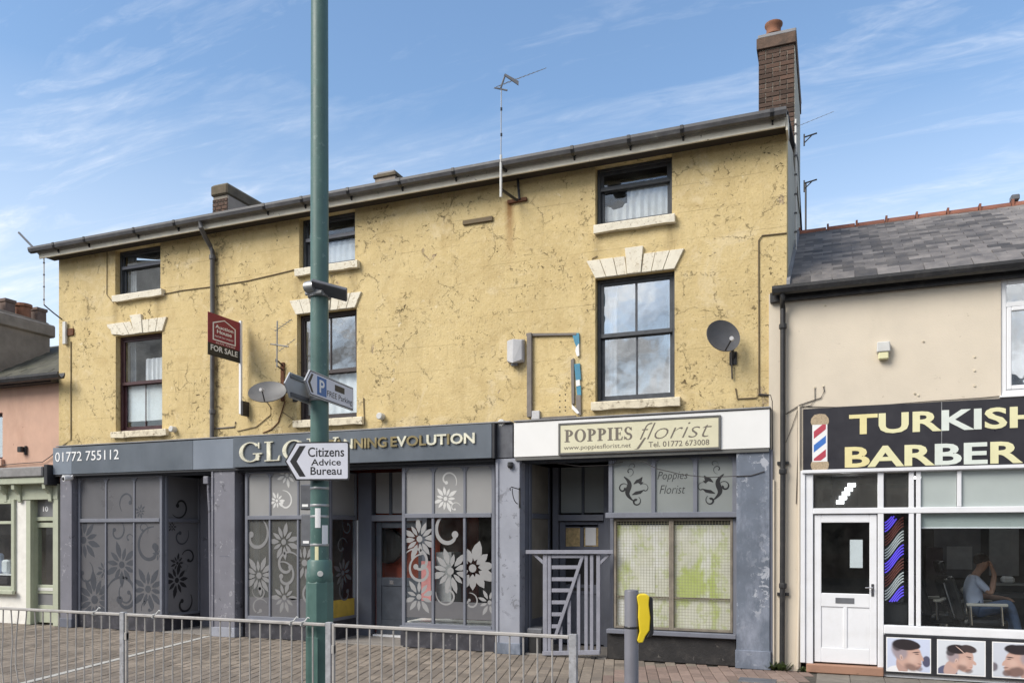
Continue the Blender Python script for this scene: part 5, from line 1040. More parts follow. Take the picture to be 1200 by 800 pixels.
# three photo posters under the window
yp = YN - .05
MP = frame(Vector((0, yp, 0)), Vector((1, 0, 0)))
B('poster_board', M['fascia_edge'], nb, X(1035.5, yp), sx1, yp, YN - .001, Z(1036, 788, yp), Z(1036, 743, yp), .004)
def photo_print(name, x0, z0, wd, ht, base, shapes, flip=False):
    m = bpy.data.materials.new(name); m.use_nodes = True; t = m.node_tree; bs = t.nodes['Principled BSDF']; lk = t.links.new; bs.inputs['Roughness'].default_value = .35
    geo = N('ShaderNodeNewGeometry', t); sp = N('ShaderNodeSeparateXYZ', t); lk(geo.outputs['Position'], sp.inputs[0]); cb = N('ShaderNodeCombineXYZ', t)
    for i, (src, o_, k_) in enumerate((('X', x0, wd), ('Z', z0, ht))):
        q = N('ShaderNodeMapRange', t, clamp=False, i_1=o_, i_2=o_ + k_, i_3=1. if (flip and i == 0) else 0., i_4=0. if (flip and i == 0) else 1.); lk(sp.outputs[src], q.inputs[0]); lk(q.outputs[0], cb.inputs[i])
    nz = N('ShaderNodeTexNoise', t, i_Scale=9, i_Detail=6, i_Roughness=.7); lk(cb.outputs[0], nz.inputs['Vector'])
    wv = N('ShaderNodeVectorMath', t, operation='MULTIPLY_ADD'); lk(nz.outputs['Color'], wv.inputs[0]); wv.inputs[1].default_value = (.02, .02, 0); lk(cb.outputs[0], wv.inputs[2])
    g_ = N('ShaderNodeMix', t, data_type='RGBA'); lk(sp.outputs['Z'], g_.inputs[0]); g_.inputs[6].default_value = (*base, 1); g_.inputs[7].default_value = (*[min(1, c * 1.2) for c in base], 1); c = g_.outputs[2]
    for cx, cy_, rx, ry, rot, soft, col, amt in shapes:
        mp = N('ShaderNodeMapping', t, vector_type='TEXTURE'); mp.inputs['Location'].default_value = (cx + .01, cy_ + .01, 0); mp.inputs['Rotation'].default_value = (0, 0, R(rot)); mp.inputs['Scale'].default_value = (rx, ry, 1); lk(wv.outputs[0], mp.inputs[0])
        fl_ = N('ShaderNodeVectorMath', t, operation='MULTIPLY'); lk(mp.outputs[0], fl_.inputs[0]); fl_.inputs[1].default_value = (1, 1, 0)
        ln_ = N('ShaderNodeVectorMath', t, operation='LENGTH'); lk(fl_.outputs[0], ln_.inputs[0])
        mr_ = N('ShaderNodeMapRange', t, interpolation_type='SMOOTHSTEP', i_1=1 + soft, i_2=1 - soft, i_3=0, i_4=amt); lk(ln_.outputs['Value'], mr_.inputs[0])
        mx_ = N('ShaderNodeMix', t, data_type='RGBA'); lk(mr_.outputs[0], mx_.inputs[0]); lk(c, mx_.inputs[6]); mx_.inputs[7].default_value = (*col, 1); c = mx_.outputs[2]
    lk(c, bs.inputs['Base Color']); return m
SK, SKD, SKL, HR, BD, FD = (.55, .36, .30), (.30, .17, .14), (.68, .49, .42), (.03, .024, .028), (.16, .10, .09), (.33, .28, .31)
HEAD = {0: [(.42, -.02, .40, .20, -12, .06, (.78, .78, .80), 1), (.90, .34, .09, .16, 0, .15, (.09, .09, .15), 1), (.36, .20, .13, .26, 10, .12, (.46, .30, .26), 1), (.50, .50, .29, .38, 12, .06, SK, 1), (.62, .26, .17, .20, -20, .1, SK, 1), (.79, .44, .035, .10, 18, .2, SK, 1), (.30, .62, .17, .26, 15, .25, FD, .95), (.44, .80, .30, .16, -6, .12, HR, 1), (.24, .74, .10, .13, 20, .3, HR, .8), (.64, .79, .13, .09, -24, .15, HR, 1),
            (.56, .15, .15, .10, -30, .45, BD, .75), (.74, .12, .07, .07, 0, .4, BD, .7), (.755, .26, .05, .018, -8, .5, BD, .6), (.67, .59, .08, .016, 8, .4, HR, .9), (.69, .54, .045, .016, 0, .5, HR, .8), (.755, .205, .035, .012, 0, .5, (.36, .15, .14), .8), (.34, .43, .035, .075, 10, .3, SKL, .8), (.345, .42, .018, .045, 10, .4, SKD, .7), (.60, .40, .10, .12, 0, .7, SKL, .55)],
        1: [(.20, .02, .22, .26, -8, .06, (.10, .11, .19), 1), (.30, .20, .15, .26, -18, .1, (.50, .34, .30), 1), (.50, .48, .25, .32, -14, .06, SK, 1), (.60, .28, .14, .18, -14, .1, SK, 1), (.755, .38, .04, .08, 35, .2, SK, 1), (.33, .54, .13, .18, 0, .3, FD, .9), (.42, .74, .22, .13, -4, .14, HR, 1), (.66, .76, .17, .10, -22, .14, (.06, .045, .045), 1), (.28, .64, .09, .10, 10, .3, HR, .85), (.49, .72, .14, .012, -48, .4, SKL, .8),
            (.52, .22, .10, .09, -25, .45, BD, .7), (.66, .13, .08, .06, 20, .4, BD, .75), (.66, .53, .06, .014, -12, .4, HR, .85), (.68, .48, .03, .012, -10, .5, HR, .7), (.70, .24, .03, .010, 10, .5, (.36, .15, .14), .7), (.40, .41, .03, .065, -10, .3, SKL, .8), (.40, .40, .014, .04, -10, .4, SKD, .7), (.55, .38, .08, .10, 0, .7, SKL, .5)]}
HEAD[2] = [(.30, .14, .17, .30, -10, .1, (.48, .32, .28), 1), (.48, .50, .27, .34, 10, .06, SK, 1), (.60, .26, .17, .20, -10, .1, SK, 1), (.76, .42, .04, .09, 22, .2, SK, 1), (.32, .60, .14, .22, 10, .3, FD, .9), (.46, .80, .27, .14, -4, .16, HR, 1), (.64, .84, .13, .09, -18, .2, HR, 1), (.28, .70, .10, .12, 10, .3, HR, .8),
            (.54, .18, .17, .14, -20, .3, BD, .9), (.72, .14, .08, .09, 0, .35, BD, .9), (.74, .29, .05, .02, -8, .5, BD, .8), (.66, .58, .07, .016, 6, .4, HR, .9), (.68, .53, .04, .014, 0, .5, HR, .8), (.36, .42, .035, .07, 8, .3, SKL, .8), (.36, .41, .016, .04, 8, .4, SKD, .7), (.60, .42, .08, .10, 0, .7, SKL, .5), (.97, .30, .08, .12, 0, .3, (.12, .1, .12), .9)]
def poster(pa, pb, lab, kind):
    x0, x1 = X(pa, yp), X(pb, yp); z0, z1 = Z(1036, 786, yp) + .005, Z(1036, 745.5, yp)
    t = thing('poster', lab, 'poster', ((x0 + x1) / 2, yp, z0), 'haircut posters under the barber window')
    q = MB(); mbox(q, MP, x0, x1, z0, z1, .0005, .004); q.build('sheet', M['white'], t)
    q = MB(); mbox(q, MP, x0 + .012, x1 - .012, z0 + .012, z1 - .012, .0043, .0052); q.build('photo_print', photo_print('haircut_photo_print', x0, z0, x1 - x0, z1 - z0, ((.52, .57, .72), (.58, .61, .66), (.52, .55, .62))[kind], HEAD[kind], kind == 2), t)
    return t
poster(1038.5, 1091, 'poster of man with dark cropped hair and white gown, nearest the door', 0); poster(1098, 1155, 'poster of man in navy top with side parting, middle of the three', 1); poster(1162.5, 1225, 'poster of bearded man facing left, farthest from the shop door', 2)
# interior of the barber shop
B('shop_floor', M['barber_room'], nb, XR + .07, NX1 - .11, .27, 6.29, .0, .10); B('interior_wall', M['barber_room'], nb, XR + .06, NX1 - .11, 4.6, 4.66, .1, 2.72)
lyp = 2.2; hb2 = B('hanging_board', M['black'], nb, X(975, lyp), X(1006, lyp), lyp + .03, lyp + .05, 2.25, 2.72)
for k in range(5): q0_ = W(984.5 + 3.4 * k, 588 - 5 * k, lyp); B('light_panel', M['lamp_white'], hb2, q0_.x - .055, q0_.x + .055, lyp, lyp + .02, q0_.z - .028, q0_.z + .028)
B('ceiling_light', M['lamp_white'], nb, 1.2, 2.4, 2.6, 2.75, 2.69, 2.715)
B('mirror', M['panel_grey'], nb, X(1095, 4.5), X(1150, 4.5), 4.56, 4.59, 1.05, 1.95); B('mirror', M['drape'], nb, X(1160, 4.5), X(1195, 4.5), 4.56, 4.59, 1.1, 2.0); B('cabinet', M['brown_wood'], nb, X(1085, 3.2), X(1105, 3.2), 3.2, 3.6, .1, 1.6); B('shelf', M['alloy'], nb, X(1098, 4.4), X(1150, 4.4), 4.35, 4.55, 1.98, 2.01); B('shelf', M['alloy'], nb, X(1165, 3.4), X(1215, 3.4), 3.4, 3.7, 1.0, 1.03); B('towel_stack', M['blind'], nb, X(1175, 3.4), X(1190, 3.4), 3.42, 3.62, 1.032, 1.14, .03); B('sink', M['white_plastic'], nb, X(1128, 3.9), X(1142, 3.9), 3.9, 4.2, .8, .92, .04); B('counter', M['panel_grey'], nb, X(1085, 4.2), X(1230, 4.2), 4.15, 4.59, .75, .82); B('wall_panel', M['drape'], nb, X(1110, 4.5), X(1140, 4.5), 4.55, 4.558, 1.2, 1.6)
def barber_chair(x, y, label, rz):
    t = thing('barber_chair', label, 'chair', (x, y, .1), 'barber chairs'); t.rotation_euler = (0, 0, rz)
    def P(nm, mb, m, bev=.02): o = mb.build(nm, M[m], None, bev, seg=2); o.parent = t; return o
    P('base', MB().lathe([(.30, 0), (.30, .02), (.10, .06), (.06, .08), (.06, .42)], Matrix.Identity(4), 24), 'chrome', 0)
    P('seat', MB().box(-.27, .30, -.27, .27, .42, .56), 'leather', .05)
    P('backrest', MB().box(-.07, .06, -.26, .26, 0, .62, Matrix.Translation((-.27, 0, .54)) @ Matrix.Rotation(R(-16), 4, 'Y')), 'leather', .04)
    P('back_trim', MB().box(-.09, -.072, -.22, .22, .05, .55, Matrix.Translation((-.27, 0, .54)) @ Matrix.Rotation(R(-16), 4, 'Y')), 'chrome', .004)
    P('headrest', MB().box(-.05, .05, -.14, .14, 0, .17, Matrix.Translation((-.47, 0, 1.18)) @ Matrix.Rotation(R(-16), 4, 'Y')), 'leather', .03)
    for s_ in (-1, 1):
        a = P('armrest', MB().box(-.24, .26, s_ * .31 - .035, s_ * .31 + .035, .74, .78), 'armrest', .012)
        q = MB().tube([(-.18, s_ * .30, .48), (-.20, s_ * .31, .74)], .018, 8); q.tube([(.20, s_ * .30, .48), (.18, s_ * .31, .74)], .018, 8); o = P('arm_support', q, 'chrome', 0)
    P('footrest', MB().box(.42, .62, -.20, .20, .14, .17), 'chrome', .008); P('footrest_arm', MB().tube([(.28, 0, .44), (.44, 0, .16)], .022, 8), 'chrome', 0)
    return t
cxp, cyp = X(1147, 1.45), 1.45
barber_chair(cxp, cyp, 'black barber chair holding the seated person, white armrest towards the window', R(8)); barber_chair(X(1107, 1.9), 2.0, 'empty black barber chair behind the occupied one, nearer the striped light', R(12))
# person in the barber chair, head bowed into one hand
def person(loc, rz):
    J = [((0, 0, .0), .125), ((-.04, 0, .18), .125), ((-.05, 0, .36), .135), ((-.01, 0, .47), .07), ((.05, 0, .545), .048), ((.085, 0, .60), .072), ((.105, 0, .67), .085), ((.10, 0, .735), .062),
         ((-.02, -.16, .44), .062), ((.16, -.20, .24), .046), ((.22, -.10, .50), .033), ((.205, -.045, .585), .026), ((.195, -.02, .64), .02),
         ((-.02, .16, .44), .062), ((.06, .23, .19), .046), ((.30, .17, .17), .034), ((.38, .13, .17), .026), ((.44, .11, .16), .016),
         ((.04, -.09, -.01), .10), ((.40, -.10, .12), .075), ((.52, -.06, -.28), .050), ((.53, -.06, -.36), .042), ((.66, -.07, -.385), .035),
         ((.04, .09, -.01), .10), ((.42, .08, .03), .075), ((.46, .09, -.34), .05), ((.47, .09, -.42), .042), ((.60, .10, -.44), .035)]
    E_ = [(0, 1), (1, 2), (2, 3), (3, 4), (4, 5), (5, 6), (6, 7), (2, 8), (8, 9), (9, 10), (10, 11), (11, 12), (2, 13), (13, 14), (14, 15), (15, 16), (16, 17), (0, 18), (18, 19), (19, 20), (20, 21), (21, 22), (0, 23), (23, 24), (24, 25), (25, 26), (26, 27)]
    reg = {0: 1, 1: 0, 2: 0, 3: 2, 4: 2, 5: 2, 6: 2, 7: 2, 8: 0, 9: 2, 10: 2, 11: 2, 12: 2, 13: 0, 14: 2, 15: 2, 16: 2, 17: 2, 18: 1, 19: 1, 20: 1, 21: 3, 22: 3, 23: 1, 24: 1, 25: 1, 26: 3, 27: 3}
    base = len(J)      # four fingers and thumb on each hand
    for hand, dirv, side in ((12, Vector((-.35, .1, .9)), Vector((.2, .95, 0))), (17, Vector((.95, -.15, -.25)), Vector((.1, .95, .2)))):
        o = Vector(J[hand][0])
        for f_ in range(5):
            L_ = (.055, .075, .082, .076, .06)[f_]; off = side.normalized() * (f_ - 2) * .017; d = dirv.normalized() + (side * -.6 if f_ == 0 else Vector((0, 0, 0)))
            p1 = o + off + d * L_ * .55; p2 = p1 + (d + Vector((-.45, 0, -.25))).normalized() * L_ * .5
            J.append((tuple(p1), .0095)); J.append((tuple(p2), .008)); reg[len(J) - 2] = 2; reg[len(J) - 1] = 2
            E_.append((hand, len(J) - 2)); E_.append((len(J) - 2, len(J) - 1))
    me = bpy.data.meshes.new('person_base'); me.from_pydata([j[0] for j in J], E_, []); ob = bpy.data.objects.new('person_base', me); C.objects.link(ob)
    bm = bmesh.new(); bm.from_mesh(me); ly = bm.verts.layers.skin.verify(); bm.verts.ensure_lookup_table()
    for i, v in enumerate(bm.verts):
        v[ly].radius = (J[i][1], J[i][1] * (1.2 if i in (1, 2) else 1.0)); v[ly].use_root = (i == 0)
    bm.to_mesh(me); bm.free()
    sk = ob.modifiers.new('s', 'SKIN'); sk.use_smooth_shade = True; sb = ob.modifiers.new('ss', 'SUBSURF'); sb.levels = sb.render_levels = 2
    bpy.context.view_layer.update(); dg = bpy.context.evaluated_depsgraph_get(); em = bpy.data.meshes.new_from_object(ob.evaluated_get(dg)); bpy.data.objects.remove(ob)
    em.materials.clear()
    for m in ('shirt', 'jeans', 'skin', 'shoe', 'hair'): em.materials.append(M[m])
    jv = [Vector(j[0]) for j in J]
    for p in em.polygons:
        c = Vector(p.center); best = min(((c - (jv[a] + (jv[b] - jv[a]) * max(0, min(1, (c - jv[a]).dot(jv[b] - jv[a]) / (jv[b] - jv[a]).length_squared)))).length - .5 * (J[a][1] + J[b][1]), a, b, max(0, min(1, (c - jv[a]).dot(jv[b] - jv[a]) / (jv[b] - jv[a]).length_squared))) for a, b in E_)
        a, b, t = best[1:]
        r_ = reg[b] if t > .5 else reg[a]
        if (a, b) in ((8, 9), (13, 14)): r_ = 0 if t < .75 else 2
        if (a, b) == (0, 1): r_ = 0 if t > .25 else 1
        if (a, b) == (2, 3): r_ = 0 if t < .8 else 2
        p.material_index = r_; p.use_smooth = True
    t = thing('person', 'person in pale blue shirt and jeans seated with head bowed into hand', 'person', loc); t.rotation_euler = (0, 0, rz)
    o = bpy.data.objects.new('body', em); C.objects.link(o); o.parent = t
    hm = MB(); n_ = 12
    for i in range(7):
        th_ = i / 6 * 1.75
        for j in range(n_): 
            ph = 2 * math.pi * j / n_; rr = .102 + .006 * math.sin(j * 3.1 + i); hm.v.append((rr * math.sin(th_) * math.cos(ph), rr * math.sin(th_) * math.sin(ph) * .85, rr * math.cos(th_) * 1.1))
    for i in range(6):
        for j in range(n_): hm.f.append((i * n_ + j, i * n_ + (j + 1) % n_, (i + 1) * n_ + (j + 1) % n_, (i + 1) * n_ + j)); hm.m.append(0)
    ho = hm.build('hair', M['hair'], None, smooth=True); ho.parent = t; ho.matrix_basis = Matrix.Translation((.083, 0, .69)) @ Matrix.Rotation(R(-18), 4, 'Y')
    for s_ in (-1, 1):
        e = MB().lathe([(.004, -.008), (.02, 0), (.012, .012)], Matrix.Translation((.085, s_ * .088, .655)) @ Matrix.Rotation(R(90 * -s_), 4, 'X') @ Matrix.Diagonal((.7, 1.3, 1, 1)), 10).build('ear', M['skin'], None, smooth=True); e.parent = t
    e = MB().lathe([(.016, 0), (.012, .02), (.004, .03)], Matrix.Translation((.175, 0, .635)) @ Matrix.Rotation(R(100), 4, 'Y'), 8).build('nose', M['skin'], None, smooth=True); e.parent = t
person((cxp - .05, cyp, .1 + .66), R(4))
# weeds at the foot of the downpipe
def weed(px, py, label, n=16, s=.09, seed=0):
    rnd = random.Random(seed); p = G(px, py); mb = MB()
    for k in range(n):
        a = rnd.uniform(0, 6.28); l_ = s * rnd.uniform(.6, 1.3); tilt = rnd.uniform(.3, 1.1); d = Vector((math.cos(a) * math.sin(tilt), math.sin(a) * math.sin(tilt), math.cos(tilt))); sd = Vector((-math.sin(a), math.cos(a), 0)) * l_ * .22
        o = p + Vector((rnd.uniform(-s, s), rnd.uniform(-.03, .03), 0)); m_ = o + d * l_ * .6; mb.add([o, m_ + sd, o + d * l_, m_ - sd], [(0, 1, 2, 3)])
    o = mb.build('weed_plant', M['weed']); tag(o, label, 'weed', 'weeds along the wall foot')
weed(912, 785, 'largest green weed tuft at foot of the black downpipe', 60, .13, 1); weed(938, 786, 'small weed beside the cream conduit by the white corner board', 18, .07, 2); weed(960, 787, 'low weed at the left end of the terracotta step', 20, .06, 3); weed(999, 790, 'low weed at the right part of the terracotta step', 14, .05, 4)

# ------------------------------------------------------------------ salmon building on the left
lb = thing('shop_building', 'salmon rendered building with mossy slate roof and sage green shopfront', 'building', (XL - 2.5, .02, 0))
LX0 = -19.5; LX1 = XL - .004; YL = .02; zE = Z(70, 444, -.05)
lwz0, lwz1 = Z(2, 538, YL), Z(2, 483, YL); lwx = X(3, YL)
w = MB(); holed_wall(w, LX0, LX1, 2.86, zE + .05, [(lwx - 1.0, lwx, lwz0, lwz1)], YL, .3); w.build('wall', M['salmon'], lb)
uw = bars(MB(), lwx - .997, lwx - .003, lwz0 + .003, lwz1 - .003, .06, YL + .1, YL + .18).build('window', M['maroon_wood'], lb, .005); B('pane', M['window_glass'], uw, lwx - .94, lwx - .06, YL + .13, YL + .135, lwz0 + .06, lwz1 - .06); B('sill', M['salmon'], uw, lwx - 1.08, lwx + .06, YL - .07, YL + .1, lwz0 - .14, lwz0 + .002, .01)
B('rear_wall', M['salmon'], lb, LX0, LX1, 4.4, 4.5, 0, zE); B('floor_slab', M['room'], lb, LX0, LX1, .31, 4.39, 2.75, 2.85); B('end_wall', M['salmon'], lb, LX0 - .1, LX0, .0, 4.5, 0, zE)
leY, leZ, lrY = -.18, zE + .06, 2.1; lrZ = leZ + 1.28
ls = math.atan2(lrZ - leZ, lrY - leY); ll = math.hypot(lrZ - leZ, lrY - leY)
rf = MB(); rf.prism([(leY, leZ - .05), (lrY, lrZ - .05), (lrY + 2.6, leZ - .05), (lrY + 2.6, leZ - .1), (lrY, lrZ - .1), (leY, leZ - .1)], LX0, LX1, frame(Vector((0, 0, 0)), Vector((0, 1, 0)))); lroof = rf.build('roof', M['roof_under'], lb)
Rl = Matrix.Rotation(ls, 4, 'X'); me = MB(); me.prism([(0, 0), (.30, 0), (.30, .42), (0, .42)], 0, .010, Matrix.Identity(4)); sme = me.mesh('slate', M['slate_moss'])
for r_ in range(int(ll / .26) + 1):
    x = LX1 - .305 - (r_ % 2) * .15
    while x > LX0 + .0:
        o = bpy.data.objects.new('slate', sme); C.objects.link(o); o.parent = lroof; dz = r_ * .26 - .02
        o.matrix_basis = Matrix.Translation((x, leY, leZ)) @ Rl @ Matrix.Translation((0, dz, -.018)) @ Matrix.Rotation(R(3.4) + random.uniform(-.006, .012), 4, 'X') @ Matrix.Rotation(random.uniform(-.01, .01), 4, 'Z') @ Matrix.Diagonal((1, min(1, max(.2, (ll - dz) / .42)), 1, 1)); x -= .306
gt = MB(); gt.prism([(p[0] * 1.25 - .25, p[1] * 1.35 + zE + .03) for p in prof], LX0, X(72, -.25), frame(Vector((0, 0, 0)), Vector((0, 1, 0)))); gt.build('gutter', M['black_iron'], lb); B('eaves_board', M['black_iron'], lb, LX0, LX1, -.17, YL - .002, zE - .06, zE + .06)
# rendered stack with pots
sxw = -16.4; ya_, yb_2 = YX(-30, sxw), YX(64, sxw); zs = Z(66, 380, yb_2); 
def zat(px, py): yy = YX(px, sxw); return Z(px, py, yy)
zs = zat(60, 381)
st = B('chimney', M['stack_render'], lb, sxw - .75, sxw, ya_, yb_2 - .12, 4.6, zs - .28); B('capping', M['stack_render'], st, sxw - .79, sxw + .05, ya_ - .05, yb_2, zs - .28, zs, .03)
MB().prism([(ya_, zs), (yb_2 - .04, zs), (yb_2 - .12, zs + .05), (ya_, zs + .09)], -.68, -.06, frame(Vector((sxw, 0, 0)), Vector((0, 1, 0)))).build('flaunching', M['stack_render'], st)
for px, m in ((8, 'pot_grey'), (27, 'pot'), (45, 'pot_grey'), (-12, 'pot_grey')):
    yy = YX(px, sxw - .3); xx = sxw - .3; MB().lathe([(.16, -.02), (.155, .25), (.185, .27), (.185, .33), (.14, .335)], Matrix.Translation((xx, yy, zs + .05)), 4 if px != 27 else 14, R(45)).build('chimney_pot', M[m], st)
# sage green shopfront with number 10
zc0 = Z(40, 572, -.0); 
B('cornice_capping', M['lead_top'], lb, LX0, X(50, -.25), -.27, YL - .002, Z(50, 558, -.25), Z(50, 546, -.25), .02); B('cornice', M['sage'], lb, LX0, X(54, -.22), -.23, YL - .002, Z(50, 566, -.22), Z(50, 558, -.25) - .003, .01); B('cornice_end', M['fascia_edge'], lb, X(51, -.25), X(58, -.2), -.25, YL - .002, Z(50, 568, -.25), Z(50, 544, -.25), .01)
B('frieze', M['sage'], lb, LX0, LX1 - .0, -.03, .1, Z(40, 585, 0), Z(50, 566, -.22) - .002)
for px in (6, 22, 58):
    x = X(px, -.06); zt_ = Z(50, 566, -.2) - .003
    MB().prism([(-.20, zt_), (-.03, zt_), (-.03, zt_ - .36), (-.06, zt_ - .34), (-.07, zt_ - .2), (-.12, zt_ - .14), (-.19, zt_ - .10)], x - .045, x + .045, frame(Vector((0, 0, 0)), Vector((0, 1, 0)))).build('console', M['sage'], lb, .006)
zfr = Z(40, 584, 0)
B('pilaster', M['white_masonry'], lb, X(19, 0), X(31, 0), .0, .3, 0, zfr); B('door_jamb', M['sage'], lb, X(31, 0) + .002, X(36, 0), -.01, .15, 0, zfr); B('door_jamb', M['sage'], lb, X(63, 0), X(69, 0), -.02, .25, 0, zfr)
ydr = .14; xa, xb_ = X(38, ydr), X(63, .0) - .003
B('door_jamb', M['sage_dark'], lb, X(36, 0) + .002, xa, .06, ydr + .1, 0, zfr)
f = MB().box(xa, xb_, ydr - .03, ydr + .06, Z(50, 610, ydr), Z(50, 606, ydr) + .01).build('transom', M['sage'], lb, .005); B('fanlight', M['frost_deep'], lb, xa, xb_, ydr + .01, ydr + .02, Z(50, 605, ydr), zfr)
MD = frame(Vector((0, ydr + .01, 0)), Vector((1, 0, 0))); text('house_number', '10', X(50, ydr), X(56, ydr), Z(50, 599, ydr), Z(50, 593, ydr), .0005, .003, MD, M['white'], lb, .02)
zd1 = Z(50, 612, ydr); dm = MB(); bars(dm, xa + .004, xb_ - .004, .03, zd1, .10, ydr, ydr + .045, .35); zk = Z(52, 690, ydr); dm.box(xa + .104, xb_ - .104, ydr, ydr + .045, zk - .09, zk + .09); dd = dm.build('shop_door', M['sage'], lb, .006)
B('pane', M['shop_glass'], dd, xa + .104, xb_ - .104, ydr + .02, ydr + .026, zk + .09, zd1 - .1); B('pane', M['frost_deep'], dd, xa + .104, xb_ - .104, ydr + .02, ydr + .026, .38, zk - .09); B('letter_plate', M['white_plastic'], dd, xa + .17, xb_ - .19, ydr - .008, ydr + .001, zk - .03, zk + .03, .004); B('lock', M['chrome'], dd, xa + .02, xa + .06, ydr - .03, ydr, 1.0, 1.1, .005)
# left shop window
xw1 = X(18, -.02); zw0, zw1 = Z(10, 692, 0), Z(10, 585, 0)
f = MB(); bars(f, LX0 + .2, xw1, zw0, zw1, .09, -.05, .1); f.box(LX0 + .29, xw1 - .09, -.04, .1, Z(8, 612, 0) - .03, Z(8, 612, 0) + .03); lw = f.build('shop_window', M['sage'], lb, .006); B('pane', M['shop_glass'], lw, LX0 + .29, xw1 - .09, .03, .036, zw0 + .09, zw1 - .09); B('sill', M['sage'], lw, LX0 + .1, xw1 + .05, -.12, -.052, zw0 - .06, zw0 + .02, .01)
B('stall_riser', M['white_masonry'], lb, LX0, X(19, 0) - .002, .0, .12, 0, zw0 - .062)
B('display_shelf', M['white_wood'], lb, LX0 + .3, xw1 - .1, .2, .5, zw0 + .30, zw0 + .33); B('display_item', M['blind'], lb, X(3, .3), X(12, .3), .25, .4, zw0 + .331, zw0 + .62, .04); B('display_item', M['parasol'] if 'parasol' in M else M['shirt'], lb, X(-8, .3), X(1, .3), .25, .4, zw0 + .331, zw0 + .75, .04); B('display_item', M['brown_wood'], lb, X(0, .3), X(13, .3), .22, .45, zw0 + .1, zw0 + .28, .02); B('interior_wall', M['shop_room'], lb, LX0, LX1, 1.5, 1.55, 0, 2.75)
ap = W(30, 527, YL); o = MB().box(ap.x - .09, ap.x + .02, YL - .12, YL - .03, ap.z - .05, ap.z + .06).box(ap.x + .02, ap.x + .06, YL - .05, YL + .002, ap.z - .1, ap.z + .08).build('security_light', M['black_plastic'], None, .01); tag(o, 'small black security light on the salmon wall', 'security light')
MB().tube([W(70, 524, -.01), W(60, 534, -.02), W(50, 541, -.02), W(20, 543, -.02), W(0, 545, -.02)], .009, 5).build('cable', M['cable_dark'], lb)

# ------------------------------------------------------------------ block paving: courses run out from the facade
PW, PL, JT = .142, .280, .008
p0, p1 = G(244, 745), G(27, 800); d_ = (p0 - p1).normalized(); n_d = Vector((d_.y, -d_.x, 0)); PA = math.atan2(n_d.y, n_d.x)   # courses run parallel to the white edging
cand = []
for col in range(-75, 95):
    for row in range(-26, 16):
        o = p0 + n_d * (col * PW + .075 * (1 if col >= 0 else -1) + (PW if col < 0 else 0)) + d_ * (row * PL + (col % 2) * PL / 2)
        c_ = o + n_d * (PW / 2) + d_ * (PL / 2)
        if -17.6 < c_.x < -.3 and -5.45 < c_.y < .02 and not (abs(c_.x - X(374, -4.85)) < .2 and abs(c_.y + 4.85) < .22): cand.append((round(o.x, 4), round(o.y, 4)))
def seen(x, y):
    dx_, dy_ = x, y + D; d = -ST * dx_ + CT * dy_
    if d <= 0: return None
    u = 600 + F * (CT * dx_ + ST * dy_) / d; v = Y0 + F * H / d
    return (u, v, d) if 0 < u < 1200 and v < 800 else None
vis = sorted([(s[2], c) for c in cand for s in [seen(c[0], c[1])] if s])
near = [c for _, c in vis[:300]]; ns = set(near)
def paver_mesh(mb, x0, y0, x1, y1, z, tl=(0, 0), T=None):
    b = .006; zt = z
    vs = [(x0, y0, -.03), (x1, y0, -.03), (x1, y1, -.03), (x0, y1, -.03), (x0, y0, zt - .004), (x1, y0, zt - .004), (x1, y1, zt - .004), (x0, y1, zt - .004), (x0 + b, y0 + b, zt + tl[0]), (x1 - b, y0 + b, zt + tl[0] + tl[1]), (x1 - b, y1 - b, zt + tl[1]), (x0 + b, y1 - b, zt)]
    if T: vs = [T @ Vector(v) for v in vs]
    mb.add(vs, [(0, 1, 5, 4), (1, 2, 6, 5), (2, 3, 7, 6), (3, 0, 4, 7), (4, 5, 9, 8), (5, 6, 10, 9), (6, 7, 11, 10), (7, 4, 8, 11), (8, 9, 10, 11)])
M['paver_pink'] = random_tint(material('pinkish_block_paver', (.255, .185, .155), .88, var=.16, scale=11, bump=.4, bscale=120, dirt=.35, dcol=(.14, .11, .09), dscale=1.3), .2)
pinkx = G(728, 780).x
pm = MB(); paver_mesh(pm, 0, 0, PW - JT, PL - JT, 0); pme = pm.mesh('paver', M['paver']); pm2 = pm.mesh('paver', M['paver_pink'])
for x, y in near:
    o = bpy.data.objects.new('paver', pm2 if x > pinkx else pme); C.objects.link(o); o.parent = pave; o.location = (x, y, random.uniform(-.002, .003)); o.rotation_euler = (random.uniform(-.006, .006), random.uniform(-.008, .008), PA + random.uniform(-.008, .008))
sm = MB(); tones = []
for x, y in cand:
    if (x, y) in ns: continue
    k = len(sm.f); paver_mesh(sm, 0, 0, PW - JT, PL - JT, random.uniform(-.002, .003), (random.uniform(-.002, .002), random.uniform(-.002, .002)), Matrix.Translation((x, y, 0)) @ Matrix.Rotation(PA, 4, 'Z'))
    t = random.random(); tones += [t] * (len(sm.f) - k)
pmat = material('buff_block_paver_field', (.225, .188, .152), .88, var=.16, scale=11, bump=.4, bscale=120, dirt=.35, dcol=(.11, .095, .08), dscale=1.3)
t = pmat.node_tree; bsd = t.nodes['Principled BSDF']; srcs = bsd.inputs['Base Color'].links[0].from_socket
at_ = N('ShaderNodeAttribute', t, attribute_name='tone'); mr = N('ShaderNodeMapRange', t, i_1=0, i_2=1, i_3=.72, i_4=1.25); t.links.new(at_.outputs['Fac'], mr.inputs[0]); vm = N('ShaderNodeVectorMath', t, operation='SCALE'); t.links.new(srcs, vm.inputs[0]); t.links.new(mr.outputs[0], vm.inputs['Scale']); t.links.new(vm.outputs[0], bsd.inputs['Base Color'])
spots(pmat, 4.2, .085, (.09, .08, .07), .7); spots(pmat, 2.3, .05, (.33, .30, .26), .6)
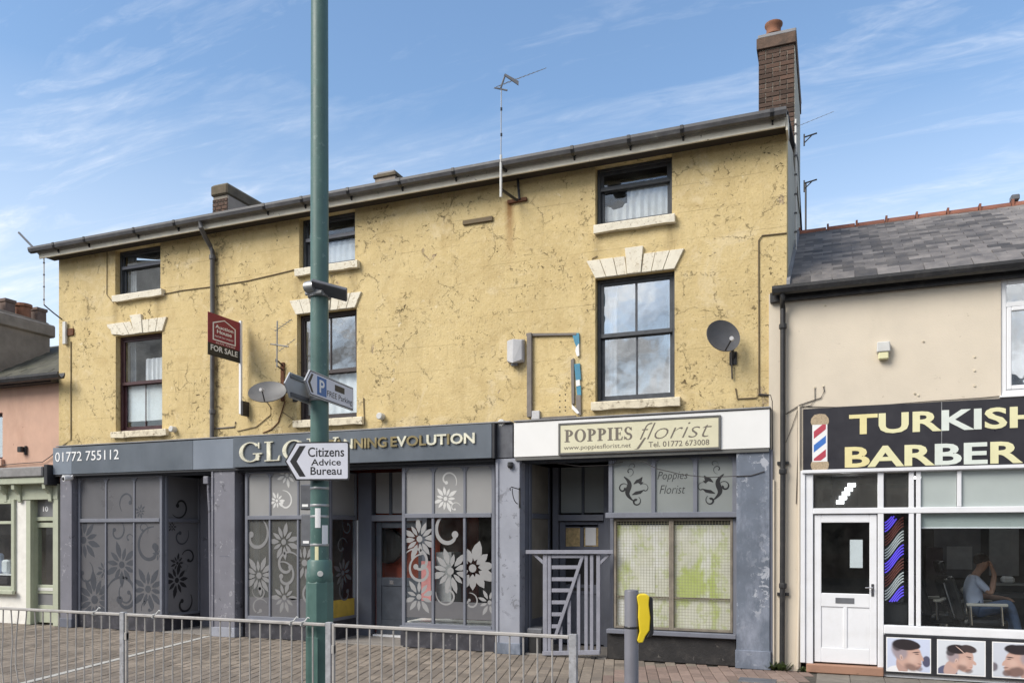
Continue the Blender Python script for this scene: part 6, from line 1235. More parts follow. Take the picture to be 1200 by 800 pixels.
sme_ = bpy.data.meshes.new('paver_field'); sme_.from_pydata(sm.v, [], sm.f); sme_.materials.append(pmat); a = sme_.attributes.new('tone', 'FLOAT', 'FACE'); a.data.foreach_set('value', tones)
po = link('paver_field', sme_, pave); po['kind'] = 'stuff'
d_ = (p1 - p0).normalized(); q0 = p0 + d_ * -.0; q1 = p0 + d_ * 5.2; nrm = Vector((-d_.y, d_.x, 0)) * .055
ln = MB(); n_ = 13
for i in range(n_):
    a, b_ = q0.lerp(q1, i / n_ + .001), q0.lerp(q1, (i + 1) / n_ - .001); ln2 = MB(); zt = .004 + random.uniform(-.001, .001)
    pts = [a - nrm, b_ - nrm, b_ + nrm, a + nrm]; ln2.add([(p.x, p.y, -.03) for p in pts] + [(p.x, p.y, zt) for p in pts], [(0, 1, 5, 4), (1, 2, 6, 5), (2, 3, 7, 6), (3, 0, 4, 7), (4, 5, 6, 7)]); ln2.build('edging_strip', M['paint_line'], pave)
# larger slabs in front of the barber's
slm = random_tint(material('grey_paving_slab', (.195, .175, .15), .9, var=.2, scale=7, bump=.4, bscale=80, dirt=.5, dcol=(.11, .10, .085), dscale=2.5), .15)
s_me = MB(); paver_mesh(s_me, 0, 0, .394, .594, 0); s_me = s_me.mesh('slab', slm); k = 0
x = -.18
while x < 6:
    y = -.07 - .6 - (.3 if k % 2 else 0); first = True
    yy = -.07
    if k % 2:
        hm = MB(); paver_mesh(hm, x, -.07 - .294, x + .394, -.07, 0); hm.build('slab', slm, pave); yy = -.07 - .3
    while yy - .6 > -5.5:
        yy -= .6; o = bpy.data.objects.new('slab', s_me); C.objects.link(o); o.parent = pave; o.location = (x, yy, random.uniform(-.003, .003)); o.rotation_euler = (random.uniform(-.004, .004), random.uniform(-.004, .004), 0)
    x += .4; k += 1
mc = G(890, 797); B('inspection_cover', M['panel_grey'], pave, mc.x - .25, mc.x + .2, mc.y - .15, mc.y + .15, -.02, .006, .004)

# ------------------------------------------------------------------ pedestrian guardrail: one panel = one thing
YG = -5.05; GZ = 1.0
bar_me = None
def guard(xa, xb, label, post_l=True, bent=(), bars_px=None, px_r=None):
    t = thing('guardrail_panel', label, 'guardrail', ((xa + xb) / 2, YG, 0), 'galvanised guardrail panels')
    global bar_me
    if post_l: B('post', M['galv_post'], t, xa - .03, xa + .03, YG - .025, YG + .025, -.05, GZ + .012, .004); B('post_clamp', M['galv'], t, xa + .031, xa + .06, YG - .02, YG + .02, GZ - .28, GZ - .2, .003)
    B('top_rail', M['galv'], t, xa + .061, xb - .035, YG - .018, YG + .018, GZ - .030, GZ - .0, .006); B('bottom_rail', M['galv'], t, xa + .061, xb - .035, YG - .015, YG + .015, .10, .13, .005)
    B('end_stile', M['galv'], t, xa + .032, xa + .060, YG - .014, YG + .014, .10, GZ - .0, .004)
    n = max(2, round((xb - xa - .14) / .122)); st = (xb - xa - .12) / n
    for i in range(1, n):
        x = xa + .06 + i * st
        if bent and x < bent[0]:
            k = bent[1] * (.5 + .5 * math.sin(i * 1.9)) ; pts = [(x + random.uniform(-.004, .004), YG, GZ - .03), (x - k * .5, YG + .01, .82), (x - k, YG + .02, .6), (x - k * .7, YG, .35), (x, YG, .13)]
            o = MB().tube(pts, .0075, 6).build('bar', M['galv'], t, smooth=True)
        else:
            if bar_me is None: bar_me = MB().tube([(0, 0, .13), (0, 0, .5), (0, 0, GZ - .03)], .0075, 6).mesh('bar', M['galv'])
            o = link('bar', bar_me, t); o.location = (x, YG, 0)
            o.rotation_euler = (0, random.uniform(-.006, .006), 0)
    return t
gx = [X(-130, YG) , X(144.5, YG), X(386, YG), X(672, YG)]
gx[0] = gx[1] - 2.5
guard(gx[0], gx[1], 'leftmost galvanised guardrail panel with several bent bars', True, (G(60, 712, 1.0).x, .09)); guard(gx[1], gx[2], 'straight galvanised guardrail panel directly left of the green lamp post'); t3 = guard(gx[2], gx[3], 'galvanised guardrail panel right of the lamp post, ending by the gate')
B('end_post', M['galv_post'], t3, gx[3] - .033, gx[3] + .033, YG - .025, YG + .025, -.05, GZ + .012, .004)
def tie(px, lab, k):
    x = X(px, YG); mb = MB().tube([(x - .02, YG - .024, GZ - .03), (x - .005, YG - .026, GZ + .004), (x + .012, YG - .002, GZ + .008), (x + .04, YG + .01, GZ + .045), (x + .055, YG + .012, GZ + .038)], .006, 5).tube([(x - .02, YG - .024, GZ - .03), (x + .0, YG - .0, GZ - .036), (x + .03, YG + .02, GZ - .02)], .006, 5)
    tag(mb.build('cable_tie', M['white_plastic']), lab, 'cable tie', 'cable ties on the guardrail')
tie(112, 'white cable tie on the rail, on the leftmost guardrail panel', 0); tie(182, 'white cable tie on the rail just right of the first guardrail post', 1); tie(343, 'white cable tie left of the pair near the lamp post', 2); tie(356, 'white cable tie on the rail closest to the lamp post', 3)

# ------------------------------------------------------------------ green lamp post with finger signs
YP = -4.86; px_ = X(374.5, YP); lp_ = Vector((px_, YP, 0))
lamp = thing('lamp_post', 'tall green street lamp column beside the guardrail', 'lamp post', lp_)
TP = Matrix.Translation(lp_)
zk = Z(375, 670, YP)
MB().lathe([(.088, .58 + zk - zk), (.086, 4), (.078, 7.5), (.066, 9.6), (.03, 9.62)], Matrix.Translation((px_, YP, zk - .5)), 24).build('shaft', M['green_pole'], lamp, smooth=True)
MB().lathe([(.105, zk + .12), (.118, zk + .10), (.12, zk), (.126, zk - .02), (.126, zk - .09), (.12, zk - .10)], TP, 24).build('collar', M['green_pole'], lamp, smooth=True)
MB().lathe([(.132, -.05), (.132, zk - .10), (.10, zk - .02)], TP, 8, R(22.5)).build('base', M['green_pole'], lamp)
B('access_door', M['green_pole'], lamp, px_ - .07, px_ + .07, YP - .128, YP - .118, .25, .85, .004)
hd = lamp_head = MB().tube([(px_, YP, 9.05), (px_, YP - .3, 9.5), (px_, YP - 1.2, 9.7)], .035, 8).build('arm', M['green_pole'], lamp, smooth=True); B('lantern', M['solar'], lamp, px_ - .14, px_ + .14, YP - 1.8, YP - 1.1, 9.64, 9.80, .04)
for py, hgt in ((562, .01), (572, .008), (592, .008), (605, .008), (638, .008)):
    z = Z(375, py, YP); MB().lathe([(.0895, z - .012), (.0905, z - .010), (.0905, z + .010), (.0895, z + .012)], TP, 24).build('band', M['alloy'], lamp, smooth=True)
def sticker(px, py0, py1, wpx, m):
    z0, z1 = Z(px, py1, YP - .09), Z(px, py0, YP - .09); a = math.asin(max(-.95, min(.95, (X(px, YP - .08) - px_) / .09))); mb = MB(); n = 6; dw = wpx * .0088 / 2 / .09
    cam_a = math.atan2(0 - px_, D + YP)
    vs = []; fs = []
    for i in range(n + 1):
        t = a + (i / n - .5) * 2 * dw; vs += [(px_ + .0906 * math.sin(t), YP - .0906 * math.cos(t), z0), (px_ + .0906 * math.sin(t), YP - .0906 * math.cos(t), z1), (px_ + .089 * math.sin(t), YP - .089 * math.cos(t), z0), (px_ + .089 * math.sin(t), YP - .089 * math.cos(t), z1)]
    for i in range(n): fs += [(4 * i, 4 * i + 4, 4 * i + 5, 4 * i + 1), (4 * i + 1, 4 * i + 5, 4 * i + 7, 4 * i + 3), (4 * i + 4, 4 * i, 4 * i + 2, 4 * i + 6)]
    mb.add(vs, fs).build('sticker', M[m], lamp)
sticker(372.5, 595, 618, 6, 'white'); sticker(381, 615, 637, 8, 'white'); sticker(371.5, 640, 656, 4, 'letter_pale')
MB().lathe([(.028, .0), (.026, .012)], frame(Vector((px_ + .075, YP - .095, zk - .01)), Vector((.8, .6, 0))), 12).build('disc_tag', M['white_plastic'], lamp)
for py0, py1, m, dxl in ((567, 597, 'fascia_dark', 0), (602, 640, 'panel_grey', .01)):
    z0, z1 = Z(360, py1, YP), Z(360, py0, YP); xo = X(353.5, YP + .05); bx_ = B('equipment_box', M[m], lamp, xo + dxl, px_ - .03, YP + .02, YP + .14, z0, z1, .01); B('label_plate', M['white'], bx_, xo + .03 + dxl, xo + .10 + dxl, YP + .016, YP + .019, z0 + .03, z0 + .055)
# clamp with flat detector panel
z = Z(374, 346, YP); cl_ = thing('clamp_panel', 'grey clamp-on panel bracket on the lamp post', 'panel', (px_, YP, z))
MB().lathe([(.10, z - .03), (.112, z - .025), (.112, z + .025), (.10, z + .03)], TP, 20).build('clamp_band', M['alloy'], cl_, smooth=True); MB().tube([(px_ - .09, YP - .09, z), (px_ + .11, YP - .11, z - .01)], .02, 8).build('clamp_bolt', M['alloy'], cl_); MB().lathe([(.05, -.05), (.055, 0), (.05, .05)], Matrix.Translation((px_ - .02, YP - .12, z + .05)) @ Matrix.Rotation(R(90), 4, 'Y'), 12).build('pivot', M['alloy'], cl_, smooth=True)
Mc = Matrix.Translation((px_, YP - .12, z + .06)) @ Matrix.Rotation(R(25), 4, 'Z') @ Matrix.Rotation(R(14), 4, 'Y') @ Matrix.Rotation(R(-28), 4, 'X')
MB().box(0, .34, -.08, .08, -.02, .015, Mc).build('panel', M['panel_grey'], cl_, .006)
# finger signs
def vp_dir(px): u = (px - 600) / F; return Vector((u * CT - ST, u * ST + CT, 0)).normalized()
def arrow_poly(w, h, tip): return [(-w / 2, 0), (-w / 2 + tip, h / 2), (w / 2, h / 2), (w / 2, -h / 2), (-w / 2 + tip, -h / 2)]
dpk = vp_dir(808); zc_ = Z(376, 458, YP)
o1 = Vector((px_, YP, zc_)) + dpk.cross(Vector((0, 0, 1))) * .12
# length of the sign from its end columns
def solve(px):
    lo, hi = -2., 2.
    for _ in range(50):
        m_ = (lo + hi) / 2; p = o1 + dpk * m_; d = -ST * p.x + CT * (p.y + D); u = 600 + F * (CT * p.x + ST * (p.y + D)) / d
        if u < px: lo = m_
        else: hi = m_
    return lo
s0, s1 = solve(357.5), solve(414)
w_ = s1 - s0; hh = .235; oc = o1 + dpk * ((s0 + s1) / 2); Mk = frame(oc, dpk)
ps = thing('finger_sign', 'white finger sign with blue P and FREE Parking pointing left', 'sign', (oc.x, oc.y, oc.z))
MB().prism(arrow_poly(w_, hh, .10), -.015, .0, Mk).build('plate', M['sign_grey'], ps); MB().prism(arrow_poly(w_ - .02, hh - .02, .095), .0005, .0015, Mk).build('border', M['black'], ps); MB().prism(arrow_poly(w_ - .035, hh - .035, .09), .0018, .0026, Mk).build('face', M['sign_white'], ps)
a0 = -w_ / 2; MB().prism([(a0 + .05, 0), (a0 + .12, .085), (a0 + .16, .085), (a0 + .095, 0), (a0 + .16, -.085), (a0 + .12, -.085)], .0030, .0038, Mk).build('chevron', M['black'], ps)
mbox(MB(), Mk, 0, 0, 0, 0, 0, 0)
q = MB(); mbox(q, Mk, a0 + w_ * .22, a0 + w_ * .405, -.085, .085, .0030, .0038); q.build('parking_symbol', M['sign_blue'], ps); text('lettering', 'P', a0 + w_ * .265, a0 + w_ * .365, -.06, .06, .0041, .0048, Mk, M['white'], ps, .02)
q = MB(); mbox(q, Mk, a0 + w_ * .58, a0 + w_ * .79, .012, .072, .0030, .0038); q.build('plate_patch', M['black'], ps); text('lettering', 'FREE Parking', a0 + w_ * .42, a0 + w_ * .96, -.082, -.012, .0030, .0038, Mk, M['black'], ps, .0)
o2 = Vector((px_, YP, zc_ + .0)) + dpk.cross(Vector((0, 0, 1))) * -.12; o1 = o2
s0, s1 = solve(333.5), solve(372); w2 = max(.4, s1 - s0); oc = o2 + dpk * ((s0 + s1) / 2); Mk2 = frame(oc, dpk)
p2 = thing('finger_sign', 'grey back of a finger sign behind the lamp post', 'sign', (oc.x, oc.y, oc.z))
MB().prism(arrow_poly(w2, .235, .10), -.01, .003, Mk2).build('plate', M['sign_grey'], p2)
for s_ in (-1, 1):
    q = MB(); mbox(q, Mk2, -w2 / 2 + .10, w2 / 2 - .02, s_ * .085 - .018, s_ * .085 + .018, .0035, .018); q.build('channel', M['panel_grey'], p2)
MB().lathe([(.093, zc_ - .10), (.098, zc_ - .09), (.098, zc_ - .07), (.093, zc_ - .06)], TP, 20).build('clamp_band', M['alloy'], p2); MB().lathe([(.093, zc_ + .06), (.098, zc_ + .07), (.098, zc_ + .09), (.093, zc_ + .10)], TP, 20).build('clamp_band', M['alloy'], ps)
# citizens advice sign, square on to the camera
dcz = Vector((CT * .992, ST * .7, 0)).normalized(); zc2 = Z(371, 540, YP - .15)
cen = W(371.5, 540, YP - .13); sc_ = (D + YP - .13) / ((371 - 600) / F * ST + CT) / F
wz, hz_ = 78 * sc_ * 1.0, 45 * sc_; Mz = frame(cen, dcz)
cs = thing('finger_sign', 'white arrow sign reading Citizens Advice Bureau on the lamp post', 'sign', cen)
def rarrow(w, h, tip, r=.02): return [(-w / 2, 0), (-w / 2 + tip, h / 2), (w / 2 - r, h / 2), (w / 2 - r * .3, h / 2 - r * .3), (w / 2, h / 2 - r), (w / 2, -h / 2 + r), (w / 2 - r * .3, -h / 2 + r * .3), (w / 2 - r, -h / 2), (-w / 2 + tip, -h / 2)]
MB().prism(rarrow(wz, hz_, .105), -.012, 0, Mz).build('plate', M['black'], cs); MB().prism(rarrow(wz - .03, hz_ - .026, .102, .015), .0005, .0016, Mz).build('face', M['sign_white'], cs)
a0 = -wz / 2; MB().prism([(a0 + .05, 0), (a0 + .145, hz_ * .40), (a0 + .205, hz_ * .40), (a0 + .115, 0), (a0 + .205, -hz_ * .40), (a0 + .145, -hz_ * .40)], .0018, .0026, Mz).build('chevron', M['black'], cs)
A_ = lambda f_: a0 + f_ * wz
text('lettering', 'Citizens', A_(.36), A_(.92), hz_ * .11, hz_ * .36, .0018, .0026, Mz, M['black'], cs, .012); text('lettering', 'Advice', A_(.41), A_(.87), -hz_ * .115, hz_ * .11 - .02, .0018, .0026, Mz, M['black'], cs, .012); text('lettering', 'Bureau', A_(.40), A_(.88), -hz_ * .36, -hz_ * .15, .0018, .0026, Mz, M['black'], cs, .012)
for dz in (-.11, .11): MB().lathe([(.093, cen.z + dz - .02), (.098, cen.z + dz - .01), (.098, cen.z + dz + .01), (.093, cen.z + dz + .02)], TP, 20).build('clamp_band', M['alloy'], cs)
MB().box(-.03, .03, -.13 + .012, -.08, -.12, .12, Matrix.Translation((px_, YP, cen.z))).build('channel', M['alloy'], cs)

# ------------------------------------------------------------------ pedestrian push-button post
yb3 = -11.36 + 6.4
bp_ = Vector((0, 0, 0)); t_ = 6.35; u_ = (740 - 600) / F; bp_ = Vector((t_ * (u_ * CT - ST), -D + t_ * (u_ * ST + CT), 0)); ztop = H - (691 - Y0) / F * t_
pb = thing('push_button_post', 'short grey crossing post with a yellow push-button unit', 'post', bp_)
MB().lathe([(.056, -.05), (.056, ztop - .01), (.052, ztop), (.02, ztop + .004)], Matrix.Translation(bp_), 24).build('post', M['post_grey'], pb, smooth=True)
zz = H - (727 - Y0) / F * t_
MB().lathe([(.0565, zz + .04), (.059, zz + .035), (.059, zz + .025), (.0565, zz + .02)], Matrix.Translation((bp_.x, bp_.y, -.08)), 20).build('strap', M['black_plastic'], pb)
rt_ = Vector((CT, ST, 0)); Mb = frame(bp_ + rt_ * .0 + Vector((0, 0, zz - .03)), rt_); s_ = t_ / F
fx_ = lambda x: .034 + (x - .048) * 1.69
yel = [(.048, .225), (.058, .245), (.095, .245), (.108, .225), (.105, .16), (.112, .06), (.108, -.04), (.088, -.09), (.078, -.135), (.058, -.14), (.05, -.12), (.062, -.05), (.055, .06), (.056, .15)]
MB().prism([(fx_(a), b) for a, b in yel], -.05, .05, Mb).build('front_shell', M['yellow_plastic'], pb, .008, seg=2); MB().prism([(fx_(a), b) for a, b in [(.104, .228), (.124, .215), (.128, -.06), (.118, -.09), (.092, -.10), (.110, -.04), (.114, .06), (.107, .16)]], -.052, .045, Mb).build('back_shell', M['black_plastic'], pb, .006)
for k in range(5): 
    q = MB(); mbox(q, Mb, .048, .057, .02 + k * .035, .035 + k * .035, -.03, .03); q.build('rib', M['black_plastic'], pb)

# ------------------------------------------------------------------ painted timber gate across the florist's lobby
gt_ = thing('timber_gate', 'lilac-grey timber gate with slats and diagonal brace across florist doorway', 'gate', (X(675, -.03), -.03, 0))
YG2 = -.02
def gx_(p): return X(p, YG2)
def gz_(px, py): return Z(px, py, YG2)
def plank(nm, pts, n0=0., n1=.035): return MB().prism([(gx_(a), gz_(a, b)) for a, b in pts], n0, n1, frame(Vector((0, YG2, 0)), Vector((1, 0, 0)))).build(nm, M['gate_wood'], gt_, .004)
plank('top_bar', [(618, 644), (720, 644), (720, 648.5), (618, 648.5)], .036, .075)
plank('post', [(637, 649), (642, 649), (642, 766), (637, 766)]); plank('post', [(692, 649), (696, 649), (696, 765), (692, 765)]); plank('post', [(699.5, 649), (704, 649), (704, 765), (699.5, 765)])
plank('stile', [(642.5, 650), (646.5, 650), (646.5, 764), (642.5, 764)], .002, .033); plank('stile', [(685.5, 650), (689.5, 650), (689.5, 763), (685.5, 763)], .002, .033)
plank('rail', [(647, 650), (685, 650), (685, 653.5), (647, 653.5)], .002, .033); plank('rail', [(637, 762), (704, 760.5), (704, 766), (637, 767)], .036, .06)
plank('brace', [(681, 653.5), (685, 653.5), (653, 748), (649, 748)], .0335, .056)
for k, py in enumerate((662, 676, 689, 703, 717, 731)):
    xe = 684 - (py - 650) / 98 * 33 - 2; plank('slat', [(647, py), (xe, py), (xe, py + 4.5), (647, py + 4.5)], .004, .026)
for px, py in ((676.5, 672), (665.5, 703), (655.5, 733)): plank('upright', [(px, py), (px + 4, py), (px + 4, 762), (px, 762)], .004, .026)
plank('knee_brace', [(624, 648.7), (628.5, 648.7), (637, 656), (637, 661)], .0, .03); plank('knee_brace', [(717, 648.7), (713, 648.7), (704, 657), (704, 661.5)], .0, .03)
for px in (643, 696): MB().box(gx_(px) - .03, gx_(px) + .03, YG2 - .05, YG2 + .0, 0, .03).build('foot', M['black_plastic'], gt_)
bn = G(629, 771); bn = Vector((X(629.5, .12), .12, 0)); bn_t = thing('lidded_bin', 'black plastic tub with grey lid left of the timber gate', 'bin', bn)
B('body', M['black_plastic'], bn_t, X(621, .1), X(637, .1), .03, .34, 0, Z(629, 742, .1), .02); B('lid', M['panel_grey'], bn_t, X(619.5, .1), X(638, .1), .01, .36, Z(629, 742, .1) + .002, Z(629, 735, .1), .02)

# ------------------------------------------------------------------ fixings on the walls (each a thing)
# for sale board standing out from the wall
fx = X(282.5, -.12); ypole = -.13; yout = YX(243.5, fx); 
fs_ = thing('for_sale_board', 'crimson and black FOR SALE board on a white post', 'sign', (fx, ypole, Z(282, 483, ypole)))
B('post', M['upvc'], fs_, fx - .022, fx + .022, ypole - .022, ypole + .022, Z(282, 485, ypole), Z(282, 376, ypole), .003); B('wall_bracket', M['black_iron'], fs_, fx + .023, fx + .075, -.16, -.001, Z(282, 487, ypole), Z(282, 470, ypole), .004)
zb1, zb0_ = Z(281, 378.5, ypole), Z(281, 426, ypole); zs_ = Z(281, 412, ypole)
Mfs = frame(Vector((fx + .004, yout, 0)), Vector((0, 1, 0))); wf = ypole - .022 - yout
B('board', M['for_sale_red'], fs_, fx - .004, fx + .004, yout, ypole - .0225, zs_, zb1, .001); B('board_lower', M['black'], fs_, fx - .004, fx + .004, yout, ypole - .0225, zb0_, zs_ - .0005)
hb = zb1 - zs_
def hse(s): return [(wf * (.5 - .36 * s), zs_ + hb * (.48 - .36 * s)), (wf * (.5 + .36 * s), zs_ + hb * (.48 - .36 * s)), (wf * (.5 + .36 * s), zs_ + hb * (.50 + .20 * s)), (wf * .5, zs_ + hb * (.56 + .33 * s)), (wf * (.5 - .36 * s), zs_ + hb * (.50 + .20 * s))]
o_, i_ = hse(1.), hse(.90); mb = MB()
for k in range(5): mb.prism([o_[k], o_[(k + 1) % 5], i_[(k + 1) % 5], i_[k]], .0005, .0015, Mfs)
mb.build('house_outline', M['white'], fs_)
tx = lambda b, u0, u1, v0, v1, bd=.0: text('lettering', b, wf * u0, wf * u1, zs_ + hb * v0, zs_ + hb * v1, .0005, .0015, Mfs, M['white'], fs_, bd)
tx('Auction', .22, .78, .54, .66, .02); tx('House', .27, .73, .38, .51, .02); tx('NORTH WEST', .21, .79, .24, .30, .0); tx('01772 772450', .24, .84, .03, .08)
hl = zs_ - zb0_; text('lettering', 'FOR SALE', wf * .08, wf * .92, zb0_ + hl * .42, zb0_ + hl * .88, .0005, .0015, Mfs, M['white'], fs_, .02)

def dish(px, py, wpx, hpx, label, m, facing, tilt, arm):
    Yd = -.32; c = W(px, py, Yd); t = thing('satellite_dish', label, 'satellite dish', (c.x, 0, c.z), 'satellite dishes on the yellow wall')
    s = (D + Yd) / ((px - 600) / F * ST + CT) / F; rx, rz = wpx * s / 2, hpx * s / 2
    Md = Matrix.Translation(c) @ Matrix.Rotation(facing, 4, 'Z') @ Matrix.Rotation(R(90) - tilt, 4, 'X') @ Matrix.Diagonal((rx / .3, rz / .3, 1, 1))
    mb = MB(); n = 28; vs = []; fs = []; rings = [(.0, -.06), (.1, -.053), (.2, -.033), (.28, -.008), (.3, .0), (.303, -.012), (.28, -.022), (.2, -.047), (.0, -.074)]
    mb.lathe([(max(r, .002), h) for r, h in rings], Md, n); mb.build('reflector', M[m], t, smooth=True)
    f = Md @ Vector((0, -.20, .20)); e0 = Md @ Vector((0, -.28, .0)); e1 = Md @ Vector((0, 0, -.07))
    MB().tube([e0, f], .011, 6).build('feed_arm', M['black_plastic'], t); MB().tube([f + Vector((-.0, .03, 0)), f + Vector((0, -.04, -.0))], .028, 10).build('receiver', M['grey_box'], t)
    foot = Vector((c.x + arm[0], -.012, c.z + arm[1])); MB().tube([e1, e1 + Vector((.03, .08, -.02)), foot + Vector((0, -.05, .1)), foot], .017, 8).build('wall_arm', M['black_iron'], t, smooth=True); B('base_plate', M['black_iron'], t, foot.x - .05, foot.x + .05, -.02, -.001, foot.z - .09, foot.z + .09, .003)
    return t
dish(848, 393, 42, 40, 'dark grey satellite dish right of the large cloud-reflecting window', 'dish', R(34), R(14), (.09, -.25)); dish(313, 458.5, 45, 33, 'mid grey satellite dish beside the for sale board', 'dish_pale', R(20), R(34), (.34, -.06))
MB().tube([W(857, 410, -.03), W(858, 444, -.03)], .012, 6).build('cable', M['cable_dark'], bld)
# alarm box
ap = W(602, 411, -.0); al = thing('alarm_box', 'weathered pale grey alarm box above the florist sign', 'alarm box', (ap.x, 0, ap.z))
x0, x1 = X(592, -.14), X(611.5, -.14); z0, z1 = Z(602, 424, -.12), Z(602, 396, -.12); xm_ = x0 + (x1 - x0) * .45
MB().add([(x0, -.002, z0), (x1, -.002, z0), (x1, -.002, z1), (x0, -.002, z1), (x0 + .01, -.10, z0 + .03), (xm_, -.16, z0 - .03), (x1 - .01, -.10, z0 + .03), (x1 - .01, -.10, z1 - .03), (xm_, -.14, z1 - .01), (x0 + .01, -.10, z1 - .03)], [(0, 1, 2, 3), (4, 5, 8, 9), (5, 6, 7, 8), (0, 4, 9, 3), (1, 2, 7, 6), (3, 9, 8, 7, 2), (0, 1, 6, 5, 4)]).build('cover', M['grey_box'], al, .01)
B('lens', M['panel_grey'], al, xm_ - .05, xm_ + .05, -.10, -.02, z0 - .05, z0 + .002, .01)
# remains of an old projecting sign frame
sf = thing('sign_frame', 'remains of an old sign frame with torn blue and white strip', 'sign frame', (X(648), 0, Z(648, 490)))
MB().box(X(617.5, -.05), X(623, -.05), -.06, -.001, Z(620, 489), Z(620, 391)).build('upright', M['conduit'], sf, .006); MB().prism([(X(617.5), Z(618, 391)), (X(676), Z(676, 390.5)), (X(676), Z(676, 393)), (X(617.5), Z(618, 394))], .001, .035).build('head_strip', M['conduit'], sf)
def strip(pts, m): MB().prism([(X(a), Z(a, b)) for a, b in pts], .002, .03 if m != 'white' else .036).build('strip', M[m], sf)
strip([(671, 391), (679, 390.5), (679.5, 402), (676.5, 408), (674, 402)], 'blue_strip'); strip([(675.5, 408), (679, 403), (679.5, 417), (677, 418), (675, 412)], 'white'); strip([(673.5, 427), (680, 426), (681.5, 445), (675.5, 446)], 'blue_strip'); strip([(675.5, 446), (680, 445), (680.5, 452), (676, 453)], 'white'); strip([(676, 453), (681, 452), (681.5, 463), (677, 463)], 'blue_strip'); strip([(669.5, 422), (673, 420), (673.5, 473), (670.5, 474)], 'conduit'); strip([(671, 474), (677, 480), (680, 484), (677, 485), (671, 479)], 'white'); strip([(675.5, 463), (681, 463), (681.5, 486), (679, 487), (676, 480)], 'conduit')
B('junction_box', M['grey_box'], sf, X(622.5, -.05), X(632, -.05), -.05, -.002, Z(627, 491, -.05), Z(627, 481, -.05), .005); MB().box(X(630), X(675), -.02, -.001, Z(650, 489.5), Z(650, 488)).build('bottom_strip', M['conduit'], sf)
hm = MB()
for px, py in ((656, 463), (662.5, 462), (656, 470), (662.5, 469), (656, 477), (662.5, 476.5), (656, 482), (662.5, 481)): hm.lathe([(.011, 0), (.009, .004)], frame(W(px, py, -.001), Vector((1, 0, 0))), 7)
hm.build('fixing_hole', M['black'], sf)
# yagi aerials
def yagi(t, a, b, n, r=.006, el=.2, up=Vector((0, 0, 1)), taper=.6):
    MB().tube([a, b], r, 6).build('boom', M['alloy'], t); d = (b - a).normalized(); e = d.cross(up).normalized()
    for k in range(n):
        p = a.lerp(b, (k + .5) / n); l_ = el * (1 - taper * k / n) / 2; MB().tube([p - e * l_, p + e * l_], .003, 4).build('element', M['alloy'], t)
ym = -.42; base = W(587, 231, ym); top = W(587.5, 104, ym); ae = thing('roof_aerial', 'television aerial on a tall thin mast bracketed above the eaves', 'aerial', (base.x, -.0, base.z))
MB().tube([base, base + Vector((0, 0, .62))], .02, 8).build('mast_foot', M['white_plastic'], ae, smooth=True); MB().tube([base + Vector((0, 0, .5)), top], .008, 6).build('mast', M['alloy'], ae)
for py in (128, 158): p = W(587.5, py, ym); MB().lathe([(.016, -.02), (.016, .02)], Matrix.Translation(p), 8).build('mast_clip', M['black_plastic'], ae)
b1 = W(599, 213, -.0); 
for z_, zt_ in ((Z(599, 237), Z(587, 222, ym)), (Z(601, 210), Z(587, 197, ym))):
    MB().tube([(base.x, ym, zt_), (base.x + .10, -.06, z_), (base.x + .12, -.01, z_)], .022, 6).build('bracket_arm', M['black_iron'], ae); B('bracket_foot', M['rust'], ae, base.x - .05, base.x + .26, -.045, -.001, z_ - .025, z_ + .025, .003)
MB().tube([(base.x + .12, -.05, Z(601, 210)), (base.x + .15, -.05, Z(599, 237))], .02, 6).build('bracket_strut', M['black_iron'], ae)
A1 = W(587, 103, ym); A2 = Vector((A1.x + .95, A1.y + 1.0, A1.z + .02)); 
yagi(ae, A1 + Vector((-.05, -.05, .0)), W(640, 80, .55), 11, .005, .22); q = MB().prism([(-.13, 0), (.13, .0), (.10, .05), (-.13, .03)], -.01, .01, frame(A1 + Vector((.14, .06, .11)), Vector((.75, .3, -.55)), Vector((.5, .2, .8)).normalized())); q.build('reflector', M['panel_grey'], ae); MB().tube([A1, A1 + Vector((.05, .02, .16))], .014, 6).build('balun', M['panel_grey'], ae); MB().tube([A1 + Vector((-.1, 0, .02)), A1 + Vector((.1, 0, -.06))], .012, 6).build('clamp', M['panel_grey'], ae)
# aerial at the left corner
ya4 = -.25; m0, m1 = W(51.5, 357, ya4), W(51.5, 296, ya4); al2 = thing('wall_aerial', 'aerial on thin white mast at the left corner of yellow wall', 'aerial', (m0.x, ya4, m0.z))
MB().tube([m0, m1], .012, 6).build('mast', M['white_plastic'], al2)
for py in (308, 322, 336, 351): p = W(51.5, py, ya4); MB().lathe([(.018, -.012), (.018, .012)], Matrix.Translation(p), 8).build('mast_clip', M['panel_grey'], al2)
MB().tube([W(49, 300.5, ya4), W(22, 272.5, ya4)], .022, 6).build('boom', M['panel_grey'], al2); MB().tube([m0, W(62, 366, -.15), W(73, 374.5, -.02)], .013, 6).build('bracket_arm', M['black_iron'], al2); B('mast_foot', M['white_plastic'], al2, X(74, -.05), X(77.5, -.05), -.07, -.02, Z(76, 403, -.05), Z(76, 377, -.05), .004); B('bracket_foot', M['rust'], al2, X(76, -.03), X(85.5, -.03), -.03, -.001, Z(80, 393, -.03), Z(80, 385, -.03), .003)
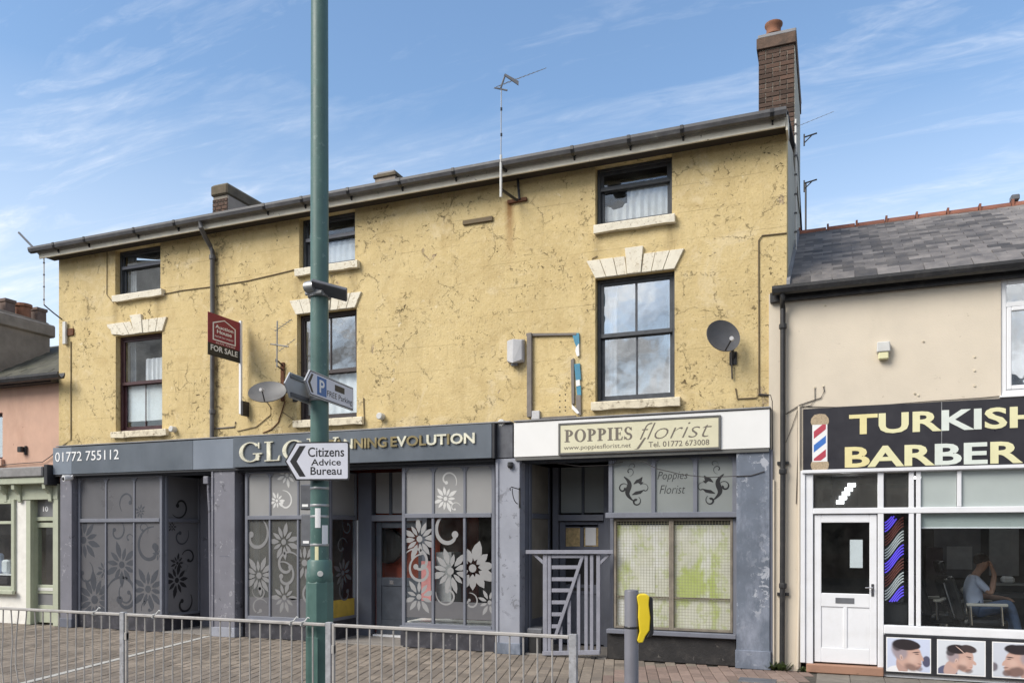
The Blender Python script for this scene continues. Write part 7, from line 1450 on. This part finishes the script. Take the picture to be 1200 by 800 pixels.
# small rusty aerial by the for sale board
ab = W(331, 440, -.02); a3 = thing('wall_aerial', 'small rusty aerial on a short mast above the mid grey dish', 'aerial', (ab.x, 0, ab.z)); yy = -.28
B('stem', M['rust'], a3, X(329, -.02), X(333, -.02), -.03, -.001, Z(331, 470), Z(331, 425), .004); MB().tube([W(331, 428, -.02), W(323.5, 421, yy), W(323.5, 424, yy)], .014, 6).build('bracket_arm', M['black_iron'], a3); MB().tube([W(331, 433, -.02), W(324, 428, yy)], .012, 6).build('bracket_arm', M['black_iron'], a3); MB().tube([W(324.5, 430, yy), W(325, 376, yy)], .012, 6).build('mast', M['alloy'], a3)
yagi(a3, W(322, 388, yy), W(342, 374, yy - .1), 6, .007, .22); yagi(a3, W(317, 403, yy), W(338, 406, yy - .1), 4, .012, .10); yagi(a3, W(326, 412, yy), W(346, 397, yy + .1), 6, .005, .2)
# aerial mast and iron brackets on the gable
xg = XR + .05; yg_ = .35; gm = thing('gable_aerial', 'thin white aerial mast strapped up the right-hand gable', 'aerial', (xg, .5, 5.3)); xg = XR + .04
yq = YX(932.5, xg); zt_ = Z(932, 140, yq); zb_ = Z(932, 293, yq); MB().tube([(xg, yq, zb_), (xg, yq, zt_)], .016, 6).build('mast', M['white_plastic'], gm)
for py in (146, 157, 183, 205, 228, 250, 272): z = Z(932, py, yq); MB().box(xg - .022, xg + .022, yq - .022, yq + .022, z - .012, z + .012).build('mast_clip', M['gutter'], gm)
yagi(gm, Vector((xg, yq, zt_ - .12)), Vector((xg + .55, yq + .3, zt_ + .16)), 8, .003, .06); MB().tube([(xg, yq - .35, zb_ + .05), (xg, yq, zb_ + .05)], .010, 6).build('stay', M['white_plastic'], gm)
for py, lab in ((161, 'upper black iron bracket sticking out from the right gable'), (215, 'lower black iron bracket sticking out from the right gable')):
    yk_ = YX(941.5, XR); z = Z(942, py, yk_); o = MB().box(XR + .001, XR + .03, yk_ - .02, yk_ + .02, z - .18, z + .06); o.tube([(XR + .02, yk_, z), (XR + .27, yk_ + .02, z + .05)], .016, 6); o.tube([(XR + .02, yk_, z - .12), (XR + .18, yk_ + .01, z + .03)], .012, 6); tag(o.build('iron_bracket', M['black_iron']), lab, 'bracket', 'iron brackets on the gable')
yk_ = YX(942.5, XR); MB().tube([(XR + .03, yk_, Z(943, 214, yk_)), (XR + .03, yk_, Z(943, 285, yk_))], .022, 6).build('cable', M['black_iron'], bld)
# security camera under the tanning shop fascia
cp = W(75.5, 560, -.22); cc = thing('security_camera', 'white bullet security camera under the left end of slate-blue fascia', 'camera', cp)
MB().lathe([(.03, .16), (.055, .13), (.058, .0), (.062, -.02), (.05, -.02)], Matrix.Translation(cp) @ Matrix.Rotation(R(98), 4, 'X') @ Matrix.Rotation(R(180), 4, 'Y') @ Matrix.Rotation(R(-14), 4, 'Y'), 18).build('housing', M['upvc'], cc, smooth=True); MB().lathe([(.034, 0), (.02, .012)], Matrix.Translation(cp + Vector((.0, -.028, -.01))) @ Matrix.Rotation(R(90), 4, 'X'), 14).build('lens', M['black'], cc, smooth=True); MB().tube([cp + Vector((.06, .1, .02)), cp + Vector((.1, .12, .07))], .02, 6).build('mount', M['upvc'], cc)
# wrought iron hanging-basket bracket on the pilaster
hb_ = W(609, 585, -.1); hbk = thing('hanging_bracket', 'black wrought iron scroll bracket on the pale pilaster', 'bracket', hb_); MB().box(hb_.x - .012, hb_.x + .012, -.105, -.0905, Z(610, 595, -.1), Z(610, 571, -.1)).build('back_bar', M['black_iron'], hbk)
zt_ = Z(610, 573, -.1); MB().tube([(hb_.x, -.1, zt_), (hb_.x - .02, -.38, zt_ + .02), (hb_.x - .03, -.42, zt_ + .0), (hb_.x - .03, -.40, zt_ - .03)], .008, 5).build('arm', M['black_iron'], hbk); MB().tube([(hb_.x - .02, -.11 - .24 * math.cos(k / 9 * 1.5), zt_ - .22 * math.sin(k / 9 * 1.5) ) for k in range(10)], .007, 5).build('scroll', M['black_iron'], hbk)
cp = W(598, 546, -.12); o = MB().lathe([(.04, .06), (.045, .0), (.03, -.03)], Matrix.Translation(cp), 12).box(cp.x - .03, cp.x + .03, cp.y, -.0905, cp.z + .03, cp.z + .06).build('pilaster_lamp', M['black_plastic'], None, smooth=False); tag(o, 'small dark spotlight at the top of the pale pilaster', 'spotlight')

# ------------------------------------------------------------------ brick row across the street: out of the picture, mirrored darkly in the shop glass
opp = thing('opposite_terrace', 'brick terrace across the street, seen only mirrored in the shop glass', 'building', (-6, -27, 0))
ob = material('opposite_brick', (.14, .075, .055), .9, var=.3, scale=4); hs = []
for k in range(13):
    for z0 in (.9, 3.7): hs.append((-44 + k * 6.2, -42.9 + k * 6.2, z0, z0 + 1.5)); hs.append((-41.5 + k * 6.2, -40.4 + k * 6.2, z0, z0 + 1.5))
w = MB(); holed_wall(w, -46, 38, -.12, 6.2, hs, -26, -26.3); w.build('wall', ob, opp); B('window_backing', M['black'], opp, -45.9, 37.9, -26.5, -26.45, -.1, 6.1)
MB().prism([(-25.8, 6.15), (-25.8, 6.25), (-29.5, 8.6), (-33, 6.25), (-33, 6.15)], -46, 38, frame(Vector((0, 0, 0)), Vector((0, 1, 0)))).build('roof', M['roof_under'], opp)
